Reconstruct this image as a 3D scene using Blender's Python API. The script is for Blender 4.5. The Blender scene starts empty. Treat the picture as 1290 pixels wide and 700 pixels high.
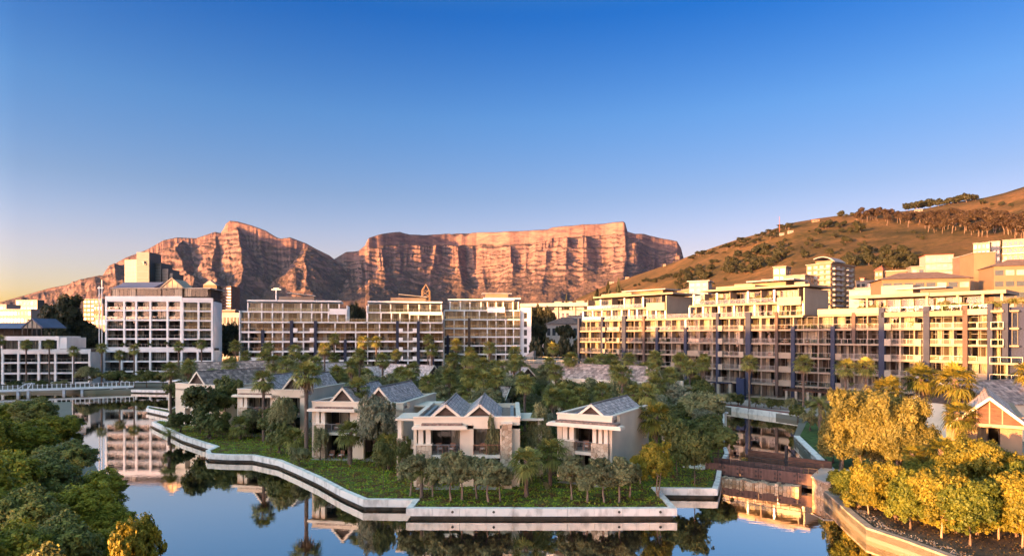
import bpy, math, random
import numpy as np
from mathutils import Vector, Matrix
from mathutils.geometry import tessellate_polygon
R_ = math.radians
scene = bpy.context.scene
COL = scene.collection

# ------------------------------------------------------------ camera, sky, sun, exposure
FPX, CAMZ, HOR, CX = 800.0, 16.1, 422.5, 645.0
cam = bpy.data.cameras.new('camera')
cam.sensor_width = 36.0
cam.lens = FPX / 1290.0 * 36.0
cam.shift_y = (HOR - 350.0) / 1290.0
cam.clip_start = 0.5
cam.clip_end = 40000.0
camo = bpy.data.objects.new('camera', cam)
camo.location = (0, 0, CAMZ)
camo.rotation_euler = (R_(90), 0, 0)
COL.objects.link(camo)
scene.camera = camo

SUN_EL = R_(3.0)
SUNH = Vector((-0.79, -0.613, 0)).normalized()        # horizontal direction towards the sun
SUND = Vector((SUNH.x * math.cos(SUN_EL), SUNH.y * math.cos(SUN_EL), math.sin(SUN_EL)))
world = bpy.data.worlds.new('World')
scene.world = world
world.use_nodes = True
wn, wl = world.node_tree.nodes, world.node_tree.links
wn.clear()
w_out = wn.new('ShaderNodeOutputWorld')
w_bg = wn.new('ShaderNodeBackground')
w_sky = wn.new('ShaderNodeTexSky')
w_sky.sky_type = 'NISHITA'
w_sky.sun_disc = False
w_sky.sun_elevation = SUN_EL
w_sky.sun_rotation = math.atan2(SUNH.x, SUNH.y)
w_sky.altitude = 0
w_sky.air_density = 1.0
w_sky.dust_density = 0.6
w_sky.ozone_density = 2.0
w_hsv = wn.new('ShaderNodeHueSaturation')
w_hsv.inputs['Saturation'].default_value = 1.2
w_tc = wn.new('ShaderNodeTexCoord')
w_sep = wn.new('ShaderNodeSeparateXYZ'); wl.new(w_tc.outputs['Generated'], w_sep.inputs[0])
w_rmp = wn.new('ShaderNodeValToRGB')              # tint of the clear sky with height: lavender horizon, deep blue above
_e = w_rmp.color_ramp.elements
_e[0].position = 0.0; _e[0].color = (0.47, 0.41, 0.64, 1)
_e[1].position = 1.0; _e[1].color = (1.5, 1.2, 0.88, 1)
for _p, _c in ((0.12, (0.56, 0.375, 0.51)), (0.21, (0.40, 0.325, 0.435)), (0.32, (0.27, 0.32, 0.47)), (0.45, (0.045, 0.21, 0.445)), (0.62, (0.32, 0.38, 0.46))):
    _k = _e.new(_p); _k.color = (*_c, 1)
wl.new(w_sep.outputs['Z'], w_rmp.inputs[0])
w_dot = wn.new('ShaderNodeVectorMath'); w_dot.operation = 'DOT_PRODUCT'; w_dot.inputs[1].default_value = tuple(SUNH)
wl.new(w_tc.outputs['Generated'], w_dot.inputs[0])
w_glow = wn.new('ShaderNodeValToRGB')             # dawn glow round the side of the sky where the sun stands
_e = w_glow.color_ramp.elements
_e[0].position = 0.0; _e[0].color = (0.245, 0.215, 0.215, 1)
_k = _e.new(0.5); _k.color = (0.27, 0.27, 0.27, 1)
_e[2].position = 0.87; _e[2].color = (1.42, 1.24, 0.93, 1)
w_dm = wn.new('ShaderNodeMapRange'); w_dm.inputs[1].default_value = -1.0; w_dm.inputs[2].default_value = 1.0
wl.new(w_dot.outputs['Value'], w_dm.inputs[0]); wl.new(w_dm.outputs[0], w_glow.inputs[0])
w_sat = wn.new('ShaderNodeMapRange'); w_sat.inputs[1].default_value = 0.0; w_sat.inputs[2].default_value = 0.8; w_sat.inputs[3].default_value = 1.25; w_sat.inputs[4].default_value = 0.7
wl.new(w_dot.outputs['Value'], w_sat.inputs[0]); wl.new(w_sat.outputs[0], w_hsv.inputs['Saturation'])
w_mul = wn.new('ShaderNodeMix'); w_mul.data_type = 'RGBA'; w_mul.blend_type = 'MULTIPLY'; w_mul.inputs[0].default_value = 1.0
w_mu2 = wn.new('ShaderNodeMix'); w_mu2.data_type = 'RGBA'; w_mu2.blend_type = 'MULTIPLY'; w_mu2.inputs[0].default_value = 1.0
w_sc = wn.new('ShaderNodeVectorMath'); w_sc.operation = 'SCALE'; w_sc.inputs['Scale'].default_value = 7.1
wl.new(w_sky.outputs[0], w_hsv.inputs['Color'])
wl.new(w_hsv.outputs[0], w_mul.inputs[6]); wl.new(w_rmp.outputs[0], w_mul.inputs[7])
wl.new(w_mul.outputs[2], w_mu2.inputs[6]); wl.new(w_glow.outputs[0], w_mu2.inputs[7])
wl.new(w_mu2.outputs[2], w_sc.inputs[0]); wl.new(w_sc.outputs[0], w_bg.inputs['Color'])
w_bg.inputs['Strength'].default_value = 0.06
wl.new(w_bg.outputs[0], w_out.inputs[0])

sun = bpy.data.lights.new('sun', 'SUN')
sun.energy = 2.7
sun.angle = R_(0.5)
sun.color = (1.0, 0.46, 0.13)
suno = bpy.data.objects.new('sun', sun)
suno.rotation_euler = SUND.to_track_quat('Z', 'Y').to_euler()
suno.location = (0, 0, 100)
COL.objects.link(suno)
scene.view_settings.view_transform = 'Standard'
scene.view_settings.look = 'None'
scene.view_settings.gamma = 1.0
scene.view_settings.exposure = 3.43
try:
    scene.cycles.use_denoising = True
    scene.cycles.max_bounces = 8
    scene.cycles.diffuse_bounces = 3
    scene.cycles.glossy_bounces = 4
    scene.cycles.transparent_max_bounces = 12
    scene.cycles.sample_clamp_indirect = 4.0
    scene.cycles.caustics_reflective = False
    scene.cycles.caustics_refractive = False
except Exception:
    pass

# ------------------------------------------------------------ helpers
def P(px, D, z=0.0):
    return Vector(((px - CX) * D / FPX, D, z))
def ZP(py, D):
    return CAMZ - (py - HOR) * D / FPX
def GD(py, z=1.0):
    return FPX * (CAMZ - z) / (py - HOR)
def PG(px, py, z=1.0):
    return P(px, GD(py, z), z)
def TOPX(x, y, z):
    return CX + FPX * x / y, HOR + FPX * (CAMZ - z) / y

def tag(o, label=None, cat=None, group=None, kind=None):
    if label: o['label'] = label
    if cat: o['category'] = cat
    if group: o['group'] = group
    if kind: o['kind'] = kind
    return o
def thing(name, loc=(0, 0, 0), rz=0.0, label=None, cat=None, group=None):
    o = bpy.data.objects.new(name, None)
    o.empty_display_size = 0.5
    o.location = loc
    o.rotation_euler = (0, 0, rz)
    COL.objects.link(o)
    return tag(o, label, cat, group)
def link(name, me, parent=None):
    o = bpy.data.objects.new(name, me)
    COL.objects.link(o)
    if parent is not None: o.parent = parent
    return o
def copy_tree(o, parent=None):
    c = o.copy(); COL.objects.link(c)
    if parent is not None: c.parent = parent
    for ch in list(o.children): copy_tree(ch, c)
    return c

class MB:
    """collects shapes; build() links them as ONE mesh object"""
    def __init__(s): s.v = []; s.f = []; s.mi = []; s.m = 0
    def quad(s, a, b, c, d):
        n = len(s.v); s.v += [tuple(a), tuple(b), tuple(c), tuple(d)]; s.f.append((n, n+1, n+2, n+3)); s.mi.append(s.m)
    def tri(s, a, b, c):
        n = len(s.v); s.v += [tuple(a), tuple(b), tuple(c)]; s.f.append((n, n+1, n+2)); s.mi.append(s.m)
    def box(s, x0, x1, y0, y1, z0, z1):
        n = len(s.v)
        s.v += [(x0,y0,z0),(x1,y0,z0),(x1,y1,z0),(x0,y1,z0),(x0,y0,z1),(x1,y0,z1),(x1,y1,z1),(x0,y1,z1)]
        for f in ((0,3,2,1),(4,5,6,7),(0,1,5,4),(1,2,6,5),(2,3,7,6),(3,0,4,7)):
            s.f.append(tuple(n+i for i in f)); s.mi.append(s.m)
        return s
    def prism(s, poly, z0, z1, top=True, bottom=True):
        """poly: list of (x,y) ; counter-clockwise"""
        n = len(s.v); k = len(poly)
        zz = lambda z, i: z[i] if isinstance(z, (list, tuple)) else z
        s.v += [(p[0], p[1], zz(z0, i)) for i, p in enumerate(poly)] + [(p[0], p[1], zz(z1, i)) for i, p in enumerate(poly)]
        for i in range(k):
            j = (i+1) % k
            s.f.append((n+i, n+j, n+k+j, n+k+i)); s.mi.append(s.m)
        tris = tessellate_polygon([[Vector((p[0], p[1], 0)) for p in poly]])
        for t in tris:
            if top: s.f.append(tuple(n+k+i for i in t)); s.mi.append(s.m)
            if bottom: s.f.append(tuple(n+i for i in reversed(t))); s.mi.append(s.m)
        return s
    def extr(s, pts, off):
        """extrude polygon pts (3d, planar) along off"""
        n = len(s.v); k = len(pts); off = Vector(off)
        s.v += [tuple(p) for p in pts] + [tuple(Vector(p)+off) for p in pts]
        s.f.append(tuple(n+i for i in range(k))); s.mi.append(s.m)
        s.f.append(tuple(n+k+i for i in reversed(range(k)))); s.mi.append(s.m)
        for i in range(k):
            j = (i+1) % k
            s.f.append((n+j, n+i, n+k+i, n+k+j)); s.mi.append(s.m)
        return s
    def tube(s, pts, rad, n=8, cap=True):
        pts = [Vector(p) for p in pts]
        if not isinstance(rad, (list, tuple)): rad = [rad]*len(pts)
        rings = []
        for i, p in enumerate(pts):
            d = (pts[min(i+1, len(pts)-1)] - pts[max(i-1, 0)]).normalized()
            a = d.cross(Vector((0, 0, 1)))
            if a.length < 1e-3: a = Vector((1, 0, 0))
            a.normalize(); b = a.cross(d)
            base = len(s.v)
            for k in range(n):
                t = 2*math.pi*k/n
                s.v.append(tuple(p + (a*math.cos(t) + b*math.sin(t))*rad[i]))
            rings.append(base)
        for i in range(len(rings)-1):
            for k in range(n):
                j = (k+1) % n
                s.f.append((rings[i]+k, rings[i]+j, rings[i+1]+j, rings[i+1]+k)); s.mi.append(s.m)
        if cap:
            s.f.append(tuple(rings[0]+k for k in reversed(range(n)))); s.mi.append(s.m)
            s.f.append(tuple(rings[-1]+k for k in range(n))); s.mi.append(s.m)
        return s
    def bar(s, p, q, w, h):
        """rectangular bar from p to q, w wide (horizontal), h high"""
        p = Vector(p); q = Vector(q); d = (q-p).normalized()
        a = d.cross(Vector((0, 0, 1)))
        if a.length < 1e-3: a = Vector((1, 0, 0))
        a.normalize(); b = a.cross(d).normalized()
        a *= w/2; b *= h/2
        n = len(s.v)
        for e in (p, q):
            s.v += [tuple(e-a-b), tuple(e+a-b), tuple(e+a+b), tuple(e-a+b)]
        for f in ((0,1,2,3),(7,6,5,4),(0,4,5,1),(1,5,6,2),(2,6,7,3),(3,7,4,0)):
            s.f.append(tuple(n+i for i in f)); s.mi.append(s.m)
        return s
    def xf(s, M, start=0):
        for i in range(start, len(s.v)): s.v[i] = tuple(M @ Vector(s.v[i]))
        return s
    def mesh(s, name, mats, smooth=False):
        me = bpy.data.meshes.new(name)
        me.from_pydata(s.v, [], s.f)
        if not isinstance(mats, (list, tuple)): mats = [mats]
        for m in mats: me.materials.append(m)
        if len(mats) > 1: me.polygons.foreach_set('material_index', s.mi)
        if smooth: me.polygons.foreach_set('use_smooth', [True]*len(s.f))
        me.update()
        return me
    def build(s, name, mats, parent=None, smooth=False):
        return link(name, s.mesh(name, mats, smooth), parent)
    def __len__(s): return len(s.f)

def np_mesh(name, V, F, mats, smooth=False, mi=None):
    """V (n,3) float, F (m,k) int: all faces of k corners"""
    me = bpy.data.meshes.new(name)
    V = np.asarray(V, np.float32); F = np.asarray(F, np.int32)
    m, k = F.shape
    me.vertices.add(len(V)); me.vertices.foreach_set('co', V.ravel())
    me.loops.add(m*k); me.loops.foreach_set('vertex_index', F.ravel())
    me.polygons.add(m)
    me.polygons.foreach_set('loop_start', np.arange(0, m*k, k, dtype=np.int32))
    me.polygons.foreach_set('loop_total', np.full(m, k, np.int32))
    if smooth: me.polygons.foreach_set('use_smooth', np.ones(m, bool))
    if not isinstance(mats, (list, tuple)): mats = [mats]
    for mt in mats: me.materials.append(mt)
    if mi is not None: me.polygons.foreach_set('material_index', np.asarray(mi, np.int32))
    me.update(calc_edges=True)
    return me

# ------------------------------------------------------------ numpy noise
def _hash(ix, iy, seed):
    h = (ix.astype(np.int64)*374761393 + iy.astype(np.int64)*668265263 + seed*974634777) & 0xFFFFFFFF
    h = ((h ^ (h >> 13))*1274126177) & 0xFFFFFFFF
    return ((h ^ (h >> 16)) & 0xFFFF)/65535.0
def vnoise(x, y, seed=0):
    x = np.asarray(x, float); y = np.asarray(y, float)
    ix = np.floor(x); iy = np.floor(y); fx = x-ix; fy = y-iy
    fx = fx*fx*(3-2*fx); fy = fy*fy*(3-2*fy)
    a = _hash(ix, iy, seed); b = _hash(ix+1, iy, seed); c = _hash(ix, iy+1, seed); d = _hash(ix+1, iy+1, seed)
    return (a*(1-fx)+b*fx)*(1-fy) + (c*(1-fx)+d*fx)*fy
def fbm(x, y, seed=0, oct=5, lac=2.03, gain=0.5, ridged=False):
    s = 0; a = 1; t = 0
    for o in range(oct):
        n = vnoise(x, y, seed+o*17)
        if ridged: n = 1-abs(2*n-1)
        s = s+a*n; t += a; a *= gain; x = x*lac+3.1; y = y*lac+1.7
    return s/t

# ------------------------------------------------------------ materials
MATS = {}
def nmat(name, base, rough=0.8, spec=0.3, var=0.10, vscale=1.0, base2=None, bump=0.0, bscale=8.0, metal=0.0, coat=0.0, island=0.0, stretch=(1, 1, 1), obj_rand=0.0, contrast=(0.3, 0.7)):
    """principled with procedural mottling between base and base2"""
    m = bpy.data.materials.new(name); m.use_nodes = True
    n, l = m.node_tree.nodes, m.node_tree.links
    b = n['Principled BSDF']
    b.inputs['Roughness'].default_value = rough
    b.inputs['Specular IOR Level'].default_value = spec
    b.inputs['Metallic'].default_value = metal
    if coat: b.inputs['Coat Weight'].default_value = coat
    tc = n.new('ShaderNodeTexCoord')
    mp = n.new('ShaderNodeMapping'); mp.inputs['Scale'].default_value = stretch
    l.new(tc.outputs['Object'], mp.inputs['Vector'])
    nz = n.new('ShaderNodeTexNoise'); nz.inputs['Scale'].default_value = vscale; nz.inputs['Detail'].default_value = 5
    l.new(mp.outputs[0], nz.inputs['Vector'])
    cr = n.new('ShaderNodeValToRGB')
    c1 = base
    c2 = base2 if base2 else tuple(min(1, c*(1-var*2.2)) for c in base)
    cr.color_ramp.elements[0].position = contrast[0]; cr.color_ramp.elements[1].position = contrast[1]
    cr.color_ramp.elements[0].color = (*c2, 1); cr.color_ramp.elements[1].color = (*c1, 1)
    l.new(nz.outputs['Fac'], cr.inputs[0])
    out = cr.outputs[0]
    if island or obj_rand:
        hs = n.new('ShaderNodeHueSaturation')
        src = None
        if island:
            g = n.new('ShaderNodeNewGeometry'); src = g.outputs['Random Per Island']; amt = island
        else:
            g = n.new('ShaderNodeObjectInfo'); src = g.outputs['Random']; amt = obj_rand
        mr = n.new('ShaderNodeMapRange'); mr.inputs[3].default_value = 1-amt; mr.inputs[4].default_value = 1+amt
        l.new(src, mr.inputs[0]); l.new(mr.outputs[0], hs.inputs['Value']); l.new(out, hs.inputs['Color'])
        out = hs.outputs[0]
    l.new(out, b.inputs['Base Color'])
    if bump:
        nb = n.new('ShaderNodeTexNoise'); nb.inputs['Scale'].default_value = bscale; nb.inputs['Detail'].default_value = 6
        l.new(mp.outputs[0], nb.inputs['Vector'])
        bp = n.new('ShaderNodeBump'); bp.inputs['Strength'].default_value = bump; bp.inputs['Distance'].default_value = 0.1
        l.new(nb.outputs['Fac'], bp.inputs['Height']); l.new(bp.outputs[0], b.inputs['Normal'])
    MATS[name] = m
    return m

def leaf_mat(name, c1, c2, c3, trans=0.35, nscale=0.5):
    """leaf: colour picked per leaf and per clump between three greens; part of the light passes through"""
    m = bpy.data.materials.new(name); m.use_nodes = True
    n, l = m.node_tree.nodes, m.node_tree.links; n.clear()
    out = n.new('ShaderNodeOutputMaterial')
    geo = n.new('ShaderNodeNewGeometry'); oi = n.new('ShaderNodeObjectInfo'); tc = n.new('ShaderNodeTexCoord')
    nz = n.new('ShaderNodeTexNoise'); nz.inputs['Scale'].default_value = nscale; nz.inputs['Detail'].default_value = 2
    l.new(tc.outputs['Object'], nz.inputs['Vector'])
    a = n.new('ShaderNodeMath'); a.operation = 'MULTIPLY_ADD'; a.inputs[1].default_value = 0.45
    l.new(geo.outputs['Random Per Island'], a.inputs[0])
    b = n.new('ShaderNodeMath'); b.operation = 'MULTIPLY_ADD'; b.inputs[1].default_value = 1.3; b.inputs[2].default_value = -0.45
    l.new(nz.outputs['Fac'], b.inputs[0]); l.new(b.outputs[0], a.inputs[2])
    c = n.new('ShaderNodeMath'); c.operation = 'MULTIPLY_ADD'; c.inputs[1].default_value = 0.3
    l.new(oi.outputs['Random'], c.inputs[0]); l.new(a.outputs[0], c.inputs[2])
    cr = n.new('ShaderNodeValToRGB'); e = cr.color_ramp.elements
    e[0].position = 0.1; e[0].color = (*c1, 1); e[1].position = 0.95; e[1].color = (*c3, 1)
    k = e.new(0.5); k.color = (*c2, 1)
    l.new(c.outputs[0], cr.inputs[0])
    df = n.new('ShaderNodeBsdfPrincipled'); df.inputs['Roughness'].default_value = 0.55; df.inputs['Specular IOR Level'].default_value = 0.25
    tr = n.new('ShaderNodeBsdfTranslucent'); mx = n.new('ShaderNodeMixShader'); mx.inputs[0].default_value = trans
    l.new(cr.outputs[0], df.inputs['Base Color']); l.new(cr.outputs[0], tr.inputs['Color'])
    l.new(df.outputs[0], mx.inputs[1]); l.new(tr.outputs[0], mx.inputs[2]); l.new(mx.outputs[0], out.inputs[0])
    MATS[name] = m
    return m

def glass_mat(name, tint=(0.75, 0.8, 0.8), refl=0.22, rough=0.02):
    m = bpy.data.materials.new(name); m.use_nodes = True
    n, l = m.node_tree.nodes, m.node_tree.links; n.clear()
    out = n.new('ShaderNodeOutputMaterial')
    t = n.new('ShaderNodeBsdfTransparent'); t.inputs[0].default_value = (*tint, 1)
    g = n.new('ShaderNodeBsdfGlossy'); g.inputs['Roughness'].default_value = rough; g.inputs['Color'].default_value = (0.95, 0.95, 0.95, 1)
    lw = n.new('ShaderNodeLayerWeight'); lw.inputs[0].default_value = 0.35
    nz = n.new('ShaderNodeTexNoise'); nz.inputs['Scale'].default_value = 0.35
    tc = n.new('ShaderNodeTexCoord'); l.new(tc.outputs['Object'], nz.inputs['Vector'])
    bp = n.new('ShaderNodeBump'); bp.inputs['Strength'].default_value = 0.08; bp.inputs['Distance'].default_value = 0.3
    l.new(nz.outputs['Fac'], bp.inputs['Height']); l.new(bp.outputs[0], g.inputs['Normal'])
    ad = n.new('ShaderNodeMath'); ad.operation = 'MULTIPLY_ADD'; ad.inputs[1].default_value = 0.5; ad.inputs[2].default_value = refl; ad.use_clamp = True
    l.new(lw.outputs['Fresnel'], ad.inputs[0])
    mx = n.new('ShaderNodeMixShader'); l.new(ad.outputs[0], mx.inputs[0])
    l.new(t.outputs[0], mx.inputs[1]); l.new(g.outputs[0], mx.inputs[2]); l.new(mx.outputs[0], out.inputs[0])
    MATS[name] = m
    return m
# ------------------------------------------------------------ far terrain: two mountains and the near hill
def interp(tab, x):
    t = np.array(tab, float)
    return np.interp(x, t[:, 0], t[:, 1])
def rock_mat(name, rock1, rock2, scrub1, scrub2, zs=0.012, slope=(0.55, 0.78)):
    m = bpy.data.materials.new(name); m.use_nodes = True
    n, l = m.node_tree.nodes, m.node_tree.links
    b = n['Principled BSDF']; b.inputs['Roughness'].default_value = 0.95; b.inputs['Specular IOR Level'].default_value = 0.1
    tc = n.new('ShaderNodeTexCoord'); geo = n.new('ShaderNodeNewGeometry')
    mp = n.new('ShaderNodeMapping'); mp.inputs['Scale'].default_value = (0.0035, 0.0035, zs*1.3)
    l.new(tc.outputs['Object'], mp.inputs['Vector'])
    nz = n.new('ShaderNodeTexNoise'); nz.inputs['Scale'].default_value = 2.2; nz.inputs['Detail'].default_value = 9; nz.inputs['Roughness'].default_value = 0.68
    l.new(mp.outputs[0], nz.inputs['Vector'])
    cr = n.new('ShaderNodeValToRGB'); e = cr.color_ramp.elements
    e[0].position = 0.36; e[0].color = (*rock2, 1); e[1].position = 0.62; e[1].color = (*rock1, 1)
    l.new(nz.outputs['Fac'], cr.inputs[0])
    n2 = n.new('ShaderNodeTexNoise'); n2.inputs['Scale'].default_value = 0.012; n2.inputs['Detail'].default_value = 8; n2.inputs['Roughness'].default_value = 0.65
    l.new(tc.outputs['Object'], n2.inputs['Vector'])
    c2 = n.new('ShaderNodeValToRGB'); e = c2.color_ramp.elements
    e[0].position = 0.4; e[0].color = (*scrub2, 1); e[1].position = 0.62; e[1].color = (*scrub1, 1)
    l.new(n2.outputs['Fac'], c2.inputs[0])
    sx = n.new('ShaderNodeSeparateXYZ'); l.new(geo.outputs['Normal'], sx.inputs[0])
    ad = n.new('ShaderNodeMath'); ad.operation = 'MULTIPLY_ADD'; ad.inputs[1].default_value = 0.30; l.new(n2.outputs['Fac'], ad.inputs[0]); l.new(sx.outputs['Z'], ad.inputs[2])
    mr = n.new('ShaderNodeMapRange'); mr.inputs[1].default_value = slope[0]+0.15; mr.inputs[2].default_value = slope[1]+0.15; l.new(ad.outputs[0], mr.inputs[0])
    mx = n.new('ShaderNodeMix'); mx.data_type = 'RGBA'; l.new(mr.outputs[0], mx.inputs[0]); l.new(cr.outputs[0], mx.inputs[6]); l.new(c2.outputs[0], mx.inputs[7])
    l.new(mx.outputs[2], b.inputs['Base Color'])
    bp = n.new('ShaderNodeBump'); bp.inputs['Strength'].default_value = 0.6; bp.inputs['Distance'].default_value = 25.0
    l.new(nz.outputs['Fac'], bp.inputs['Height']); l.new(bp.outputs[0], b.inputs['Normal'])
    MATS[name] = m
    return m
rock_mat('table_rock', (0.22, 0.128, 0.098), (0.080, 0.052, 0.052), (0.100, 0.064, 0.046), (0.048, 0.035, 0.031), slope=(0.56, 0.76))

def grid_mesh(name, X, Y, Z, mat):
    r, c = X.shape
    V = np.stack([X.ravel(), Y.ravel(), Z.ravel()], 1)
    i = np.arange(r-1)[:, None]*c + np.arange(c-1)[None, :]
    F = np.stack([i, i+1, i+c+1, i+c], -1).reshape(-1, 4)
    o = link(name, np_mesh(name, V, F, mat, smooth=False))
    return o

SIL_T = [(400,340),(415,330),(422,324.5),(427.5,321),(436,316),(451.5,315),(460,308),(462,303),(465,298.4),(475.5,295.3),(489,292.6),(503,290.9),(516.6,294.3),(534,295.3),
         (560,293.3),(628.6,291.6),(690,288),(695.5,285.7),(765.7,279.6),(785,278.4),(787.5,280),(790.5,291),(800,293.6),(812,293.6),(834,298.4),(853,303),(858,311.4),(861,323.4),(868,332),(900,345),(960,362)]
SIL_D = [(-160,398),(-60,388),(0,380.5),(14,376.6),(35,371),(62,363),(100,356),(130,349),(137,337),(158,325),(185,315),(206,303),(223,299.5),(247,300.5),(271,292.5),(278,294),(281.5,289),(285,282),(290,278.5),
         (300,279.6),(318,284.7),(335,291),(348.6,299.4),(353.7,301),(365.7,299.4),(386,307),(396.6,313),(415,322),(424,329),(440,350),(470,372),(520,392)]
def h_table(X, Y):
    px = CX + FPX*X/Y
    D = Y
    wob = (vnoise(px*0.012+D*0.0003, px*0+2, 5)-0.5)*2
    ridgeD = interp([(380,6000),(430,6050),(462,6120),(500,6400),(545,6760),(575,6900),(600,6880),(640,6560),(700,6430),(786,6300),(840,6500),(900,6700)], px)
    top = (HOR-interp(SIL_T, px))*ridgeD/FPX + CAMZ
    # buttresses and gullies
    warp = 22*(fbm(px*0.02, D*0.0012, 31, 3)-0.5)
    r1 = fbm((px+warp)*0.030, D*0.00035+4, 7, 2, ridged=True)
    r2 = fbm((px+warp*0.5)*0.085, D*0.0010, 9, 3, ridged=True)
    r3 = fbm(px*0.30, D*0.004, 12, 3, ridged=True)
    d = ridgeD - D
    amp = np.clip((d-20)/260.0, 0.12, 1.0)
    w0 = 60*(fbm(px*0.045, px*0+9, 77, 3)-0.5)
    d2 = d + 50 - amp*(interp([(380,200),(520,260),(600,560),(900,560)], px)*(r1-0.5)*np.clip((1500-d)/1100, 0.12, 1) + 95*(r2-0.5)*np.clip((900-d)/600, 0.25, 1)) - 5*(r3-0.5) - w0
    drop = interp([(-500,-0.02),(0,0.0),(15,0.02),(60,0.125),(130,0.155),(190,0.23),(300,0.28),(360,0.345),(480,0.39),(1000,0.58),(1600,0.77),(2300,0.91),(3000,0.97),(4000,1.0),(9000,1.0)], d2)
    z = top*(1-np.clip(drop, 0, 1))
    # ledges
    rough = np.clip(d2/120.0, 0, 1)
    stp = 46.0
    t = z/stp + 0.6*fbm(px*0.02, D*0.001, 21, 3)
    ft = t-np.floor(t)
    tz = (np.floor(t)+np.clip((ft-0.35)/0.3, 0, 1) - 0.6*fbm(px*0.02, D*0.001, 21, 3))*stp
    k = np.clip((z/top-0.32)/0.25, 0, 1)*rough*0.75
    z = z*(1-k)+tz*k
    z = z + (fbm(X*0.004, Y*0.004, 40, 7, gain=0.58)-0.5)*130*np.clip(d2/150.0, 0, 1)*np.clip(z/300, 0.1, 1)
    back = np.clip((D-ridgeD)/900.0, 0, 1)
    z = np.where(D > ridgeD, np.minimum(z, top - 40*back), np.minimum(z, top*0.999 - (ridgeD-D)*0.03))
    return z
def seg_tent(X, Y, pts, slope, pw=1.0):
    """height of a ridge polyline (x,y,z) whose sides fall with the given slope"""
    H = np.full(X.shape, -1e9)
    for (x0, y0, z0), (x1, y1, z1) in zip(pts[:-1], pts[1:]):
        dx, dy = x1-x0, y1-y0; L2 = dx*dx+dy*dy
        t = np.clip(((X-x0)*dx+(Y-y0)*dy)/L2, 0, 1)
        dist = np.hypot(X-(x0+t*dx), Y-(y0+t*dy))
        H = np.maximum(H, z0+t*(z1-z0) - slope*dist**pw)
    return H
def dz(px, py, D):
    return ((px-CX)*D/FPX, D, CAMZ+(HOR-py)*D/FPX)
def h_devil(X, Y):
    px = CX + FPX*X/Y
    D = Y
    rD = interp([(-160,5400),(0,5300),(130,5350),(223,5600),(290,5720),(365,5780),(424,5950),(520,6050)], px)
    top = (HOR-interp(SIL_D, px))*rD/FPX + CAMZ
    d = rD-D
    wx = 90*(fbm(X*0.0016, Y*0.0016, 51, 3)-0.5); wy = 90*(fbm(X*0.0016, Y*0.0016, 52, 3)-0.5)
    Xw, Yw = X+2*wx, Y+2*wy
    r2 = fbm(px*0.055+D*0.0004, D*0.0006, 61, 3, ridged=True)
    r3 = fbm(px*0.2, D*0.003, 62, 3, ridged=True)
    dd = np.abs(d) + np.clip(d/300, 0, 1)*(-70*(r2-0.5)) - 18*(r3-0.5)*np.clip(np.abs(d)/60, 0, 1)
    prof = interp([(-400,0),(0,0),(20,0.0),(60,0.10),(160,0.18),(420,0.40),(900,0.66),(1500,0.82),(2300,0.93),(3300,1.0),(9000,1.0)], dd)
    z = top*(1-prof)
    sp = [([dz(290,283,5680), dz(300,318,5150), dz(302,345,4850), dz(300,372,4350), dz(290,400,3600)], 0.85),
          ([dz(388,309,5760), dz(380,330,5250), dz(384,352,4950), dz(380,378,4400), dz(372,402,3700)], 0.62),
          ([dz(223,302,5550), dz(226,328,5050), dz(238,352,4700), dz(240,380,4100)], 0.75),
          ([dz(150,332,5320), dz(160,352,4900), dz(172,376,4400)], 0.55),
          ([dz(265,296,5640), dz(262,322,5150), dz(268,346,4800), dz(268,375,4200)], 0.85),
          ([dz(80,362,5300), dz(95,380,4700)], 0.35)]
    for pts, s in sp:
        z = np.maximum(z, seg_tent(Xw, Yw, pts, s))
    z = np.minimum(z, top)
    stp = 52.0
    ph = 0.7*fbm(X*0.001, Y*0.001, 71, 3)
    t = z/stp+ph; ft = t-np.floor(t)
    tz = (np.floor(t)+np.clip((ft-0.3)/0.35, 0, 1)-ph)*stp
    k = np.clip((z-330)/250, 0, 1)*0.35*np.clip(np.abs(d)/80, 0, 1)
    z = z*(1-k)+tz*k
    z = z + (fbm(X*0.004, Y*0.004, 75, 7, gain=0.6)-0.5)*130*np.clip(np.abs(d)/200.0, 0, 1)*np.clip(z/300, 0.08, 1) - 40*np.clip(np.abs(d)/200.0, 0, 1)*(1-r2)*np.clip(z/400, 0, 1)
    z = np.where(np.abs(d) < 25, top, np.minimum(z, top))
    return z
def h_base(X, Y):
    return 3 + np.clip((Y-2300)/1500, 0, 1)*30 + 18*fbm(X*0.0012, Y*0.0012, 90, 4)*np.clip((Y-2300)/1500, 0, 1)

def far_terrain():
    px = np.concatenate([np.linspace(-170, -10, 60), np.linspace(-9, 900, 1180), np.linspace(903, 1100, 50)])
    D = np.concatenate([np.linspace(2600, 4300, 50), np.linspace(4310, 6900, 330), np.linspace(6950, 8200, 12)])
    PX, DD = np.meshgrid(px, D)
    X = (PX-CX)*DD/FPX; Y = DD
    Zt = np.where(PX > 395, h_table(X, Y), -50); Zd = np.where(PX < 540, h_devil(X, Y), -50)
    Z = np.maximum(np.maximum(Zt, Zd), h_base(X, Y))
    o = grid_mesh('mountain', X, Y, Z, MATS['table_rock'])
    tag(o, kind='structure')
far_terrain()

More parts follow.
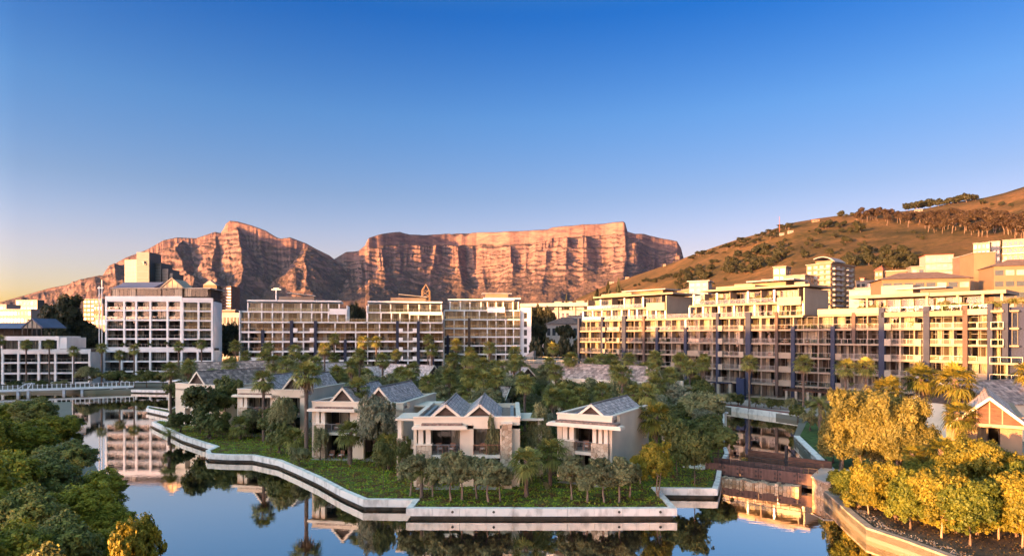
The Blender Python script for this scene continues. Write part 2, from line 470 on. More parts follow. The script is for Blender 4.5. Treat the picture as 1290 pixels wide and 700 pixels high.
# the air between here and the mountains
hz = MB(); hz.box(-8300, 5500, -500, 9300, -6, 1300)
hzm = bpy.data.materials.new('haze'); hzm.use_nodes = True
_n, _l = hzm.node_tree.nodes, hzm.node_tree.links; _n.clear()
_o = _n.new('ShaderNodeOutputMaterial'); _v = _n.new('ShaderNodeVolumePrincipled')
_v.inputs['Color'].default_value = (0.42, 0.58, 1.0, 1); _v.inputs['Density'].default_value = 0.000010; _v.inputs['Anisotropy'].default_value = 0.65
_l.new(_v.outputs[0], _o.inputs['Volume'])
tag(hz.build('haze', hzm), kind='stuff')

# the hill on the right
SIL_H = [(600,421),(640,414),(680,400),(715,382),(740,370),(765,359),(800,347),(850,330),(866,323),(900,311),(930,301),(960,293),(1000,280),(1030,275),(1060,271),(1100,268),(1140,266),(1170,262),(1200,255),(1240,249),(1265,243),(1290,235),(1330,222),(1400,205),(1500,200),(1700,215)]
HR = [(640,2500),(765,2200),(866,1900),(960,1650),(1060,1550),(1200,1450),(1290,1400),(1700,1300)]
H0 = [(640,900),(765,700),(866,520),(960,420),(1100,330),(1290,270),(1700,240)]
def h_hill(px, D):
    px = np.asarray(px, float); D = np.asarray(D, float)
    rD = interp(HR, px); d0 = interp(H0, px)
    top = (HOR-interp(SIL_H, px))*rD/FPX + CAMZ
    t = (D-d0)/(rD-d0)
    g = interp([(-1,0),(0,0),(0.25,0.17),(0.5,0.42),(0.75,0.71),(0.9,0.90),(1.0,1.0),(1.25,0.96),(2,0.4),(3,0)], t)
    z = 2 + (top-2)*g
    X = (px-CX)*D/FPX
    k = np.clip(t*4, 0, 1)*np.clip((1-t)*6, 0, 1)
    z = z + k*(26*(fbm(X*0.004, D*0.004, 110, 4)-0.5) + 30*(fbm(X*0.0016+3, D*0.0022, 115, 2)-0.5))
    return z
def hill_at(px, py, dmin=None):
    """first point of the hill seen at that pixel"""
    D = np.linspace(dmin or float(interp(H0, px)), float(interp(HR, px))*1.0, 900)
    z = h_hill(np.full(D.shape, px), D)
    yy = HOR + FPX*(CAMZ-z)/D
    k = np.argmax(yy <= py) if (yy <= py).any() else len(D)-1
    return P(px, float(D[k]), float(z[k]))
def hill_mat():
    m = bpy.data.materials.new('hill_grass'); m.use_nodes = True
    n, l = m.node_tree.nodes, m.node_tree.links
    b = n['Principled BSDF']; b.inputs['Roughness'].default_value = 1.0; b.inputs['Specular IOR Level'].default_value = 0.05
    tc = n.new('ShaderNodeTexCoord')
    a = n.new('ShaderNodeTexNoise'); a.inputs['Scale'].default_value = 0.006; a.inputs['Detail'].default_value = 10; a.inputs['Roughness'].default_value = 0.72
    l.new(tc.outputs['Object'], a.inputs['Vector'])
    c = n.new('ShaderNodeTexNoise'); c.inputs['Scale'].default_value = 0.09; c.inputs['Detail'].default_value = 8; c.inputs['Roughness'].default_value = 0.75
    l.new(tc.outputs['Object'], c.inputs['Vector'])
    cr = n.new('ShaderNodeValToRGB'); e = cr.color_ramp.elements
    e[0].position = 0.36; e[0].color = (0.033, 0.030, 0.012, 1); e[1].position = 0.66; e[1].color = (0.145, 0.078, 0.034, 1)
    k = e.new(0.5); k.color = (0.080, 0.053, 0.023, 1)
    mt = n.new('ShaderNodeMath'); mt.operation = 'MULTIPLY_ADD'; mt.inputs[1].default_value = 0.55; l.new(c.outputs['Fac'], mt.inputs[0])
    m2 = n.new('ShaderNodeMath'); m2.operation = 'MULTIPLY_ADD'; m2.inputs[1].default_value = 0.9; m2.inputs[2].default_value = -0.22; l.new(a.outputs['Fac'], m2.inputs[0]); l.new(m2.outputs[0], mt.inputs[2])
    l.new(mt.outputs[0], cr.inputs[0]); l.new(cr.outputs[0], b.inputs['Base Color'])
    bp = n.new('ShaderNodeBump'); bp.inputs['Strength'].default_value = 0.7; bp.inputs['Distance'].default_value = 3.0
    l.new(c.outputs['Fac'], bp.inputs['Height']); l.new(bp.outputs[0], b.inputs['Normal'])
    return m
def near_hill():
    px = np.linspace(600, 1900, 520); 
    PX, T = np.meshgrid(px, np.concatenate([np.linspace(0, 1.02, 170), np.linspace(1.08, 2.5, 10)]))
    DD = interp(H0, PX) + T*(interp(HR, PX)-interp(H0, PX))
    Z = h_hill(PX, DD)
    X = (PX-CX)*DD/FPX
    Z = np.where(T < 0.001, -1.0, Z)
    tag(grid_mesh('hill', X, DD, Z, hill_mat()), kind='structure')
near_hill()

# ------------------------------------------------------------ water, quays and ground
def water_mat():
    m = bpy.data.materials.new('water'); m.use_nodes = True
    n, l = m.node_tree.nodes, m.node_tree.links
    b = n['Principled BSDF']
    b.inputs['Base Color'].default_value = (0.012, 0.018, 0.02, 1); b.inputs['Roughness'].default_value = 0.015
    b.inputs['IOR'].default_value = 1.33; b.inputs['Specular IOR Level'].default_value = 0.5
    gl = n.new('ShaderNodeBsdfGlossy'); gl.inputs['Roughness'].default_value = 0.012; gl.inputs['Color'].default_value = (1.0, 0.89, 0.77, 1)
    lw = n.new('ShaderNodeLayerWeight'); lw.inputs[0].default_value = 0.5
    ms = n.new('ShaderNodeMixShader'); mr = n.new('ShaderNodeMapRange'); mr.inputs[1].default_value = 0.45; mr.inputs[2].default_value = 0.76; mr.inputs[3].default_value = 0.3; mr.inputs[4].default_value = 0.93
    l.new(lw.outputs['Facing'], mr.inputs[0]); l.new(mr.outputs[0], ms.inputs[0]); l.new(b.outputs[0], ms.inputs[1]); l.new(gl.outputs[0], ms.inputs[2])
    l.new(ms.outputs[0], n['Material Output'].inputs['Surface'])
    tc = n.new('ShaderNodeTexCoord')
    mp = n.new('ShaderNodeMapping'); mp.inputs['Scale'].default_value = (1, 1.6, 1); l.new(tc.outputs['Object'], mp.inputs[0])
    a = n.new('ShaderNodeTexNoise'); a.inputs['Scale'].default_value = 1.1; a.inputs['Detail'].default_value = 4
    l.new(mp.outputs[0], a.inputs['Vector'])
    bp = n.new('ShaderNodeBump'); bp.inputs['Strength'].default_value = 0.045; bp.inputs['Distance'].default_value = 0.05
    l.new(a.outputs['Fac'], bp.inputs['Height']); l.new(bp.outputs[0], b.inputs['Normal']); l.new(bp.outputs[0], gl.inputs['Normal'])
    MATS['water'] = m
    return m
water_mat()
nmat('quay', (0.78, 0.72, 0.64), 0.85, base2=(0.50, 0.45, 0.39), vscale=1.3, bump=0.3, bscale=5, contrast=(0.32, 0.52), stretch=(1, 1, 0.5))
nmat('warm_stone', (0.36, 0.30, 0.23), 0.9, var=0.2, vscale=1.2, bump=0.4)
nmat('wet_stone', (0.085, 0.07, 0.055), 0.7, base2=(0.03, 0.03, 0.022), vscale=1.2)
nmat('ground', (0.20, 0.18, 0.15), 0.95, var=0.2, vscale=0.05, base2=(0.10, 0.11, 0.07))
nmat('paving', (0.38, 0.34, 0.30), 0.9, var=0.15, vscale=0.4)
nmat('soil', (0.13, 0.09, 0.055), 0.95, var=0.3, vscale=0.8, bump=0.4)
nmat('ground_cover', (0.10, 0.15, 0.018), 0.9, base2=(0.10, 0.045, 0.015), vscale=0.9, bump=1.0, bscale=3.5, contrast=(0.42, 0.6))

wm = MB(); wm.quad((-260, -80, 0), (120, -80, 0), (120, 215, 0), (-260, 215, 0))
tag(wm.build('water', MATS['water']), kind='structure')
bed = MB(); bed.box(-262, 122, -82, 217, -4.0, -3.0)
tag(bed.build('water_bed', MATS['soil']), kind='structure')

ZQ = 0.95
def PQ(px, py, z=ZQ): 
    p = PG(px, py, z); return (p.x, p.y)
ISL_FRONT = [PQ(191,531), PQ(230,549), PQ(271,562), PQ(259,567), PQ(261,571), PQ(285,572.5), PQ(318,573), PQ(350,579.5), PQ(373,589), PQ(400,601), PQ(430,617),
             PQ(458,629), PQ(520,629.5), PQ(511.5,640), PQ(680,640.5), PQ(853,640), PQ(829,614.5), PQ(904,615.5), PQ(907,606)]
ISL_BACK = [(24.5, 74), (28, 82), (33, 100), (40, 118.6), (45.6, 137), (30, 165), (0, 190), (-40, 190), (-78, 184), (-84.5, 176), PQ(214,515), PQ(186,510.5), PQ(184,514), PQ(213,520), (-64, 118), (-60, 112), PQ(203,528)]
ISL = ISL_FRONT + ISL_BACK
def ccw(poly):
    a = sum(p[0]*q[1]-q[0]*p[1] for p, q in zip(poly, poly[1:]+poly[:1]))
    return poly if a > 0 else poly[::-1]
def inset(poly, d):
    poly = ccw(poly); k = len(poly); out = []
    for i in range(k):
        p0, p1, p2 = Vector(poly[i-1]), Vector(poly[i]), Vector(poly[(i+1) % k])
        a = (p1-p0).normalized(); b = (p2-p1).normalized()
        n1 = Vector((-a.y, a.x)); n2 = Vector((-b.y, b.x)); n = n1+n2
        if n.length < 1e-3: n = n1
        n.normalize(); c = max(0.45, n.dot(n1))
        out.append(tuple(p1+n*d/c))
    return out
def quay_wall(name, poly, closed, w, z0, z1, label, mat='quay', left=True):
    """stone quay coping that follows the line, with joints every few metres"""
    mb = MB(); base = MB()
    pts = [Vector((p[0], p[1], 0)) for p in poly]
    n = len(pts); offs = []
    for i in range(n):
        a = (pts[i]-pts[i-1]).normalized() if (i > 0 or closed) else (pts[1]-pts[0]).normalized()
        b = (pts[(i+1) % n]-pts[i]).normalized() if (i < n-1 or closed) else a
        s = 1 if left else -1
        n1 = Vector((-a.y, a.x, 0))*s; n2 = Vector((-b.y, b.x, 0))*s; m = n1+n2
        if m.length < 1e-3: m = n1
        m.normalize(); offs.append(m*w/max(0.5, m.dot(n1)))
    rng = range(n) if closed else range(n-1)
    for i in rng:
        j = (i+1) % n
        L = (pts[j]-pts[i]).length; k = max(1, round(L/2.4)); g = 0.02/L
        for q in range(k):
            t0, t1 = q/k+(g if q else 0), (q+1)/k-(g if q < k-1 else 0)
            dz_ = random.uniform(-0.008, 0.008)
            A = pts[i].lerp(pts[j], t0); B = pts[i].lerp(pts[j], t1)
            oA = offs[i].lerp(offs[j], t0); oB = offs[i].lerp(offs[j], t1)
            c = [A, B, B+oB, A+oA]
            if not left: c = [c[0], c[3], c[2], c[1]]
            mb.prism([(p.x, p.y) for p in c], z1-0.66, z1+dz_)
            A2, B2 = A+oA*0.55, B+oB*0.55; c = [A2, B2, B2+oB*0.4, A2+oA*0.4]
            if not left: c = [c[0], c[3], c[2], c[1]]
            base.prism([(p.x, p.y) for p in c], z0, z1-0.661, top=False)
    o = thing(name, (0, 0, 0), 0, label, 'quay wall'); mb.build('coping', MATS[mat], o); base.build('base_wall', MATS['wet_stone'], o)
    return o
random.seed(3)
isl = ccw(ISL)
land = MB(); land.prism(inset(isl, 0.45), -3.2, 0.80)
tag(land.build('island_ground', MATS['soil']), kind='structure')
front = ISL_FRONT
quay_wall('quay_wall', front, False, 0.55, -1.2, ZQ, 'pale concrete quay wall with joints edging the island lawn', left=(ccw(ISL) == ISL))
quay_wall('quay_wall', [ISL_FRONT[-1]]+ISL_BACK[:5], False, 0.5, -1.2, ZQ, 'low quay wall along the left side of the narrow canal behind the bridge', left=(ccw(ISL) == ISL))
quay_wall('quay_wall', ISL_BACK[9:]+[ISL_FRONT[0]], False, 0.5, -1.2, ZQ-0.02, 'short pale quay arm behind the leftmost villa', left=(ccw(ISL) == ISL))

_q = [o for o in COL.objects if o.name == 'quay_wall'][0]
for _px in (570, 622, 676, 728, 780, 832):
    _p = P(_px, GD(640.2, ZQ)); _m = MB(); _m.tube([(_p.x, _p.y-0.04, 0.66), (_p.x, _p.y+0.02, 0.66)], 0.12, 10); _m.build('mooring_ring', MATS['wet_stone'], _q)
# land beyond the water: left quay, far quay, promenade, right bank in one sheet reaching the horizon
RB = [(34,20),(32,38),PQ(1191,699),PQ(1138,679.5),PQ(1091,664),PQ(1068,645),PQ(1052,630),PQ(1038,618),PQ(1030,606),PQ(1051,599.5),PQ(1000,548.5),PQ(1008.6,524),PQ(960,517),PQ(911,511)]
FB = [(30, 176), (0, 196), (-40, 197), (-84, 189), PQ(165,490.5), PQ(120,491), PQ(60,490), PQ(0,489.5)]
LB = [(-175, 178), (-135, 140), PQ(90,505), PQ(92,545), PQ(118,580), PQ(138,620), PQ(158,665), (-21, 38), (-17, 28), (-10, 16), (-8, -70)]
shore = RB + FB + LB
ring = shore + [(-8000, -70), (-8000, 9000), (5200, 9000), (5200, -70), (34, -70)]
g = MB(); g.prism(ccw(ring), -3.2, 0.82, bottom=False)
tag(g.build('ground', MATS['ground']), kind='structure')
quay_wall('quay_wall', RB[:8], False, 0.6, -1.2, 0.98, 'curved sunlit quay wall below the golden trees on the right bank', mat='warm_stone', left=False)
quay_wall('quay_wall', RB[9:11], False, 0.8, -1.2, 1.0, 'straight pale quay wall beside the right bank lawn', left=False)
quay_wall('quay_wall', [PQ(165,490.5), PQ(218,491.5)], False, 0.6, -1.0, 0.95, 'low pale dock edge below the tall white framed apartment block', left=True)
# promenade beyond the canal with a red brick strip
prom = MB(); a, b = Vector((45.6, 137.0, 0)), Vector((54.5, 120.0, 0)); nrm = Vector((0.885, 0.46, 0)).normalized(); dirv = (b-a).normalized()
a0 = a-dirv*16; b0 = b+dirv*1
def strip(mb, a, b, n, o0, o1, z0, z1):
    q = [a+n*o0, b+n*o0, b+n*o1, a+n*o1]; mb.prism(ccw([(p.x, p.y) for p in q]), z0, z1)
strip(prom, a0, b0, nrm, 0, 0.7, -1.5, 1.02)
tag(prom.build('quay_wall', MATS['quay']), 'pale stone edge of the promenade at the far end of the canal', 'quay wall')
nmat('brick_red', (0.30, 0.10, 0.075), 0.9, var=0.25, vscale=3)
pr = MB(); strip(pr, a0, b0, nrm, 0.7, 3.0, 0.5, 1.0); tag(pr.build('path', MATS['brick_red']), kind='structure')
pr = MB(); strip(pr, a0-dirv*20, b0+dirv*20, nrm, 3.0, 14.0, 0.5, 1.01); tag(pr.build('promenade_paving', MATS['paving']), kind='structure')
# ------------------------------------------------------------ materials of the buildings
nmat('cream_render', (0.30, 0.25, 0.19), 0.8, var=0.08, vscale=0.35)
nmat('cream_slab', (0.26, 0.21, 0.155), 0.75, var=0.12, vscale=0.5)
nmat('white_render', (0.74, 0.72, 0.69), 0.8, var=0.07, vscale=0.35, bump=0.05)
nmat('white_slab', (0.72, 0.70, 0.67), 0.75, var=0.10, vscale=0.5, stretch=(1, 1, 0.3))
nmat('beige_render', (0.22, 0.165, 0.12), 0.85, var=0.08, vscale=0.4)
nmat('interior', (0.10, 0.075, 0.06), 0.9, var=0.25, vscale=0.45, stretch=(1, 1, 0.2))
nmat('fin_blue', (0.030, 0.036, 0.062), 0.85, var=0.12, vscale=0.5)
nmat('dark_blue_render', (0.028, 0.036, 0.075), 0.95, var=0.08, vscale=0.3)
nmat('fin_brown', (0.085, 0.06, 0.05), 0.85, var=0.12, vscale=0.5)
nmat('frame_metal', (0.16, 0.155, 0.15), 0.45, var=0.1)
nmat('frame_dark', (0.035, 0.033, 0.032), 0.4, var=0.1)
nmat('frame_white', (0.6, 0.58, 0.55), 0.5, var=0.1)
nmat('curtain', (0.36, 0.30, 0.23), 0.9, var=0.12, vscale=0.6, stretch=(3, 3, 0.3), island=0.35)
nmat('rail_metal', (0.28, 0.26, 0.24), 0.4, var=0.08, metal=0.3)
nmat('roof_grey', (0.30, 0.29, 0.29), 0.7, var=0.15, vscale=0.3)
nmat('roof_blue', (0.10, 0.12, 0.19), 0.45, var=0.12, vscale=0.3)
nmat('roof_felt', (0.22, 0.20, 0.18), 0.95, var=0.2, vscale=0.3)
nmat('brown_timber', (0.12, 0.06, 0.04), 0.75, var=0.25, vscale=1.5, stretch=(1, 1, 4))
glass_mat('glass', (0.80, 0.84, 0.84), 0.0)
glass_mat('rail_glass', (0.86, 0.90, 0.89), 0.0)
glass_mat('green_glass', (0.08, 0.16, 0.15), 0.35, 0.06)
M = MATS

class Front:
    def __init__(s, pxa, Da, pxb, Db):
        s.A = P(pxa, Da); s.B = P(pxb, Db)
        d = (s.B-s.A); s.L = d.length; s.d = d.normalized(); s.rz = math.atan2(s.d.y, s.d.x)
    def u(s, px, v=0.0):
        k = (px-CX)/FPX; n = Vector((-s.d.y, s.d.x)); ax, ay = s.A.x+n.x*v, s.A.y+n.y*v
        return (k*ay-ax)/(s.d.x-k*s.d.y)
    def z(s, px, py, v=0.0):
        n = Vector((-s.d.y, s.d.x))
        D = s.A.y+n.y*v+s.d.y*s.u(px, v)
        return CAMZ-(py-HOR)*D/FPX
    def root(s, name, label, cat='apartment building', group=None):
        return thing(name, (s.A.x, s.A.y, 0), s.rz, label, cat, group)

def curtains(u0, u1, v, z0, z1, rng, p=0.75):
    out = []; w = u1-u0
    if rng.random() > p: return out
    spans = []
    r = rng.random()
    if r < 0.30: spans = [(0, 0.28), (0.74, 1)]
    elif r < 0.55: spans = [(0, 1.0)]
    elif r < 0.75: spans = [(0, rng.uniform(0.3, 0.6))]
    else: spans = [(rng.uniform(0.4, 0.65), 1)]
    for a, b in spans:
        mb = MB(); out.append(mb)
        n = max(2, int((b-a)*w/0.22)); pts = [(u0+(a+(b-a)*i/n)*w, v+(0.05 if i % 2 else -0.05)) for i in range(n+1)]
        for (x0, y0), (x1, y1) in zip(pts[:-1], pts[1:]):
            base = len(mb.v)
            mb.v += [(x0, y0, z0), (x1, y1, z0), (x1, y1, z1), (x0, y0, z1)]; mb.f.append((base, base+1, base+2, base+3)); mb.mi.append(0)
    return out
def add_window(root, u0, u1, v, z0, z1, rng, frame='frame_metal', pane=1.25, transom=False, cp=0.75, glass='glass', t=0.07):
    """framed glazing between u0 and u1: window > glass, curtain"""
    mb = MB(); n = max(1, round((u1-u0)/pane)); h = t
    mb.box(u0, u1, v-0.05, v+0.05, z0, z0+h); mb.box(u0, u1, v-0.05, v+0.05, z1-h, z1)
    for i in range(n+1):
        c = u0+(u1-u0)*i/n; c = min(max(c, u0+h/2), u1-h/2)
        mb.box(c-h/2, c+h/2, v-0.045, v+0.045, z0+h, z1-h)
    if transom:
        zz = z0+(z1-z0)*0.72; mb.box(u0+h, u1-h, v-0.03, v+0.03, zz-0.03, zz+0.03)
    w = mb.build('window', M[frame], root)
    g = MB(); g.quad((u0, v, z0), (u1, v, z0), (u1, v, z1), (u0, v, z1)); g.build('glass', M[glass], w)
    for c in curtains(u0+0.05, u1-0.05, v+0.35, z0+0.02, z1-0.05, rng, cp): c.build('curtain', M['curtain'], w)
    return w
def add_rail(root, u0, u1, v, z, kind, h=1.05, side0=None):
    if kind == 'none' or u1-u0 < 0.4: return
    mb = MB()
    if kind == 'solid':
        mb.box(u0, u1, v, v+0.14, z-0.34, z+h); mb.build('parapet_panel', M['white_slab'], root); return
    mb.box(u0, u1, v, v+0.06, z+h-0.06, z+h)
    n = max(1, round((u1-u0)/1.5))
    for i in range(n+1):
        c = u0+0.03+(u1-u0-0.06)*i/n; mb.box(c-0.03, c+0.03, v+0.005, v+0.055, z, z+h-0.06)
    if kind == 'bars':
        k = int((u1-u0)/0.16)
        for i in range(1, k):
            c = u0+(u1-u0)*i/k; mb.box(c-0.012, c+0.012, v+0.015, v+0.045, z+0.08, z+h-0.06)
        mb.box(u0, u1, v+0.01, v+0.05, z+0.05, z+0.09)
    o = mb.build('railing', M['rail_metal'], root)
    if kind == 'glass':
        g = MB(); g.box(u0+0.06, u1-0.06, v+0.02, v+0.035, z+0.08, z+h-0.07); g.build('glass_panel', M['rail_glass'], o)

def storey(root, fr, bounds, z0, z1, rng, v0=0.0, rec=1.9, depth=14.0, slab=0.36, rails=None, walls=None, over=0.0, frame='frame_metal',
           slab_mat='white_slab', back=3.2, cp=0.75, colw=0.0, interior=True, u0=None, u1=None, glassh=None, rail_default='glass', transom=False, pane=1.25):
    """one storey: slab, glazing bays behind a balcony, cross walls, railings. bounds are u values."""
    a, b = (u0 if u0 is not None else bounds[0]), (u1 if u1 is not None else bounds[-1])
    mb = MB(); mb.box(a-over, b+over, v0-over, depth, z0-slab, z0); mb.build('floor_slab', M[slab_mat], root)
    if interior:
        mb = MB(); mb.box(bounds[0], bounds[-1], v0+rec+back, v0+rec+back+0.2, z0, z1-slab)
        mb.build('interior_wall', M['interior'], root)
    for i, (x, y) in enumerate(zip(bounds[:-1], bounds[1:])):
        k = (rails or {}).get(i, rail_default)
        add_window(root, x+0.12, y-0.12, v0+rec, z0, z1-slab-0.002, rng, frame, cp=cp, transom=transom, pane=pane)
        add_rail(root, x+0.06, y-0.06, v0+0.03, z0, k)
    for i, x in enumerate(bounds):
        w = (walls or {}).get(i, 'beige_render')
        if w:
            mb = MB(); mb.box(x-0.12, x+0.12, v0+(0.35 if w != 'column' else 0.2), v0+rec+0.2, z0, z1-slab)
            if w == 'column':
                mb = MB(); mb.box(x-0.2, x+0.2, v0+0.15, v0+0.55, z0, z1-slab); mb.build('column', M['white_render'], root)
            else: mb.build('cross_wall', M[w], root)

Z = [1.6, 4.75, 7.96, 11.16, 14.36, 17.56, 20.76, 23.96, 27.16]

def fin(root, fr, px, z0, z1, w=0.75, mat='fin_blue', v=-0.35, d=1.0):
    u = fr.u(px, v); mb = MB(); mb.box(u-w/2, u+w/2, v, v+d, z0, z1); mb.build('pillar', M[mat], root)
def planter(root, fr, px, z, w=0.95, v=-0.45):
    u = fr.u(px, v); mb = MB(); mb.box(u-w/2, u+w/2, v, v+0.75, z-0.36, z+1.02); mb.build('planter_box', M['cream_render' if fr is FR else 'white_render'], root)
def roof_slab(root, u0, u1, v0, v1, z0, z1, mat='white_slab', name='roof'):
    mb = MB(); mb.box(u0, u1, v0, v1, z0, z1); return mb.build(name, M[mat], root)

FR = Front(729, 194.8, 1247, 118.1)
rng = random.Random(11)
def U(pxs, v=0.0, fr=None): return [(fr or FR).u(p, v) for p in pxs]

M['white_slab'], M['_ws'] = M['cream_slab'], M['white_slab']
# --- left wing of the long sunlit block
w1 = FR.root('apartment_building', 'left wing of the long sunlit balcony block, nearest the gap before the mountain')
B1 = U([729.5, 743, 758, 771, 785.5, 798, 810.6, 827, 845, 863, 880, 896])
for k in range(0, 6):
    rails = {0: 'bars', 1: 'bars', 4: 'bars', 5: 'bars', 8: 'bars', 10: 'bars'}
    if k in (1, 2): rails.update({9: 'solid', 8: 'solid'})
    if k == 3: rails.update({9: 'solid'})
    if k == 0: rails = {i: 'none' for i in range(12)}
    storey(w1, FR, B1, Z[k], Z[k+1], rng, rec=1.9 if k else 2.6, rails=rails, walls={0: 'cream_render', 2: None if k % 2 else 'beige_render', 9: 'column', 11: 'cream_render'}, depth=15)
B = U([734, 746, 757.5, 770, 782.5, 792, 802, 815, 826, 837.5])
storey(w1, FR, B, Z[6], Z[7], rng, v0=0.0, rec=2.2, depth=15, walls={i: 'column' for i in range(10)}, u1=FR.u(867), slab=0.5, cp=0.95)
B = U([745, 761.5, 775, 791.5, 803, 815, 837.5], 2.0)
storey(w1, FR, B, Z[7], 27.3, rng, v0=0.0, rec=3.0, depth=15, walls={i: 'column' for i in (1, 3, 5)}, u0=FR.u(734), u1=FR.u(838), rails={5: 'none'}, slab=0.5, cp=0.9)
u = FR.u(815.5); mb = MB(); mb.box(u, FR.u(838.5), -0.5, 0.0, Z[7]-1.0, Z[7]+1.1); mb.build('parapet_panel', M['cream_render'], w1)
add_rail(w1, FR.u(838.5), FR.u(867), 0.05, Z[6], 'glass')
mb = MB(); mb.box(FR.u(838.5), FR.u(838.5)+0.3, 0.0, 13, Z[6], 26.9); mb.build('end_wall', M['cream_render'], w1)
mb = MB(); mb.box(FR.u(729.5)-0.25, FR.u(729.5), 0.2, 15, 1, Z[6]-0.5); mb.build('end_wall', M['cream_render'], w1)
roof_slab(w1, FR.u(745.5), FR.u(846), 0.6, 14, 27.3, 27.75)
roof_slab(w1, FR.u(757), FR.u(795), 0.2, 9, 27.76, 28.25)
roof_slab(w1, FR.u(783, 4), FR.u(838, 4), 4, 12, 28.9, 29.2, 'roof_grey')
mb = MB(); mb.box(FR.u(768, 6), FR.u(835, 6), 6, 11.5, 28.25, 28.9); mb.build('plant_room', M['beige_render'], w1)
for px, z0, z1, w, mt in [(728.5, 4, 21.4, .7, 'fin_blue'), (758, 9, 21.6, .8, 'fin_blue'), (785.5, 2, 21.7, 1.3, 'fin_blue'), (810.6, 2, 21.5, .7, 'fin_brown'), (827, 2, 18.3, .8, 'fin_blue'), (863, 2, 18.2, .8, 'fin_blue')]:
    fin(w1, FR, px, z0, z1, w, mt)
for px in (760.5, 778.5):
    for k in (2, 3, 4, 5): planter(w1, FR, px, Z[k])

# --- middle wing
w2 = FR.root('apartment_building', 'middle wing of the long sunlit balcony block, taller with planted penthouse')
B2 = U([896.4, 903.5, 918, 931, 942, 958, 978, 998.5, 1012, 1030])
for k in range(0, 6):
    rails = {0: 'bars', 1: 'bars', 2: 'bars', 4: 'bars', 5: 'bars', 3: 'none'}
    if k in (1, 2, 3): rails.update({6: 'solid'})
    if k == 0: rails = {i: 'none' for i in range(12)}
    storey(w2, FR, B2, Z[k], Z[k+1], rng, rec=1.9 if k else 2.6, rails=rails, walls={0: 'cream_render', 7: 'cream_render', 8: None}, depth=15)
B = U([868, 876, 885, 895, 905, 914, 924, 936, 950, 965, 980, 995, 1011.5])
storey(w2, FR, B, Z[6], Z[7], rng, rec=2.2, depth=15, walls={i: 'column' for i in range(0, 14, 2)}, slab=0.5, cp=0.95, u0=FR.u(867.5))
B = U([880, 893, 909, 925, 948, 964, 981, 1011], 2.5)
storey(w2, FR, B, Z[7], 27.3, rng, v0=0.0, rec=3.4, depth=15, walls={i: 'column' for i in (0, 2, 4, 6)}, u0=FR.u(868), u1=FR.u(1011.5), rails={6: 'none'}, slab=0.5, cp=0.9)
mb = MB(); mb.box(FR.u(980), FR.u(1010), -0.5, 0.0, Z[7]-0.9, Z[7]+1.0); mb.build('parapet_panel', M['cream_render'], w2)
mb = MB(); mb.box(FR.u(1012), FR.u(1012)+0.3, 0.0, 13, Z[6], 26.9); mb.build('end_wall', M['cream_render'], w2)
roof_slab(w2, FR.u(881), FR.u(1019), 0.4, 14, 27.3, 27.75)
roof_slab(w2, FR.u(902), FR.u(951), 0.0, 9, 27.76, 28.3)
roof_slab(w2, FR.u(940, 4), FR.u(1000, 4), 4, 12, 29.3, 29.6, 'roof_grey')
mb = MB(); mb.box(FR.u(925, 7), FR.u(990, 7), 7, 11.5, 28.3, 29.3); mb.build('plant_room', M['beige_render'], w2)
for px, z0, z1, w, mt in [(903.5, 2, 21.7, .8, 'fin_blue'), (942, 2, 21.7, 1.3, 'fin_blue'), (978, 2, 21.5, .6, 'fin_brown'), (998.5, 2, 18.2, .85, 'fin_blue')]:
    fin(w2, FR, px, z0, z1, w, mt)
for px in (907, 933.5):
    for k in (1, 2, 3, 4, 5): planter(w2, FR, px, Z[k], 1.15)

# --- right wing
w3 = FR.root('apartment_building', 'right wing of the long sunlit balcony block, ending in a dark blue wall')
B3 = U([1030.5, 1048.6, 1060, 1075, 1092, 1110, 1133, 1151, 1166.7, 1184, 1200, 1216, 1231, 1247, 1268])
for k in range(0, 6):
    rails = {5: 'bars', 6: 'bars', 7: 'bars', 8: 'bars', 9: 'bars', 10: 'bars'}
    if k in (1, 2, 3): rails.update({1: 'solid', 12: 'solid', 2: 'bars', 3: 'bars', 4: 'bars', 11: 'bars'})
    if k == 5: rails.update({2: 'bars', 3: 'bars', 4: 'bars'})
    if k == 0: rails = {i: 'none' for i in range(16)}
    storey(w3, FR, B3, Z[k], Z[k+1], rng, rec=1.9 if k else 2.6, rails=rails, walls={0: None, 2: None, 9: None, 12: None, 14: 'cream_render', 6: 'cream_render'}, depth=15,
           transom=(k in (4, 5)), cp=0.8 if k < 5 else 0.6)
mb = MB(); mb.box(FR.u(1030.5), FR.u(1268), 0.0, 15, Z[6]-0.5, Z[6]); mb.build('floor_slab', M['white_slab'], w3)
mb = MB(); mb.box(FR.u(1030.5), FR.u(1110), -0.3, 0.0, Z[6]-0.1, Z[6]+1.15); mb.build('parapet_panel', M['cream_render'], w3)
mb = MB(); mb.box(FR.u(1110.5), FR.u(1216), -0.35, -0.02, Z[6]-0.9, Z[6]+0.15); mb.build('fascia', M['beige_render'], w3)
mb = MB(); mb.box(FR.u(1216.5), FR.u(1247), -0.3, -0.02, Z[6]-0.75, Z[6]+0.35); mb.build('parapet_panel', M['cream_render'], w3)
add_rail(w3, FR.u(1111), FR.u(1247), 0.1, Z[6]+0.16, 'glass')
vb = 5.5
B = U([1080, 1100, 1116, 1134, 1151, 1168, 1190, 1212, 1240], vb)
storey(w3, FR, B, Z[6]+0.02, 24.1, rng, v0=vb, rec=0.6, depth=15, walls={i: None for i in range(9)}, rails={i: 'none' for i in range(9)}, slab=0.3, cp=0.9, back=2.5)
for px in (1092, 1167.5, 1206, 1238, 1262):
    u = FR.u(px, 3.2); mb = MB(); mb.box(u-0.2, u+0.2, 3.2, 3.6, Z[6], 24.1); mb.build('column', M['cream_render'], w3)
roof_slab(w3, FR.u(1071, 3), FR.u(1171, 3), 2.6, 14, 24.1, 24.75)
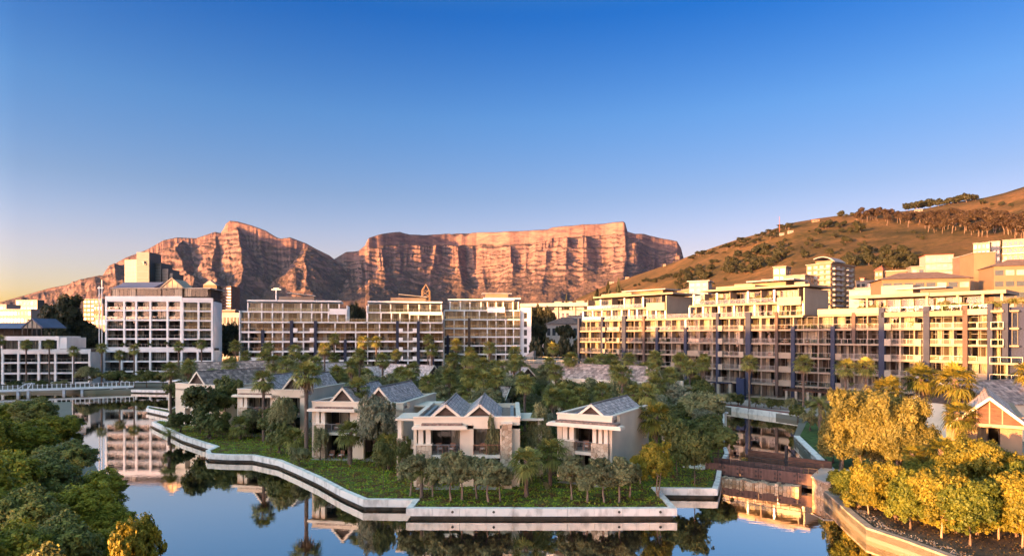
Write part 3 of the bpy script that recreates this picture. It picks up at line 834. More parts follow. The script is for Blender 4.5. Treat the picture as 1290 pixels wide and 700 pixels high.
roof_slab(w3, FR.u(1171, 3)+0.1, FR.u(1268, 3), 2.6, 14, 24.0, 24.7)
roof_slab(w3, FR.u(1128, 7), FR.u(1192, 7), 7, 12, 25.9, 26.2, 'roof_grey')
roof_slab(w3, FR.u(1110, 8), FR.u(1150, 8), 8, 13, 24.75, 26.9, 'cream_render', 'plant_room')
mb = MB(); mb.box(FR.u(1268)+0.13, FR.u(1268)+14, 1.6, 15, 1, Z[6]+0.6); mb.build('end_wall', M['dark_blue_render'], w3)
for k in (1, 2, 3):
    uu = FR.u(1268)+0.2; mb = MB(); mb.box(FR.u(1249), uu+2.4, -1.6, 1.55, Z[k]-0.36, Z[k]); mb.build('balcony_slab', M['white_slab'], w3)
    add_rail(w3, FR.u(1249), uu+2.4, -1.55, Z[k], 'glass')
for k in (4, 5, 6):
    uu = FR.u(1268)+0.2
    mb = MB(); mb.box(FR.u(1250), FR.u(1266), -1.3, 0, Z[k]-0.36, Z[k]); mb.build('balcony_slab', M['white_slab'], w3)
    mb = MB(); mb.box(uu+0.2, uu+1.6, 0.0, 1.58, Z[k]-0.3, Z[k]-0.05); mb.build('balcony_slab', M['white_slab'], w3)
    if k < 6:
        add_rail(w3, FR.u(1250), FR.u(1266), -1.25, Z[k], 'glass')
        add_window(w3, uu+0.4, uu+1.3, 1.0, Z[k], Z[k]+2.8, rng, 'frame_dark', cp=0)
for px, z0, z1, w, mt in [(1048.6, 2, 18.2, .85, 'fin_blue'), (1075, 14.5, 21.0, .7, 'fin_brown'), (1110.3, 2, 21.9, 1.1, 'fin_blue'), (1166.7, 2, 21.9, 1.1, 'fin_blue'), (1215.5, 8, 21.9, .8, 'fin_brown'), (1246.8, 2, 22.0, .8, 'fin_blue'), (1266, 11, 22.0, .9, 'fin_blue')]:
    fin(w3, FR, px, z0, z1, w, mt)
for px in (1118, 1156):
    for k in (1, 2, 3, 4, 5): planter(w3, FR, px, Z[k], 1.2)
# terrace pergola and entrance piers in front of the long block
pg = FR.root('pergola', 'dark timber pergola roof on white posts along the terrace of the sunlit block', 'pergola')
mb = MB()
for i in range(22): 
    u = FR.u(990, -4)+i*(FR.u(1048, -4)-FR.u(990, -4))/21; mb.box(u-0.08, u+0.08, -5.2, -1.0, 4.0, 4.2)
mb.box(FR.u(989, -4), FR.u(1049, -4), -4.9, -4.7, 3.8, 4.0); mb.box(FR.u(989, -4), FR.u(1049, -4), -1.5, -1.3, 3.8, 4.0)
mb.build('slat_roof', M['brown_timber'], pg)
for px in (991, 1003, 1018, 1033, 1046):
    u = FR.u(px, -4.8); mb = MB(); mb.box(u-0.25, u+0.25, -5.0, -4.6, 0.9, 3.8); mb.build('post', M['cream_render'], pg)
ep = FR.root('entrance_portico', 'white frame portico with tall grey slabs at the steps of the sunlit block', 'portico')
for px, h in ((898, 4.6), (906, 4.4), (921, 4.6)):
    u = FR.u(px, -5); mb = MB(); mb.box(u-0.35, u+0.35, -5.6, -5, 0.9, h); mb.build('pier', M['cream_render'], ep)
mb = MB(); mb.box(FR.u(897, -5), FR.u(922, -5), -5.7, -4.9, 4.65, 4.95); mb.build('beam', M['fin_blue'], ep)
for px, h in ((931.5, 6.2), (936, 6.0)):
    u = FR.u(px, -5); mb = MB(); mb.box(u-0.5, u+0.5, -5.6, -4.4, 0.9, h); mb.build('grey_slab', M['dark_blue_render'], ep)
mb = MB()
for i in range(7): mb.box(FR.u(897, -8), FR.u(914, -8), -9.2+i*0.42, -5.7, 0.9+i*0.15, 1.05+i*0.15)
mb.build('steps', M['paving'], ep)

M['white_slab'] = M.pop('_ws')
# --- central block, two wings
rng = random.Random(5)
ZC = [1.6, 4.9, 8.1, 11.2, 14.4, 17.5, 20.65, 24.0, 27.1]
FC = Front(303, 203, 558, 215)
c1 = FC.root('apartment_building', 'white terraced apartment block with blue pillars directly below the mountain saddle')
def UC(p, v=0.0): return [FC.u(x, v) for x in p]
for k in range(0, 6):
    B = UC([303, 313, 330.6, 343, 356, 367, 382, 397, 412, 422, 434.7, 448, 463, 478, 489, 500.6, 514, 527, 542, 558])
    rails = {i: ('bars' if i in (6, 7, 4, 15, 16) else 'glass') for i in range(20)}
    if k == 0: rails = {i: 'none' for i in range(20)}
    if k in (1, 2): rails.update({10: 'solid', 1: 'solid'})
    storey(c1, FC, B, ZC[k], ZC[k+1], rng, rec=1.8, slab=0.55, cp=0.5, rails=rails, walls={0: 'white_render', 12: 'white_render', 11: 'column', 18: 'white_render', 2: None, 8: None, 14: None, 1: 'column', 3: 'column', 4: 'column', 6: 'column', 7: 'column', 9: 'column', 13: 'column', 16: 'column', 17: 'column'}, depth=14, colw=0)
for lo, hi, tops in (([303, 313, 329.5, 343, 356, 379, 392.5, 405, 413.6, 425, 436], None, [312, 329.5, 343, 356, 379, 392.5, 405, 413.6, 427]), ([463, 480, 493, 504, 516, 527, 540, 557.5], None, [464, 479, 492, 514, 528, 542, 556])):
    storey(c1, FC, UC(lo), ZC[6], ZC[7], rng, rec=1.7, walls={i: 'column' for i in range(12)}, depth=14, slab=0.45)
    storey(c1, FC, UC(tops, 1.0), ZC[7], ZC[8], rng, v0=1.0, rec=0.9, walls={i: 'column' for i in range(12)}, depth=14, slab=0.45, rails={}, u0=FC.u(lo[0]), u1=FC.u(lo[-1]), cp=0.9)
    roof_slab(c1, FC.u(tops[0]-1, 0.5), FC.u(tops[-1]+(2 if lo[0] < 400 else 1), 0.5), 0.3, 13, ZC[8], ZC[8]+0.5)
    mid = (tops[0]+tops[-1])/2
    roof_slab(c1, FC.u(mid-18, 5), FC.u(mid+26, 5), 5, 10, ZC[8]+0.5, ZC[8]+1.9, 'beige_render', 'plant_room')
    mb = MB(); a_, b_ = FC.u(mid-8, 4), FC.u(mid+28, 4)
    mb.quad((a_, 4, ZC[8]+3.2), (b_, 4, ZC[8]+2.3), (b_, 10, ZC[8]+2.3), (a_, 10, ZC[8]+3.2)); mb.quad((a_, 4, ZC[8]+3.0), (a_, 10, ZC[8]+3.0), (b_, 10, ZC[8]+2.1), (b_, 4, ZC[8]+2.1))
    mb.quad((a_, 4, ZC[8]+3.0), (b_, 4, ZC[8]+2.1), (b_, 4, ZC[8]+2.3), (a_, 4, ZC[8]+3.2)); mb.build('tilted_roof', M['roof_grey'], c1)
mb = MB(); mb.box(FC.u(415), FC.u(437), -0.35, 0, ZC[7]-1.0, ZC[7]+0.9); mb.build('parapet_panel', M['white_render'], c1)
mb = MB(); mb.box(FC.u(515), FC.u(557), -0.35, 0, ZC[7]-1.0, ZC[7]+0.1); mb.build('parapet_panel', M['white_render'], c1)
mb = MB(); mb.box(FC.u(303)-0.4, FC.u(303)-0.1, -0.3, 14, 1, ZC[7]); mb.build('end_wall', M['white_render'], c1)
for a in (436.3, 461.5): 
    mb = MB(); mb.box(FC.u(a), FC.u(a)+0.3, 0.4, 12, ZC[6], ZC[7]+2); mb.build('end_wall', M['white_render'], c1)
add_rail(c1, FC.u(437), FC.u(461), 0.05, ZC[6], 'glass')
mb = MB(); mb.box(FC.u(436.6), FC.u(461.4), 0, 14, ZC[6]-0.45, ZC[6]); mb.build('floor_slab', M['white_slab'], c1)
for px, z0, z1 in ((330.6, 8, 17.9), (367, 9, 21), (397, 2, 21), (434.7, 4, 14.8), (500.6, 2, 21), (527, 2, 21), (545, 4, 14.6)):
    fin(c1, FC, px, z0, z1, .95)
for px in (372, 392.7, 505, 522.5):
    for k in (2, 3, 4, 5): planter(c1, FC, px, ZC[k], 1.3)
ant = P(348, 212, ZC[8]+0.5)
an = thing('roof_antenna', ant, 0, 'slim mast with crossbars on the roof of the white terraced block', 'antenna')
mb = MB(); mb.tube([(0, 0, 0), (0, 0, 4.2)], 0.22, 8); mb.build('mast', M['white_render'], an)
mb = MB(); mb.box(-1.6, 1.6, -0.1, 0.1, 3.7, 4.0); mb.box(-0.9, 0.9, -0.1, 0.1, 4.2, 4.4); mb.build('crossbar', M['white_render'], an)

FC2 = Front(559, 230, 655, 232)
c2 = FC2.root('apartment_building', 'golden lit end wing of the central white block with pale blank end wall')
ZD = [z+1.45 for z in ZC]; ZD[0] = 1.6
def U2(p, v=0.0): return [FC2.u(x, v) for x in p]
B = U2([559.5, 572, 585, 591, 604, 614, 625, 637, 647, 655])
for k in range(0, 6):
    rails = {i: 'glass' for i in range(10)}
    if k == 0: rails = {i: 'none' for i in range(20)}
    storey(c2, FC2, B, ZD[k], ZD[k+1], rng, rec=1.7, slab=0.5, rails=rails, walls={0: 'white_render', 1: 'column', 2: 'column', 4: 'beige_render', 5: 'column', 6: 'white_render', 7: 'column', 8: 'column'}, depth=14, cp=0.95)
storey(c2, FC2, B, ZD[6], ZD[7], rng, rec=1.7, walls={i: 'column' for i in range(0, 10, 2)}, depth=14, slab=0.45, cp=0.95)
B = U2([567, 580, 592, 606, 614, 625, 634, 646, 653], 1.0)
storey(c2, FC2, B, ZD[7], ZD[8]+0.3, rng, v0=0.8, rec=1.0, walls={i: 'column' for i in range(10)}, depth=14, slab=0.45, cp=0.95, u0=FC2.u(559.5), u1=FC2.u(655), rails={6: 'none', 7: 'none', 5: 'none'})
roof_slab(c2, FC2.u(564), FC2.u(648), 0.2, 13, ZD[8]+0.3, ZD[8]+0.8); roof_slab(c2, FC2.u(609), FC2.u(656), 0.0, 13, ZD[8]+0.81, ZD[8]+1.3)
roof_slab(c2, FC2.u(612, 5), FC2.u(640, 5), 5, 10, ZD[8]+1.3, ZD[8]+3.0, 'beige_render', 'plant_room'); roof_slab(c2, FC2.u(607, 4), FC2.u(645, 4), 4, 11, ZD[8]+3.0, ZD[8]+3.3, 'roof_grey')
mb = MB(); mb.box(FC2.u(614), FC2.u(636), -0.4, 0, ZD[7]-1.0, ZD[7]+1.0); mb.build('parapet_panel', M['white_render'], c2)
mb = MB(); mb.box(FC2.u(655)+0.2, FC2.u(655)+4.3, 1.4, 14, 1, ZD[7]+1.0); mb.build('end_wall', M['white_render'], c2)
mb = MB(); uu = FC2.u(655)+1.6
for k in range(1, 7): mb.box(uu, uu+1.1, 1.34, 1.4, ZD[k]+0.3, ZD[k]+2.4)
mb.build('window', M['frame_dark'], c2)
for px, z0, z1 in ((564, 6, 16.5), (591, 2, 22.5)): fin(c2, FC2, px, z0, z1, .9, 'fin_brown' if px == 591 else 'fin_blue')

# --- white framed loggia block on the left
def loggia(name, fr, label, cols, beams, rng, depth=14, fw=0.62, bh=0.5, cp=0.8, rec=1.7, back=2.8, top=None, cat='apartment building'):
    """grid frame of columns (u) and beams (z of beam top); windows behind"""
    r = fr.root(name, label, cat)
    for z in beams:
        mb = MB(); mb.box(cols[0]-fw/2, cols[-1]+fw/2, 0.06, rec+0.1, z-bh, z); mb.build('floor_slab', M['white_slab'], r)
    zt = beams[-1]+(top or 0)
    for u in cols:
        mb = MB(); mb.box(u-fw/2, u+fw/2, 0, 0.6, beams[0]-bh-0.01, beams[-1]+0.004); mb.build('column', M['white_render'], r)
        mb = MB(); mb.box(u-0.12, u+0.12, 0.62, rec+back, beams[0], beams[-1]-bh-0.005); mb.build('cross_wall', M['beige_render'], r)
    if top:
        mb = MB(); mb.box(cols[0]-fw/2, cols[-1]+fw/2, 0, 0.3, beams[-1]+0.006, zt); mb.build('parapet', M['white_render'], r)
    for z0, z1 in zip(beams[:-1], beams[1:]):
        for a, b in zip(cols[:-1], cols[1:]):
            add_window(r, a+0.13, b-0.13, rec, z0, z1-bh-0.002, rng, 'frame_dark', cp=cp)
            add_rail(r, a+fw/2, b-fw/2, 0.12, z0, 'glass', 0.95)
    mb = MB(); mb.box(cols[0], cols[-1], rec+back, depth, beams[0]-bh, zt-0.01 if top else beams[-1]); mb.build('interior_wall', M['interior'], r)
    for u in (cols[0]-fw/2, cols[-1]+fw/2-0.2):
        mb = MB(); mb.box(u+0.002, u+0.198, 0.61, depth+0.1, 0.9, beams[-1]-0.003); mb.build('end_wall', M['white_render'], r)
    return r
rng = random.Random(21)
FL1 = Front(133.5, 203, 228.5, 203.0); FL2 = Front(228.5, 202.8, 268, 205)
lb = loggia('apartment_building', FL1, 'tall white framed apartment block with glass attic and gabled conservatory on the left', [FL1.u(p) for p in (133.5, 156.4, 171.5, 189.3, 210.8, 228)], [12.4, 15.3, 18.3, 21.3, 24.4, 27.45], rng, top=1.25)
lb2 = loggia('apartment_building', FL2, 'two bay right hand slice of the tall white framed block', [FL2.u(p) for p in (229.8, 250, 267)], [12.4, 15.2, 18.2, 21.1, 24.2, 27.2], rng, top=1.0)
FL3 = Front(131, 202.4, 268, 203.6)
lb3 = loggia('apartment_building', FL3, 'low white podium storeys under the tall framed block behind the palms', [FL3.u(p) for p in (131, 153, 171, 189, 211, 228.5, 249, 267.5)], [1.6, 4.9, 8.1, 11.3], rng, depth=5, rec=1.6, back=1.4, top=0.75, cp=0.5)
# attic, roof and conservatory
def zc(py, D=205): return ZP(py, D)
for (a, b) in ((140, 171), (172, 203), (231, 262)):
    fr = FL1; ua, ub = fr.u(a, 2.5), fr.u(b, 2.5)
    add_window(lb, ua, ub, 2.5, 28.7, 31.2, rng, 'frame_dark', cp=0.9)
mb = MB(); mb.box(FL1.u(139, 3), FL1.u(262, 3), 5.0, 12, 28.3, 31.2); mb.build('attic_wall', M['interior'], lb)
mb = MB(); mb.box(FL1.u(139, 2), FL1.u(265, 2), 2.0, 12.5, 31.2, 31.5); mb.build('roof', M['roof_grey'], lb)
mb = MB(); a_, b_ = FL1.u(143, 3), FL1.u(194, 3)
mb.extr([(a_, 2.6, 31.6), (a_, 9, 33.9), (a_, 9.3, 33.9), (a_, 9.3, 31.6)], (b_-a_, 0, 0)); mb.build('mono_pitch_roof', M['roof_blue'], lb)
mb = MB(); a_, b_ = FL1.u(204.5, 2), FL1.u(231, 2); m_ = (a_+b_)/2
mb.extr([(a_, 1.6, 31.5), (b_, 1.6, 31.5), (m_, 1.6, 34.4)], (0, 8, 0)); cons = mb.build('conservatory_gable', M['curtain'], lb)
mb = MB(); mb.bar((a_-0.4, 1.4, 31.4), (m_, 1.4, 34.6), 0.3, 0.25); mb.bar((m_, 1.4, 34.6), (b_+0.4, 1.4, 31.4), 0.3, 0.25); mb.box(a_, b_, 1.3, 1.55, 31.3, 31.5)
for t in (0.25, 0.5, 0.75): mb.box(a_+(b_-a_)*t-0.06, a_+(b_-a_)*t+0.06, 1.48, 1.58, 31.5, 31.5+2.8*(1-abs(t-0.5)*2))
mb.build('gable_frame', M['frame_metal'], cons)
add_window(lb, a_+0.2, b_-0.2, 1.55, 28.7, 31.2, rng, 'frame_dark', cp=1.0)
for px in (125, 128.5):
    m_ = thing('roof_mast', P(px, 203, 0.9), 0, 'thin pale mast at the left edge of the tall framed block, '+('outer' if px < 127 else 'inner'), 'mast')
    mb = MB(); mb.tube([(0, 0, 0), (0, 0, 31 if px < 127 else 33)], 0.17, 6); mb.box(-0.5, 0.5, -0.1, 0.1, 30.2, 30.6); mb.build('pole', M['white_render'], m_)

# --- low block at the far left
rng = random.Random(22)
FL4 = Front(-45, 190, 113, 195)
fl = loggia('apartment_building', FL4, 'low white framed apartment block at the left edge behind the white footbridge', [FL4.u(p) for p in (-45, -20, 3, 23, 48.5, 69.5, 92, 112.5)], [1.9, 4.9, 8.1, 11.0], rng, depth=15, top=1.0)
cols = [FL4.u(p, 1.5) for p in (-45, -20, 1, 24, 50, 73)]
mb = MB(); mb.box(cols[0], cols[-1]+0.4, 1.3, 14, 14.6, 15.9); mb.build('roof', M['white_render'], fl)
for u in cols: 
    mb = MB(); mb.box(u-0.3, u+0.3, 1.5, 2.1, 11.1, 14.6); mb.build('column', M['white_render'], fl)
for a, b in zip(cols[:-1], cols[1:]): add_window(fl, a+0.3, b-0.3, 3.0, 11.3, 14.55, rng, 'frame_dark')
mb = MB(); mb.box(cols[0], cols[-1], 5.5, 13.9, 11.1, 14.59); mb.build('interior_wall', M['interior'], fl)
mb = MB(); mb.box(cols[-1]+0.42, FL4.u(84, 1.5), 1.5, 13, 12.1, 15.5); mb.build('stair_block', M['white_render'], fl)
cons = FL4.root('rooftop_conservatory', 'dark framed glass rooftop conservatory with blue gabled roof on the low left block', 'conservatory')
a_, b_ = FL4.u(-45, 3), FL4.u(28, 3)
add_window(cons, a_, b_, 3.0, 15.9, 18.3, rng, 'frame_dark', cp=0.5)
mb = MB(); mb.box(a_, b_, 8, 12, 15.9, 18.3); mb.build('back_wall', M['interior'], cons)
mb = MB(); mb.extr([(a_, 2.6, 18.3), (a_, 7, 20.0), (a_, 12, 20.0), (a_, 12, 18.3)], (b_-a_, 0, 0)); mb.build('roof', M['roof_blue'], cons)
a_, b_ = FL4.u(29, 2), FL4.u(53, 2); m_ = (a_+b_)/2; c_ = FL4.u(66, 6)
mb = MB(); mb.extr([(a_-0.5, 1.6, 18.6), (m_, 1.6, 21.4), (m_, 1.6, 21.15), (a_-0.3, 1.6, 18.4)], (2.6, 8, 0)); mb.extr([(m_, 1.6, 21.4), (b_+0.5, 1.6, 18.6), (b_+0.3, 1.6, 18.4), (m_, 1.6, 21.15)], (2.6, 8, 0)); mb.build('roof', M['roof_blue'], cons)
mb = MB(); mb.extr([(a_, 1.8, 18.3), (b_, 1.8, 18.3), (m_, 1.8, 21.0)], (0, 0.1, 0)); mb.build('gable_glass', M['curtain'], cons)
mb = MB()
for t in (0.0, 0.25, 0.5, 0.75, 1.0): mb.box(a_+(b_-a_)*t-0.07, a_+(b_-a_)*t+0.07, 1.66, 1.78, 15.9, 18.4+2.6*(1-abs(t-0.5)*2))
mb.box(a_, b_, 1.66, 1.78, 18.2, 18.4); mb.build('frame', M['frame_dark'], cons)
add_window(cons, a_, b_, 2.0, 15.9, 18.2, rng, 'frame_dark', cp=0.5)
# ------------------------------------------------------------ villas
def slate_mat(name, c1, c2, mortar, s=1.0, rough=0.6):
    m = bpy.data.materials.new(name); m.use_nodes = True
    n, l = m.node_tree.nodes, m.node_tree.links
    b = n['Principled BSDF']; b.inputs['Roughness'].default_value = rough; b.inputs['Specular IOR Level'].default_value = 0.35
    tc = n.new('ShaderNodeTexCoord'); sx = n.new('ShaderNodeSeparateXYZ'); cx = n.new('ShaderNodeCombineXYZ')
    l.new(tc.outputs['Object'], sx.inputs[0]); l.new(sx.outputs['Y'], cx.inputs['X'])
    mm = n.new('ShaderNodeMath'); mm.operation = 'MULTIPLY'; mm.inputs[1].default_value = 1.45; l.new(sx.outputs['Z'], mm.inputs[0]); l.new(mm.outputs[0], cx.inputs['Y'])
    br = n.new('ShaderNodeTexBrick'); br.inputs['Scale'].default_value = 1.0; br.inputs['Brick Width'].default_value = 0.42*s; br.inputs['Row Height'].default_value = 0.34*s
    br.inputs['Mortar Size'].default_value = 0.016; br.inputs['Mortar Smooth'].default_value = 0.3; br.inputs['Bias'].default_value = -0.1
    br.inputs['Color1'].default_value = (*c1, 1); br.inputs['Color2'].default_value = (*c2, 1); br.inputs['Mortar'].default_value = (*mortar, 1)
    l.new(cx.outputs[0], br.inputs['Vector'])
    nz = n.new('ShaderNodeTexNoise'); nz.inputs['Scale'].default_value = 1.6; nz.inputs['Detail'].default_value = 6; l.new(tc.outputs['Object'], nz.inputs['Vector'])
    hs = n.new('ShaderNodeHueSaturation'); mr = n.new('ShaderNodeMapRange'); mr.inputs[1].default_value = 0.3; mr.inputs[2].default_value = 0.7; mr.inputs[3].default_value = 0.6; mr.inputs[4].default_value = 1.35
    l.new(nz.outputs['Fac'], mr.inputs[0]); l.new(mr.outputs[0], hs.inputs['Value']); l.new(br.outputs['Color'], hs.inputs['Color']); l.new(hs.outputs[0], b.inputs['Base Color'])
    bp = n.new('ShaderNodeBump'); bp.inputs['Strength'].default_value = 0.8; bp.inputs['Distance'].default_value = 0.04; l.new(br.outputs['Fac'], bp.inputs['Height']); bp.invert = True
    l.new(bp.outputs[0], b.inputs['Normal'])
    MATS[name] = m
slate_mat('slate', (0.60, 0.48, 0.43), (0.29, 0.23, 0.21), (0.05, 0.05, 0.055))
slate_mat('old_slate', (0.46, 0.33, 0.27), (0.13, 0.09, 0.075), (0.03, 0.028, 0.03), 1.5)
def stone_mat():
    m = bpy.data.materials.new('rubble_stone'); m.use_nodes = True
    n, l = m.node_tree.nodes, m.node_tree.links; b = n['Principled BSDF']; b.inputs['Roughness'].default_value = 0.9
    tc = n.new('ShaderNodeTexCoord'); vo = n.new('ShaderNodeTexVoronoi'); vo.inputs['Scale'].default_value = 2.6; vo.inputs['Randomness'].default_value = 0.9
    l.new(tc.outputs['Object'], vo.inputs['Vector'])
    ve = n.new('ShaderNodeTexVoronoi'); ve.feature = 'DISTANCE_TO_EDGE'; ve.inputs['Scale'].default_value = 2.6; ve.inputs['Randomness'].default_value = 0.9; l.new(tc.outputs['Object'], ve.inputs['Vector'])
    sp = n.new('ShaderNodeSeparateColor'); l.new(vo.outputs['Color'], sp.inputs[0])
    cr = n.new('ShaderNodeValToRGB'); e = cr.color_ramp.elements; e[0].color = (0.30, 0.19, 0.11, 1); e[1].color = (0.56, 0.44, 0.31, 1); l.new(sp.outputs[0], cr.inputs[0])
    c2 = n.new('ShaderNodeValToRGB'); e = c2.color_ramp.elements; e[0].position = 0.0; e[1].position = 0.06; e[0].color = (0.35, 0.35, 0.35, 1); l.new(ve.outputs['Distance'], c2.inputs[0])
    mx = n.new('ShaderNodeMix'); mx.data_type = 'RGBA'; mx.blend_type = 'MULTIPLY'; mx.inputs[0].default_value = 1; l.new(cr.outputs[0], mx.inputs[6]); l.new(c2.outputs[0], mx.inputs[7])
    l.new(mx.outputs[2], b.inputs['Base Color'])
    bp = n.new('ShaderNodeBump'); bp.inputs['Strength'].default_value = 0.6; bp.inputs['Distance'].default_value = 0.06; l.new(ve.outputs['Distance'], bp.inputs['Height']); l.new(bp.outputs[0], b.inputs['Normal'])
    MATS['rubble_stone'] = m
stone_mat()
nmat('plaster', (0.72, 0.59, 0.44), 0.9, var=0.10, vscale=0.35, bump=0.08, bscale=12)
nmat('plaster_trim', (0.76, 0.64, 0.50), 0.85, var=0.08, vscale=0.5)
nmat('clay_flat', (0.34, 0.24, 0.19), 0.95, var=0.2, vscale=3)
nmat('tan_plaster', (0.24, 0.17, 0.11), 0.9, var=0.1)
nmat('tan_trim', (0.34, 0.25, 0.17), 0.9, var=0.1)
nmat('clay_strip', (0.34, 0.22, 0.17), 0.95, var=0.3, vscale=4, bump=0.5)
nmat('gable_brown', (0.10, 0.07, 0.055), 0.8, var=0.2, vscale=2, stretch=(1, 1, 5))
nmat('chair_wood', (0.30, 0.14, 0.08), 0.6, var=0.15, vscale=5)
nmat('cushion', (0.62, 0.56, 0.50), 0.9, var=0.05)

def gable_roof(root, uc, hw, v0, v1, ze, zr, mat='slate', barge=True, wall=True):
    t = 0.14; ov = 0.28
    m = MB(); sl = (zr-ze)/hw
    for s in (-1, 1):
        m.extr([(uc, v0-ov, zr), (uc+s*(hw+ov), v0-ov, ze-sl*ov), (uc+s*(hw+ov), v0-ov, ze-sl*ov+t), (uc, v0-ov, zr+t)][::s], (0, v1-v0+2*ov, 0))
    r = m.build('roof', M[mat], root)
    mb = MB(); mb.box(uc-0.1, uc+0.1, v0-ov-0.01, v1+ov, zr+t-0.05, zr+t+0.07); mb.build('ridge_cap', M['roof_felt'], r)
    if wall:
        mb = MB(); mb.extr([(uc-hw, v0+0.12, ze-0.05), (uc+hw, v0+0.12, ze-0.05), (uc, v0+0.12, zr-0.02)], (0, 0.12, 0)); mb.extr([(uc-hw, v1-0.2, ze-0.05), (uc+hw, v1-0.2, ze-0.05), (uc, v1-0.2, zr-0.02)], (0, 0.12, 0))
        mb.build('gable_wall', M['gable_brown'], r)
    if barge:
        mb = MB()
        for s in (-1, 1): mb.bar((uc+s*(hw+ov+0.05), v0-ov-0.06, ze-sl*ov-0.02), (uc, v0-ov-0.06, zr+0.02), 0.1, 0.24)
        mb.build('barge_board', M['plaster_trim'], r)
    return r

def villa(front, label, zg=0.8, dep=14.0, gables=(), open_=(), canopy=None, stone_pier=None, side_r=False, side_l=False, rng=None, roofmat='slate', cat='villa', ground_open=True, dbl=0, name='villa', wm='plaster', tm='plaster_trim'):
    """two storey flat fronted villa: openings are (u0,u1) pairs on the upper floor; ground floor repeats them"""
    rng = rng or random.Random(1)
    r = front.root(name, label, cat); W = front.L
    z1, z2, zp = zg+3.25, zg+6.2, zg+6.95; rec = 2.3
    edges = [0.0]+[e for o in open_ for e in o]+[W]
    m = MB()
    for i in range(0, len(edges), 2):
        a, b = edges[i], edges[i+1]
        if b-a > 0.05: m.box(a, b, 0.0, 0.5 if 0 < i < len(edges)-2 else rec+0.1, zg-0.3, z2-0.004)
    m.box(0, W, 0.0, 0.45, z2-0.35, zp)
    m.box(0.0, 0.35, rec+0.1, dep, zg-0.3, zp-0.003); m.box(W-0.35, W, rec+0.1, dep, zg-0.3, zp-0.003); m.box(0.35, W-0.35, dep-0.35, dep, zg-0.3, zp-0.006)
    if not ground_open:
        for a, b in open_: m.box(a, b, 0.12, 0.5, zg-0.3, z1-0.3)
    m.build('wall', M[wm], r)
    mb = MB(); mb.box(0.46, W-0.36, 0.46, dep-0.36, z2-0.1, z2+0.25); mb.build('flat_roof', M['clay_flat'], r)
    mb = MB(); mb.box(-0.08, W+0.08, -0.08, 0.5, zp, zp+0.12); mb.box(-0.08, 0.4, 0.5, dep+0.05, zp, zp+0.12); mb.box(W-0.4, W+0.08, 0.5, dep+0.05, zp, zp+0.12); mb.build('parapet_coping', M[tm], r)
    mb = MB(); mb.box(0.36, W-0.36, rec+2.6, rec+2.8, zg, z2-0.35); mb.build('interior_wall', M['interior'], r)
    for i, (a, b) in enumerate(open_):
        mb = MB(); mb.box(a-0.02, b+0.02, -0.35, rec+2.5, z1-0.32, z1); mb.build('balcony_floor', M[tm], r)
        add_window(r, a+0.02, b-0.02, rec, z1+0.02, z2-0.37, rng, 'frame_dark', pane=1.1, cp=1.0)
        mb = MB(); z = z1
        mb.box(a, b, -0.30, -0.22, z+0.98, z+1.05)
        n = max(1, round((b-a)/1.2))
        for k in range(n+1): mb.box(a+(b-a)*k/n-0.03, a+(b-a)*k/n+0.03, -0.29, -0.23, z, z+0.98)
        for k in range(1, int((b-a)/0.14)): mb.box(a+k*0.14-0.008, a+k*0.14+0.008, -0.27, -0.25, z+0.06, z+0.98)
        mb.build('railing', M['chair_wood' if i else 'frame_metal'], r)
        if ground_open:
            add_window(r, a+0.02, b-0.02, rec, zg+0.02, z1-0.34, rng, 'frame_dark', pane=1.1, cp=0.7)
            mb = MB(); mb.box(a, b, -1.2, rec, zg-0.3, zg); mb.build('patio_floor', M['paving'], r)
    if dbl is not None and open_:
        a = open_[dbl][0]
        mb = MB(); mb.box(a+0.05, a+1.55, -0.5, 0.35, zg-0.3, z1+1.0); mb.build('stone_base', M['rubble_stone'], r)
        mb = MB(); mb.box(a-0.02, a+1.62, -0.57, 0.42, z1+1.001, z1+1.12); mb.build('base_cap', M[tm], r)
        for q in (0.2, 0.95):
            mb = MB(); mb.box(a+q, a+q+0.5, -0.32, 0.2, z1+1.12, z2-0.35); mb.build('column', M[tm], r)
    if canopy:
        a, b, pr = canopy
        mb = MB(); mb.box(a, b, -pr, -0.002, z2-0.34, z2-0.08); mb.box(a+0.1, b-0.1, -pr+0.12, -0.002, z2-0.08, z2+0.02); cn = mb.build('canopy', M[tm], r)
        mb = MB(); mb.box(a+0.9, b-0.5, -pr+0.3, -0.004, z2+0.021, z2+0.22); mb.build('clay_tiles', M['clay_strip'], cn)
    if stone_pier:
        a, b = stone_pier
        mb = MB(); mb.box(a, b, -0.9, -0.003, zg-0.3, z2+0.25); mb.build('stone_pier', M['rubble_stone'], r)
        mb = MB(); mb.box(a-0.06, b+0.06, -0.96, 0.02, z2+0.25, z2+0.33); mb.build('pier_cap', M[tm], r)
    for side, on in ((1, side_r), (-1, side_l)):
        if not on: continue
        x0, x1 = (W+0.01, W+2.6) if side > 0 else (-2.6, -0.01)
        mb = MB(); mb.box(x0, x1, 4.2, 9.5, z2-0.1, z2+0.12); mb.build('canopy', M[tm], r)
        mb = MB(); mb.box(x0, x1-0.2*side if side > 0 else x1, 4.6, 9.2, z1-0.25, z1); mb.build('balcony_floor', M[tm], r)
        for vv in (4.7, 5.6):
            xx = x1-0.6 if side > 0 else x0+0.15
            mb = MB(); mb.box(xx, xx+0.42, vv, vv+0.42, z1+0.9, z2-0.1); mb.build('column', M[tm], r)
        xx = x1-0.75 if side > 0 else x0+0.05
        mb = MB(); mb.box(xx, xx+0.7, 4.6, 6.2, zg-0.3, z1+0.9); mb.build('stone_base', M['rubble_stone'], r)
    for g_ in gables:
        uc, hw, v0, v1, zr = g_[:5]
        gable_roof(r, uc, hw, v0, v1, z2+0.45, zr, roofmat)
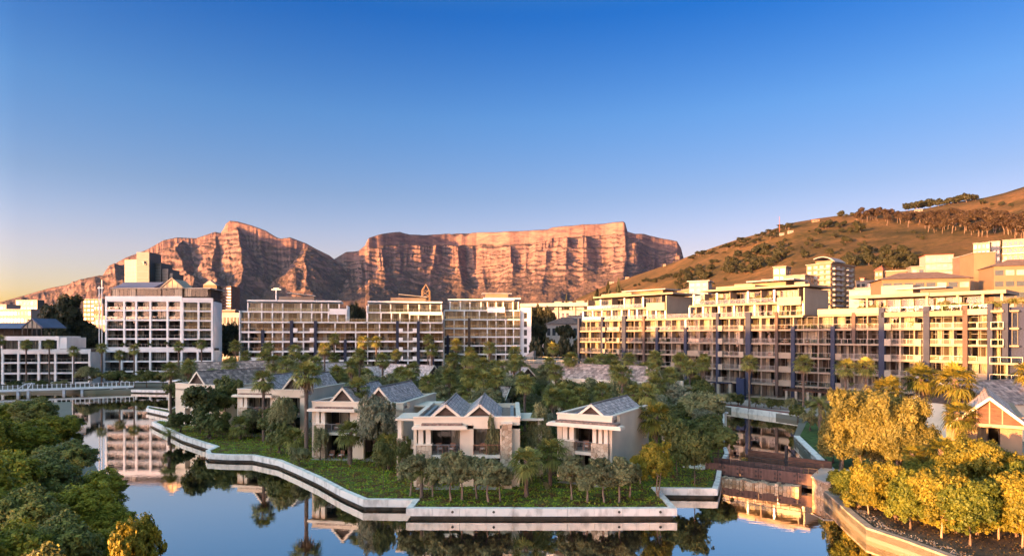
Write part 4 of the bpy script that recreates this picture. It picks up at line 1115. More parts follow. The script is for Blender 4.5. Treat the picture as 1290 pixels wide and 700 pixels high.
    mb = MB(); mb.box(0.6, 1.0, 3, dep-1, z2+0.25, z2+0.6); mb.box(W-1.0, W-0.6, 3, dep-1, z2+0.25, z2+0.6); mb.build('roof_duct', M['roof_grey'], r)
    return r

FV4 = Front(521, 64.2, 655, 64.2); W4 = FV4.L
v4 = villa(FV4, 'front centre villa with two steep twin slate gables above the lawn', zg=0.85, dep=14,
      gables=[(FV4.u(561), 1.85, 0.6, 12.5, 9.0), (FV4.u(604), 1.85, 0.6, 12.5, 9.0)], open_=[(FV4.u(525), FV4.u(579.5)), (FV4.u(596.5), FV4.u(630))],
      canopy=(FV4.u(520.5), FV4.u(589), 0.9), stone_pier=(FV4.u(632), FV4.u(645)), side_r=True, side_l=True, rng=random.Random(4))
FV5 = Front(702, 67.5, 771, 64.5); W5 = FV5.L
v5 = villa(FV5, 'villa with one large slate gable at the right corner of the island lawn', zg=0.85, dep=12,
      gables=[(W5*0.60, 1.75, 0.7, 11.5, 8.85)], open_=[(0.6, W5-0.3)], canopy=(-0.6, W5+1.4, 1.4), side_l=False, rng=random.Random(6), dbl=0)
mb = MB()
for q in (W5-2.0, W5-1.35, W5-0.75): mb.box(q, q+0.4, -0.32, 0.15, 0.85+3.25+1.0, 0.85+6.2-0.35)
mb.build('column', M['plaster_trim'], v5)
mb = MB(); mb.box(W5-2.1, W5-0.25, -0.5, 0.3, 0.5, 0.85+3.25+1.0); mb.build('stone_base', M['rubble_stone'], v5)
FV3 = Front(393, 79.5, 508, 77.5)
v3 = villa(FV3, 'twin gabled villa partly hidden by a grey green tree, left of the front centre villa', zg=0.85, dep=14,
      gables=[(FV3.u(430), 1.8, 0.6, 12, 9.5), (FV3.u(476), 1.8, 0.6, 12.5, 9.6)], open_=[(FV3.u(397), FV3.u(441)), (FV3.u(458), FV3.u(490))],
      canopy=(FV3.u(391), FV3.u(450), 0.9), side_r=True, rng=random.Random(8))
FV2 = Front(299, 98, 384, 96)
v2 = villa(FV2, 'villa with two upper balconies and a tall palm in front, second villa from the left', zg=0.85, dep=14,
      gables=[(FV2.u(330), 1.9, 0.6, 12, 9.8), (FV2.u(367), 1.9, 0.6, 12, 9.8)], open_=[(FV2.u(302), FV2.u(340.5)), (FV2.u(353), FV2.u(378))],
      canopy=(FV2.u(296), FV2.u(346), 0.9), side_l=False, rng=random.Random(9))
FV1 = Front(221, 110, 283, 104)
v1 = villa(FV1, 'leftmost villa with a long dark slate roof beside the water inlet', zg=0.85, dep=17,
      gables=[(FV1.u(246.5), 2.4, 0.5, 18, 9.9)], open_=[(FV1.u(233), FV1.u(239.5)), (FV1.u(251), FV1.u(259))], dbl=None, side_l=True, rng=random.Random(10), roofmat='old_slate')
FV6 = Front(811, 112, 848, 121)
v6 = villa(FV6, 'villa with a long dark slate roof set back behind the single gable villa', zg=0.85, dep=20,
      gables=[(FV6.L*0.45, 3.0, 0.5, 21, 10.3)], open_=[(FV6.L*0.62, FV6.L*0.78)], dbl=None, rng=random.Random(12), roofmat='old_slate')
for q in (0.82, 0.97):
    mb = MB(); mb.box(FV6.L*q-0.2, FV6.L*q+0.25, -2.2, -0.01, 0.6, 7.6); mb.build('side_fin', M['plaster'], v6)
FV8 = Front(1192, 64.5, 1288, 61.0)
v8 = villa(FV8, 'sunlit villa with tall boarded gable at the right edge', zg=1.2, dep=16,
      gables=[], open_=[(FV8.L*0.42, FV8.L*0.72)], dbl=None, rng=random.Random(13), ground_open=False, wm='tan_plaster', tm='tan_trim')
gr = gable_roof(v8, FV8.L*0.58, 3.1, -0.9, 15, 7.3, 10.0, 'slate', wall=False)
mb = MB(); mb.extr([(FV8.L*0.58-2.9, -0.4, 7.5), (FV8.L*0.58+2.9, -0.4, 7.5), (FV8.L*0.58, -0.4, 9.95)], (0, 0.15, 0)); mb.build('gable_wall', M['brown_timber'], gr)
mb = MB(); mb.box(FV8.L*0.58-3.1, FV8.L*0.58+3.1, -0.8, -0.1, 7.2, 7.5); 
for q in (-1.0, 0.0, 1.0): mb.box(FV8.L*0.58+q-0.05, FV8.L*0.58+q+0.05, -0.47, -0.405, 7.5, 9.9-abs(q)*0.8)
mb.build('gable_beam', M['tan_trim'], gr)

def roof_house(px, D, w, l, rz, ze, zr, label, mat='old_slate', wallmat='plaster', fronth=None, name='house'):
    """simple gabled house; (px, D) is the middle of its gable wall"""
    p = P(px, D, 0); r = thing(name, (p.x, p.y, 0), rz, label, 'house')
    mb = MB(); mb.box(-w/2, w/2, 0, l, 0.5, ze); mb.build('wall', M[wallmat], r)
    gable_roof(r, 0, w/2, -0.2, l+0.2, ze, zr, mat)
    for q in (-0.28, 0.28):
        mb = MB(); mb.box(q*w-0.6, q*w+0.6, -0.05, -0.002, ze-2.3, ze-0.5); fr_ = mb.build('window', M['frame_dark'], r)
        mb = MB(); mb.box(q*w-0.68, q*w+0.68, -0.09, -0.003, ze-2.42, ze-2.3); mb.build('sill', M['plaster_trim'], fr_)
    return r
roof_house(246, 139, 8, 22, R_(-62), 7.2, 10.2, 'low house with long mottled slate roof and small chimney block directly behind the leftmost villa')
roof_house(392, 162, 5, 9, R_(-50), 6.8, 8.9, 'small grey roofed house among the palms, left of its lower neighbour roof', 'slate')
roof_house(432, 156, 6, 9, R_(-62), 6.2, 8.3, 'small grey roofed house in the palms below the central block, right of its neighbour', 'slate')
roof_house(545, 150, 7, 13, R_(58), 6.0, 9.0, 'pale slate roofed house among palms under the middle of the central block', 'slate')
roof_house(664, 152, 5, 8, R_(25), 5.8, 8.4, 'little steep grey gable peeping out of the trees below the gap', 'slate')
roof_house(1188, 92, 9, 26, R_(-68), 6.3, 9.2, 'long mottled slate roof behind the golden palms on the right bank')
roof_house(640, 118, 7, 12, R_(75), 4.6, 6.6, 'low roofed house buried in shrubs in the middle of the island')
# low flat roofed pavilions glimpsed between the trees
def pavilion(px, D, w, l, h, rz, label):
    p = P(px, D, 0); r = thing('pavilion', (p.x, p.y, 0.8), rz, label, 'pavilion')
    mb = MB(); mb.box(-w/2, w/2, 0, l, h, h+0.22); mb.build('roof', M['white_slab'], r)
    for a in (-w/2+0.3, w/2-0.3):
        for b in (0.3, l-0.3):
            mb = MB(); mb.box(a-0.12, a+0.12, b-0.12, b+0.12, 0, h); mb.build('post', M['plaster_trim'], r)
pavilion(902, 100, 4.2, 3.0, 3.0, R_(10), 'small white flat roofed shelter on posts beside the canal')
pavilion(826, 76.5, 2.4, 2.6, 4.0, R_(-12), 'small pale canopy on posts behind the yellow tree')
pavilion(222, 128, 5.0, 3.0, 6.0, R_(-20), 'beige flat canopy on posts behind the leftmost villa')

# ------------------------------------------------------------ chairs and tables on the villa balconies
def balcony_chair(label, group):
    t = thing('armchair', (0, 0, 0), 0, label, 'chair', group)
    mb = MB(); mb.box(-0.3, 0.3, -0.28, 0.28, 0.36, 0.42); mb.build('seat', M['chair_wood'], t)
    mb = MB(); mb.box(-0.27, 0.27, -0.25, 0.22, 0.422, 0.52); mb.build('cushion', M['cushion'], t)
    mb = MB(); mb.box(-0.3, 0.3, 0.24, 0.30, 0.42, 0.98); mb.build('backrest', M['chair_wood'], t)
    for sx in (-1, 1):
        mb = MB(); mb.box(sx*0.28-0.03, sx*0.28+0.03, -0.28, 0.26, 0.62, 0.67); mb.build('armrest', M['chair_wood'], t)
        for sy in (-1, 1):
            mb = MB(); mb.box(sx*0.27-0.03, sx*0.27+0.03, sy*0.25-0.03, sy*0.25+0.03, 0, 0.36 if sy > 0 else 0.62); mb.build('leg', M['chair_wood'], t)
    return t
chair0 = None; table0 = None
def put_chair(front, u, v, z, rz, label, group='armchairs on the villa balconies'):
    global chair0
    if chair0 is None: chair0 = balcony_chair(label, group); c = chair0
    else: c = copy_tree(chair0); c['label'] = label; c['group'] = group
    n = Vector((-front.d.y, front.d.x, 0)); p = front.A+front.d*u+n*v
    c.location = (p.x, p.y, z); c.rotation_euler = (0, 0, front.rz+rz)
def put_table(front, u, v, z, label):
    global table0
    if table0 is None:
        table0 = thing('round_table', (0, 0, 0), 0, label, 'table', 'side tables on the villa balconies')
        mb = MB(); mb.tube([(0, 0, 0.68), (0, 0, 0.73)], 0.42, 14); mb.build('tabletop', M['chair_wood'], table0)
        mb = MB(); mb.tube([(0, 0, 0), (0, 0, 0.68)], 0.05, 8); mb.tube([(0, 0, 0), (0, 0, 0.04)], 0.25, 10); mb.build('pedestal', M['chair_wood'], table0); c = table0
    else: c = copy_tree(table0); c['label'] = label
    n = Vector((-front.d.y, front.d.x, 0)); p = front.A+front.d*u+n*v
    c.location = (p.x, p.y, z); c.rotation_euler = (0, 0, front.rz)
zb = 0.85+3.25
put_chair(FV4, FV4.u(552), 0.9, zb, 0.3, 'left wooden armchair on the left balcony of the front centre villa')
put_chair(FV4, FV4.u(568.5), 0.9, zb, -0.3, 'right wooden armchair on the left balcony of the front centre villa')
put_chair(FV4, FV4.u(607), 0.9, zb, 0.1, 'wooden armchair on the right balcony of the front centre villa')
put_chair(FV5, 3.0, 0.7, zb, 0.3, 'left wooden armchair on the single gable villa balcony')
put_chair(FV5, 4.6, 0.7, zb, -0.4, 'right wooden armchair on the single gable villa balcony')
put_chair(FV3, FV3.u(421), 0.9, zb, 0.1, 'wooden armchair on the upper balcony of the villa behind the grey green tree')
put_chair(FV3, FV3.u(418), 0.0, 0.85, 0.2, 'left garden armchair on the ground floor patio of the villa behind the grey green tree')
put_chair(FV3, FV3.u(430), 0.0, 0.85, -0.2, 'right garden armchair on the ground floor patio of the villa behind the grey green tree')
put_chair(FV2, FV2.u(318), 0.9, zb, 0.2, 'left armchair on the left balcony of the second villa from the left')
put_chair(FV2, FV2.u(329), 0.9, zb, -0.3, 'right armchair on the left balcony of the second villa from the left')
put_table(FV4, FV4.u(560.5), 0.9, zb, 'round wooden table between two armchairs on the front centre villa')
put_table(FV4, FV4.u(616), 0.9, zb, 'round wooden table on the right balcony of the front centre villa')
put_table(FV5, 3.8, 0.6, zb, 'round wooden table on the single gable villa balcony')
put_table(FV2, FV2.u(323.5), 0.9, zb, 'round table on the balcony of the second villa from the left')

_r = random.Random(61)
for _i in range(46):
    _px = _r.uniform(735, 1245); _k = _r.choice((1, 2, 3, 4, 5)); _u = FR.u(_px)
    for _j in range(_r.choice((1, 2))):
        put_chair(FR, _u+_j*0.9, 0.9+_r.uniform(-.2, .3), Z[_k], _r.uniform(-1.2, 1.2), 'small chair on a balcony of the long sunlit block', 'chairs on the balconies of the long block')
# ------------------------------------------------------------ bridge over the canal mouth
nmat('bridge_steel', (0.12, 0.07, 0.06), 0.7, var=0.25, vscale=1.2, stretch=(3, 1, 0.5), bump=0.2)
nmat('bridge_dark', (0.035, 0.03, 0.03), 0.7, var=0.15)
FBr = Front(888, 72.5, 1030, 65.5); LB_ = FBr.L
br = FBr.root('bridge', 'brown steel footbridge with panelled sides crossing the canal mouth', 'bridge')
npan = 6
for side, v in ((0, 0.0), (1, 3.0)):
    for k in range(npan):
        a, b = LB_*k/npan+0.04, LB_*(k+1)/npan-0.04
        mb = MB(); mb.box(a, b, v, v+0.1, 0.55, 1.72); pn = mb.build('side_panel', M['bridge_steel'], br)
        if side == 0:
            for q in (0.12, 0.88):
                for zz in (0.85, 1.35):
                    u = a+(b-a)*q; mb = MB(); mb.box(u-0.1, u+0.1, v-0.03, v-0.002, zz-0.1, zz+0.1); mb.build('opening', M['bridge_dark'], pn)
mb = MB(); mb.box(0, LB_, 0.11, 2.99, 0.95, 1.12); mb.build('deck', M['brown_timber'], br)
for v in (0.02, 2.9):
    mb = MB(); mb.box(0, LB_, v-0.06, v+0.2, 0.25, 0.549); mb.build('girder', M['bridge_dark'], br)
    mb = MB(); mb.box(0, LB_, v, v+0.06, 2.28, 2.34)
    for k in range(14): u = LB_*k/13; mb.box(min(u, LB_-0.05), min(u, LB_-0.05)+0.05, v+0.005, v+0.055, 1.721, 2.28)
    mb.box(0, LB_, v+0.02, v+0.04, 1.98, 2.01); mb.build('railing', M['bridge_dark'], br)
ab = FBr.root('abutment', 'golden lit rubble stone abutment wall at the right end of the steel bridge', 'abutment')
mb = MB(); mb.prism([(LB_-0.2, -1.6), (LB_+1.3, -3.4), (LB_+3.4, -2.2), (LB_+2.6, 3.6), (LB_-0.2, 3.4)], -1.2, 1.75); mb.build('wall', M['rubble_stone'], ab)
mb = MB(); mb.prism([(LB_-0.3, -1.75), (LB_+1.2, -3.6), (LB_+3.55, -2.3), (LB_+2.75, 3.6), (LB_-0.3, 3.4)], 1.752, 1.9); mb.build('coping', M['paving'], ab)
ab2 = FBr.root('abutment', 'dark concrete abutment at the left end of the steel bridge', 'abutment')
mb = MB(); mb.box(-2.5, 0.0, -0.3, 3.4, -1.2, 0.93); mb.build('wall', M['quay'], ab2)
wr = FBr.root('weir', 'low rubble stone ledge standing in the water along the foot of the steel bridge', 'weir')
rr = random.Random(2)
mb = MB()
for k in range(22):
    u = 1.6+k*(LB_-3.0)/22; mb.box(u, u+(LB_-3.0)/22-0.04, -1.7+rr.uniform(-.12, .12), -0.5, -1, 0.40+rr.uniform(0, 0.2))
mb.build('stones', M['rubble_stone'], wr)
bp_ = FBr.root('water_gate', 'dark timber gate frame and plank wall on the left of the canal behind the bridge', 'gate')
mb = MB(); mb.box(2.2, 6.4, 9.0, 9.2, -0.8, 2.0); mb.build('plank_wall', M['brown_timber'], bp_)
mb = MB(); mb.box(6.5, 6.8, 8.9, 9.3, -0.8, 2.9); mb.bar((6.6, 9.1, 2.8), (8.4, 10.8, 0.4), 0.12, 0.14); mb.bar((6.6, 9.1, 0.9), (7.6, 10.0, 1.6), 0.1, 0.1); mb.build('brace', M['bridge_dark'], bp_)
wb = FBr.root('boom', 'brown horizontal timber boom across the canal behind the right half of the bridge', 'boom')
mb = MB(); mb.box(7.6, LB_+0.3, 6.0, 6.25, 1.1, 2.2); mb.build('plank', M['brown_timber'], wb)
mb = MB(); mb.box(7.8, 8.0, 6.05, 6.3, -1.0, 2.4); mb.box(LB_-0.4, LB_-0.2, 6.05, 6.3, -1.0, 2.4); mb.build('post', M['bridge_dark'], wb)

# white footbridge at the far left
nmat('white_paint', (0.78, 0.78, 0.76), 0.5, var=0.06, vscale=0.6)
FF = Front(-30, 166, 168, 183); 
fb = FF.root('footbridge', 'long low white footbridge with posts along its railing crossing the water at far left', 'footbridge')
mb = MB(); mb.box(0, FF.L, 0, 2.4, 1.15, 1.6); mb.build('deck', M['white_paint'], fb)
mb = MB(); mb.box(0, FF.L, 0.05, 0.12, 2.55, 2.65); mb.box(0, FF.L, 2.3, 2.36, 2.55, 2.65); mb.build('handrail', M['rail_metal'], fb)
for k in range(34):
    u = FF.L*k/33; mb = MB(); mb.box(u, u+0.22, 0.02, 0.2, 1.6, 2.9); mb.build('rail_post', M['white_paint'], fb)
for px in (22, 35, 80, 103, 140, 160):
    u = FF.u(px); mb = MB(); mb.box(u-0.3, u+0.3, 0.3, 2.1, -2, 1.15); mb.build('pier', M['white_paint'], fb)
mb = MB(); mb.bar((FF.u(34), 0.1, 1.6), (FF.u(40), 0.1, 3.4), 0.25, 0.25); mb.bar((FF.u(20), 0.1, 1.6), (FF.u(34), 0.1, 3.2), 0.2, 0.2); mb.box(FF.u(30), FF.u(44), 0.0, 0.2, 3.0, 3.25); mb.build('gate_arm', M['white_paint'], fb)

# retaining wall in the garden of the right bank
rw = thing('garden_wall', (0, 0, 0), 0, 'ochre plastered garden wall behind the trunks of the golden trees', 'wall')
pts = [P(1068, 66, 0), P(1100, 60, 0), P(1160, 56.5, 0), P(1230, 54, 0), P(1310, 51, 0)]
mb = MB()
for a, b in zip(pts[:-1], pts[1:]): mb.bar((a.x, a.y, 1.3), (b.x, b.y, 1.3), 0.35, 1.6)
mb.build('wall', M['rubble_stone'], rw)
mb = MB()
for a, b in zip(pts[:-1], pts[1:]): mb.bar((a.x, a.y, 2.16), (b.x, b.y, 2.16), 0.5, 0.1)
mb.build('coping', M['plaster_trim'], rw)
# ------------------------------------------------------------ city blocks behind and on the hillside
nmat('orange_render', (0.17, 0.115, 0.072), 0.85, var=0.08, vscale=0.2)
nmat('pink_render', (0.22, 0.175, 0.145), 0.85, var=0.08, vscale=0.2)
nmat('grey_render', (0.28, 0.27, 0.27), 0.85, var=0.1, vscale=0.2)
nmat('brick_brown', (0.17, 0.10, 0.08), 0.85, var=0.15, vscale=0.3)
nmat('tile_brown', (0.15, 0.10, 0.08), 0.85, var=0.2, vscale=0.8)
nmat('tile_red', (0.28, 0.08, 0.05), 0.85, var=0.15, vscale=0.8)
nmat('far_white', (0.26, 0.235, 0.21), 0.85, var=0.08)
nmat('blind', (0.36, 0.33, 0.28), 0.5, var=0.2, vscale=0.4)
nmat('green_panel', (0.018, 0.042, 0.048), 0.5, var=0.25, vscale=0.05, spec=0.6)
nmat('pale_green_panel', (0.045, 0.085, 0.095), 0.6, var=0.12, vscale=0.05, spec=0.7)
nmat('window_dark', (0.03, 0.035, 0.04), 0.12, var=0.2, spec=0.8)
def block(px0, D0, px1, D1, dep, z0, z1, floors, bays, label, wall='far_white', win='window_dark', roof='roof_felt', ww=0.6, wh=0.5, balc=False, name='building', side=None, hip=0.0, cat='building', root=None, over=0.4, band=False, blank=False, wins_b=None):
    """background building: walls, floor-by-floor windows on the front and the right side, roof"""
    f = Front(px0, D0, px1, D1); r = f.root(name, label, cat) if root is None else root
    off = Vector((0, 0, 0))
    L = f.L
    M0 = None
    if root is not None:
        inv = Matrix.Translation(root.location) @ Matrix.Rotation(root.rotation_euler.z, 4, 'Z'); M0 = inv.inverted() @ Matrix.Translation((f.A.x, f.A.y, 0)) @ Matrix.Rotation(f.rz, 4, 'Z')
    def B(mb, nm, mt, par=None):
        if M0 is not None: mb.xf(M0)
        return mb.build(nm, M[mt], par or r)
    mb = MB(); mb.box(0, L, 0, dep, z0, z1); B(mb, 'wall', wall)
    fh = (z1-z0-0.8)/floors; bw = L/bays; rg = random.Random(int(px0*7+D0))
    side = side or 0
    if not blank:
        for k in range(floors):
            zb_ = z0+0.4+k*fh
            for i in range(bays):
                a = i*bw+bw*(1-ww)/2; b = a+bw*ww
                wm_ = win if rg.random() < 0.7 else ('blind' if wins_b is None else wins_b)
                mb = MB(); mb.box(a, b, -0.06, -0.002, zb_+fh*0.28, zb_+fh*(0.28+wh)); B(mb, 'window', wm_)
            if balc or band:
                mb = MB(); mb.box(-0.3, L+0.3, -1.3 if balc else -0.25, -0.07, zb_-0.15, zb_+(0.12 if balc else 0.25)); s_ = B(mb, 'balcony_slab' if balc else 'floor_band', wall)
                if balc:
                    mb = MB(); mb.box(-0.3, L+0.3, -1.3, -1.22, zb_+0.13, zb_+1.0); B(mb, 'railing', 'rail_metal', r)
    for j in range(side):
        for k in range(floors):
            zb_ = z0+0.4+k*fh; a = (j+0.5)*dep/side
            mb = MB(); mb.box(L+0.002, L+0.06, a-0.7, a+0.7, zb_+fh*0.3, zb_+fh*0.75); B(mb, 'window', win)
    if hip:
        mb = MB(); o = over+0.4; n = 0
        v = [(-o, -o, z1), (L+o, -o, z1), (L+o, dep+o, z1), (-o, dep+o, z1), (min(dep/2, L*0.35), dep/2, z1+hip), (L-min(dep/2, L*0.35), dep/2, z1+hip)]
        mb.quad(v[0], v[1], v[5], v[4]); mb.quad(v[2], v[3], v[4], v[5]); mb.tri(v[1], v[2], v[5]); mb.tri(v[3], v[0], v[4]); mb.quad(v[3], v[2], v[1], v[0])
        B(mb, 'roof', roof)
    else:
        mb = MB(); mb.box(-over, L+over, -over, dep+over, z1+0.002, z1+0.4); B(mb, 'roof', roof)
    return r
def zt(py, D): return ZP(py, D)

# hillside above the long block
t = block(1016, 336, 1047, 326, 27.5, 20, zt(334, 335), 12, 4, 'tall balconied tower block with curved roof on the hillside above the long block', 'orange_render', 'blind', balc=False, ww=0.62, wh=0.6, side=0)
f_ = Front(1047, 326, 1077, 343)
for k in range(12):
    fh = (zt(334, 335)-20.8)/12; zb_ = 20.4+k*fh
    M0 = (Matrix.Translation(t.location) @ Matrix.Rotation(t.rotation_euler.z, 4, 'Z')).inverted() @ Matrix.Translation((f_.A.x, f_.A.y, 0)) @ Matrix.Rotation(f_.rz, 4, 'Z')
    for i in range(5):
        mb = MB(); a = f_.L*(i+0.2)/5; mb.box(a, a+f_.L*0.12, -0.06, 0.0, zb_+fh*0.3, zb_+fh*0.8); mb.xf(M0); mb.build('window', M['blind' if (i+k) % 4 == 0 else 'window_dark'], t)
    mb = MB(); mb.box(f_.L*0.05, f_.L*0.4, -1.4, -0.002, zb_-0.1, zb_+0.9); mb.xf(M0); mb.build('balcony', M['grey_render'], t)
    mb = MB(); mb.box(f_.L*0.62, f_.L*0.8, -1.2, -0.002, zb_-0.1, zb_+0.9); mb.xf(M0); mb.build('balcony', M['grey_render'], t)
    f2 = Front(1028, 332.2, 1047, 326); M1 = (Matrix.Translation(t.location) @ Matrix.Rotation(t.rotation_euler.z, 4, 'Z')).inverted() @ Matrix.Translation((f2.A.x, f2.A.y, 0)) @ Matrix.Rotation(f2.rz, 4, 'Z')
    mb = MB(); mb.box(f2.L*0.1, f2.L+0.2, -1.3, -0.07, zb_-0.15, zb_+0.85); mb.xf(M1); mb.build('balcony', M['pink_render'], t)
mb = MB(); zz = zt(334, 335)+0.42; L = Front(1016, 336, 1047, 326).L
pts = [(L*0.25+i*(L*0.85)/8, 1.0, zz+3.6-3.0*((i-3.2)/4.8)**2*(1 if i > 3.2 else 0.6)) for i in range(9)]
for a, b in zip(pts[:-1], pts[1:]): mb.quad(a, b, (b[0], 14, b[2]), (a[0], 14, a[2])); mb.quad((a[0], 1, a[2]-0.4), (a[0], 14, a[2]-0.4), (b[0], 14, b[2]-0.4), (b[0], 1, b[2]-0.4)); mb.quad((a[0], 1, a[2]-0.4), (b[0], 1, b[2]-0.4), b, a)
mb.build('curved_roof', M['roof_grey'], t)
mb = MB(); mb.box(L*0.3, L, 2, 13, zz, zz+1.4); mb.build('attic', M['orange_render'], t)
a = block(986, 330, 1014, 322, 12, 18, zt(347, 325), 7, 4, 'stepped pinkish apartment block with shallow curved roof left of the tower block', 'pink_render', wh=0.45, side=2)
block(974, 345, 990, 341, 10, 18, zt(336, 342), 8, 2, 'narrow pinkish block with sloping top at far left of the tower group', 'pink_render', side=2)
block(960, 325, 987, 320, 9, 18, zt(352, 322), 6, 3, 'low pinkish terrace house in front of the narrow sloping topped block', 'pink_render')
block(1077, 306, 1098, 303, 10, 18, zt(363, 305), 6, 3, 'small white balcony block right of the tower block', 'far_white', balc=True)
block(1078, 372, 1104, 366, 9, 24, zt(354, 368), 5, 4, 'pale pinkish houses behind the small white balcony block', 'pink_render')
block(1098, 300, 1112, 310, 10, 18, zt(365, 303), 6, 2, 'shaded grey flank building beside the small white balcony block', 'grey_render')
block(1111, 244, 1222, 236, 16, 8, zt(350.5, 238), 7, 8, 'long orange apartment block with brown hipped roof behind the right wing', 'orange_render', 'window_dark', 'tile_brown', ww=0.8, wh=0.46, hip=3.2, side=3, over=0.8)
block(1227, 258, 1254, 256, 14, 8, zt(319, 258), 9, 1, 'tall blank ochre end wall block between the hipped roof block and the right edge block', 'orange_render', blank=True)
block(1252, 236, 1335, 230, 14, 8, zt(334, 232), 8, 6, 'orange apartment block with rows of white windows at the right edge', 'orange_render', 'window_dark', 'tile_brown', ww=0.78, wh=0.45, hip=3.0, wins_b='blind')
block(1166, 428, 1201, 423, 14, 30, zt(321, 425), 8, 5, 'white balconied block with red roof edge high on the slope', 'far_white', 'blind', 'tile_red', balc=True, side=3, ww=0.8)
block(1212, 328, 1227, 327, 10, 20, zt(323, 328), 8, 3, 'brown and white framed block just left of the blank ochre wall', 'brick_brown', 'window_dark', 'far_white', band=True)
block(1226, 560, 1247, 552, 12, 50, zt(306, 556), 8, 4, 'cream house cluster high on the slope near the right edge, left one', 'pink_render')
block(1246, 575, 1260, 570, 10, 50, zt(304, 572), 8, 3, 'cream stepped house high on the slope, between two others', 'far_white')
block(1263, 560, 1310, 545, 12, 50, zt(301, 552), 8, 7, 'long cream house high on the slope at the right edge', 'pink_render', balc=True)
block(1102, 470, 1112, 466, 8, 35, zt(341, 468), 6, 2, 'small yellow house with red pyramid roof below the hillside trees', 'orange_render', 'window_dark', 'tile_red', hip=3.5)
block(1116, 300, 1142, 296, 9, 20, zt(341.5, 298), 5, 1, 'flat pale roofed house in front of the small yellow house', 'orange_render', blank=True, roof='far_white')
block(1148, 330, 1165, 328, 8, 20, zt(336, 329), 6, 2, 'small pale block below the red edged balcony block', 'pink_render')
block(853, 300, 897, 285, 12, 14, zt(364, 290), 6, 6, 'ochre building seen over the roof terrace between the two left wings', 'orange_render')
block(868, 282, 892, 278, 8, 30, zt(354.5, 280), 4, 3, 'grey box shaped top floor above the ochre building', 'grey_render', roof='roof_grey', over=0.8)
# houses strung along the hill
rg = random.Random(77)
for i, (px, py, w, nm) in enumerate([(837, 334, 4, 'white house low on the left shoulder of the hill'), (985, 295, 6, 'small white house half hidden by pines on the ridge, left of two'), (996, 292, 7, 'small white house half hidden by pines on the ridge, right of two'),
                                  (1028, 278, 9, 'tiny cream house on the crest right of the mast'), (1158, 265, 9, 'low ochre wall house on the crest below the ridge trees'), (770, 353, 7, 'small cream house at the foot of the hill by the mountain'), (790, 350, 5, 'small white house at the foot of the hill near its left end'), (1086, 352, 5, 'little tiled house tucked under the hillside trees')]):
    p = hill_at(px, py+1.5); k = p.y/FPX
    f = Front(px-w/2, p.y, px+w/2, p.y-3); r = f.root('house', nm, 'house')
    mb = MB(); mb.box(0, f.L, 0, 8, p.z-3, p.z+2.6*k); mb.build('wall', M['pink_render' if i % 3 else 'orange_render'], r)
    mb = MB(); mb.box(-0.5, f.L+0.5, -0.5, 8.5, p.z+2.6*k+0.002, p.z+2.6*k+0.6); mb.build('roof', M['tile_red' if i in (3, 7) else 'roof_felt'], r)
    for q in (0.2, 0.6): mb = MB(); mb.box(f.L*q, f.L*(q+0.22), -0.1, -0.002, p.z+0.9*k, p.z+1.9*k); mb.build('window', M['window_dark'], r)
p = hill_at(982, 292)
ms = thing('radio_mast', (p.x, p.y, p.z), 0, 'slender red and white radio mast on the hill crest', 'mast')
mb = MB(); mb.tube([(0, 0, 0), (0, 0, 34)], [0.8, 0.3], 4); mb.build('lattice', M['tile_red'], ms)

# middle gap between the central and the long block
gp = Front(655, 330, 742, 318); 
g1 = gp.root('elevated_roadway', 'long thin flat concrete deck on columns spanning the gap below the mountain', 'elevated road')
mb = MB(); mb.box(0, gp.L, 0, 12, zt(386, 325), zt(383, 325)+0.6); mb.build('deck', M['grey_render'], g1)
for q in (0.3, 0.5, 0.75, 0.95): mb = MB(); mb.box(gp.L*q, gp.L*q+1.2, 4, 6, 1, zt(386, 325)); mb.build('column', M['grey_render'], g1)
block(688, 268, 728, 262, 11, 8, zt(408, 265), 2, 6, 'white villa with brown pitched roof in the gap beside the long block', 'far_white', 'window_dark', 'tile_brown', hip=3.0, cat='house', name='house')
block(695, 390, 735, 385, 9, 10, zt(391, 388), 4, 7, 'pale low block with rows of openings under the elevated roadway', 'grey_render')
block(716, 300, 735, 297, 9, 8, zt(398, 298), 5, 3, 'small blue white house against the left end of the long block', 'far_white', cat='house', name='house')
for i, (px, py, w) in enumerate([(703, 380, 9), (716, 380, 10), (731, 379, 10)]):
    D = 700; block(px-w/2, D, px+w/2, D-2, 8, 10, zt(py, D), 6, 3, ['left', 'middle', 'right'][i]+' one of three sunlit white houses above the elevated roadway', 'far_white', cat='house', name='house')
tr = Front(612, 205, 729, 192)
t1 = tr.root('terrace_building', 'low grey pink terrace building with glass balustrades filling the gap between blocks', 'building')
mb = MB(); mb.box(tr.u(617), tr.u(728), 8, 22, 0.9, 8.2); mb.build('upper_terrace', M['far_white'], t1)
mb = MB(); mb.box(tr.u(656), tr.u(731), 2, 8, 0.9, 5.6); mb.build('wall', M['interior'], t1)
mb = MB(); mb.box(tr.u(655), tr.u(732), 1.4, 8, 5.6, 7.3); mb.build('fascia', M['pink_render'], t1)
for q in range(6):
    u = tr.u(660+q*12); mb = MB(); mb.box(u-0.25, u+0.25, 1.5, 2, 0.9, 5.6); mb.build('column', M['far_white'], t1)
add_rail(t1, tr.u(622), tr.u(728), 8.2, 8.2, 'glass'); add_rail(t1, tr.u(657), tr.u(728), 2.5, 7.3, 'glass')
mb = MB(); mb.extr([(tr.u(640), 9, 8.2), (tr.u(640)+5, 9, 8.2), (tr.u(640)+5, 9, 11.2)], (0, 2, 0)); mb.build('ramp_wall', M['far_white'], t1)
car_cols = {'white': (0.7, 0.7, 0.7), 'silver': (0.4, 0.41, 0.43), 'dark blue': (0.03, 0.05, 0.10), 'red': (0.35, 0.03, 0.03), 'black': (0.02, 0.02, 0.02)}
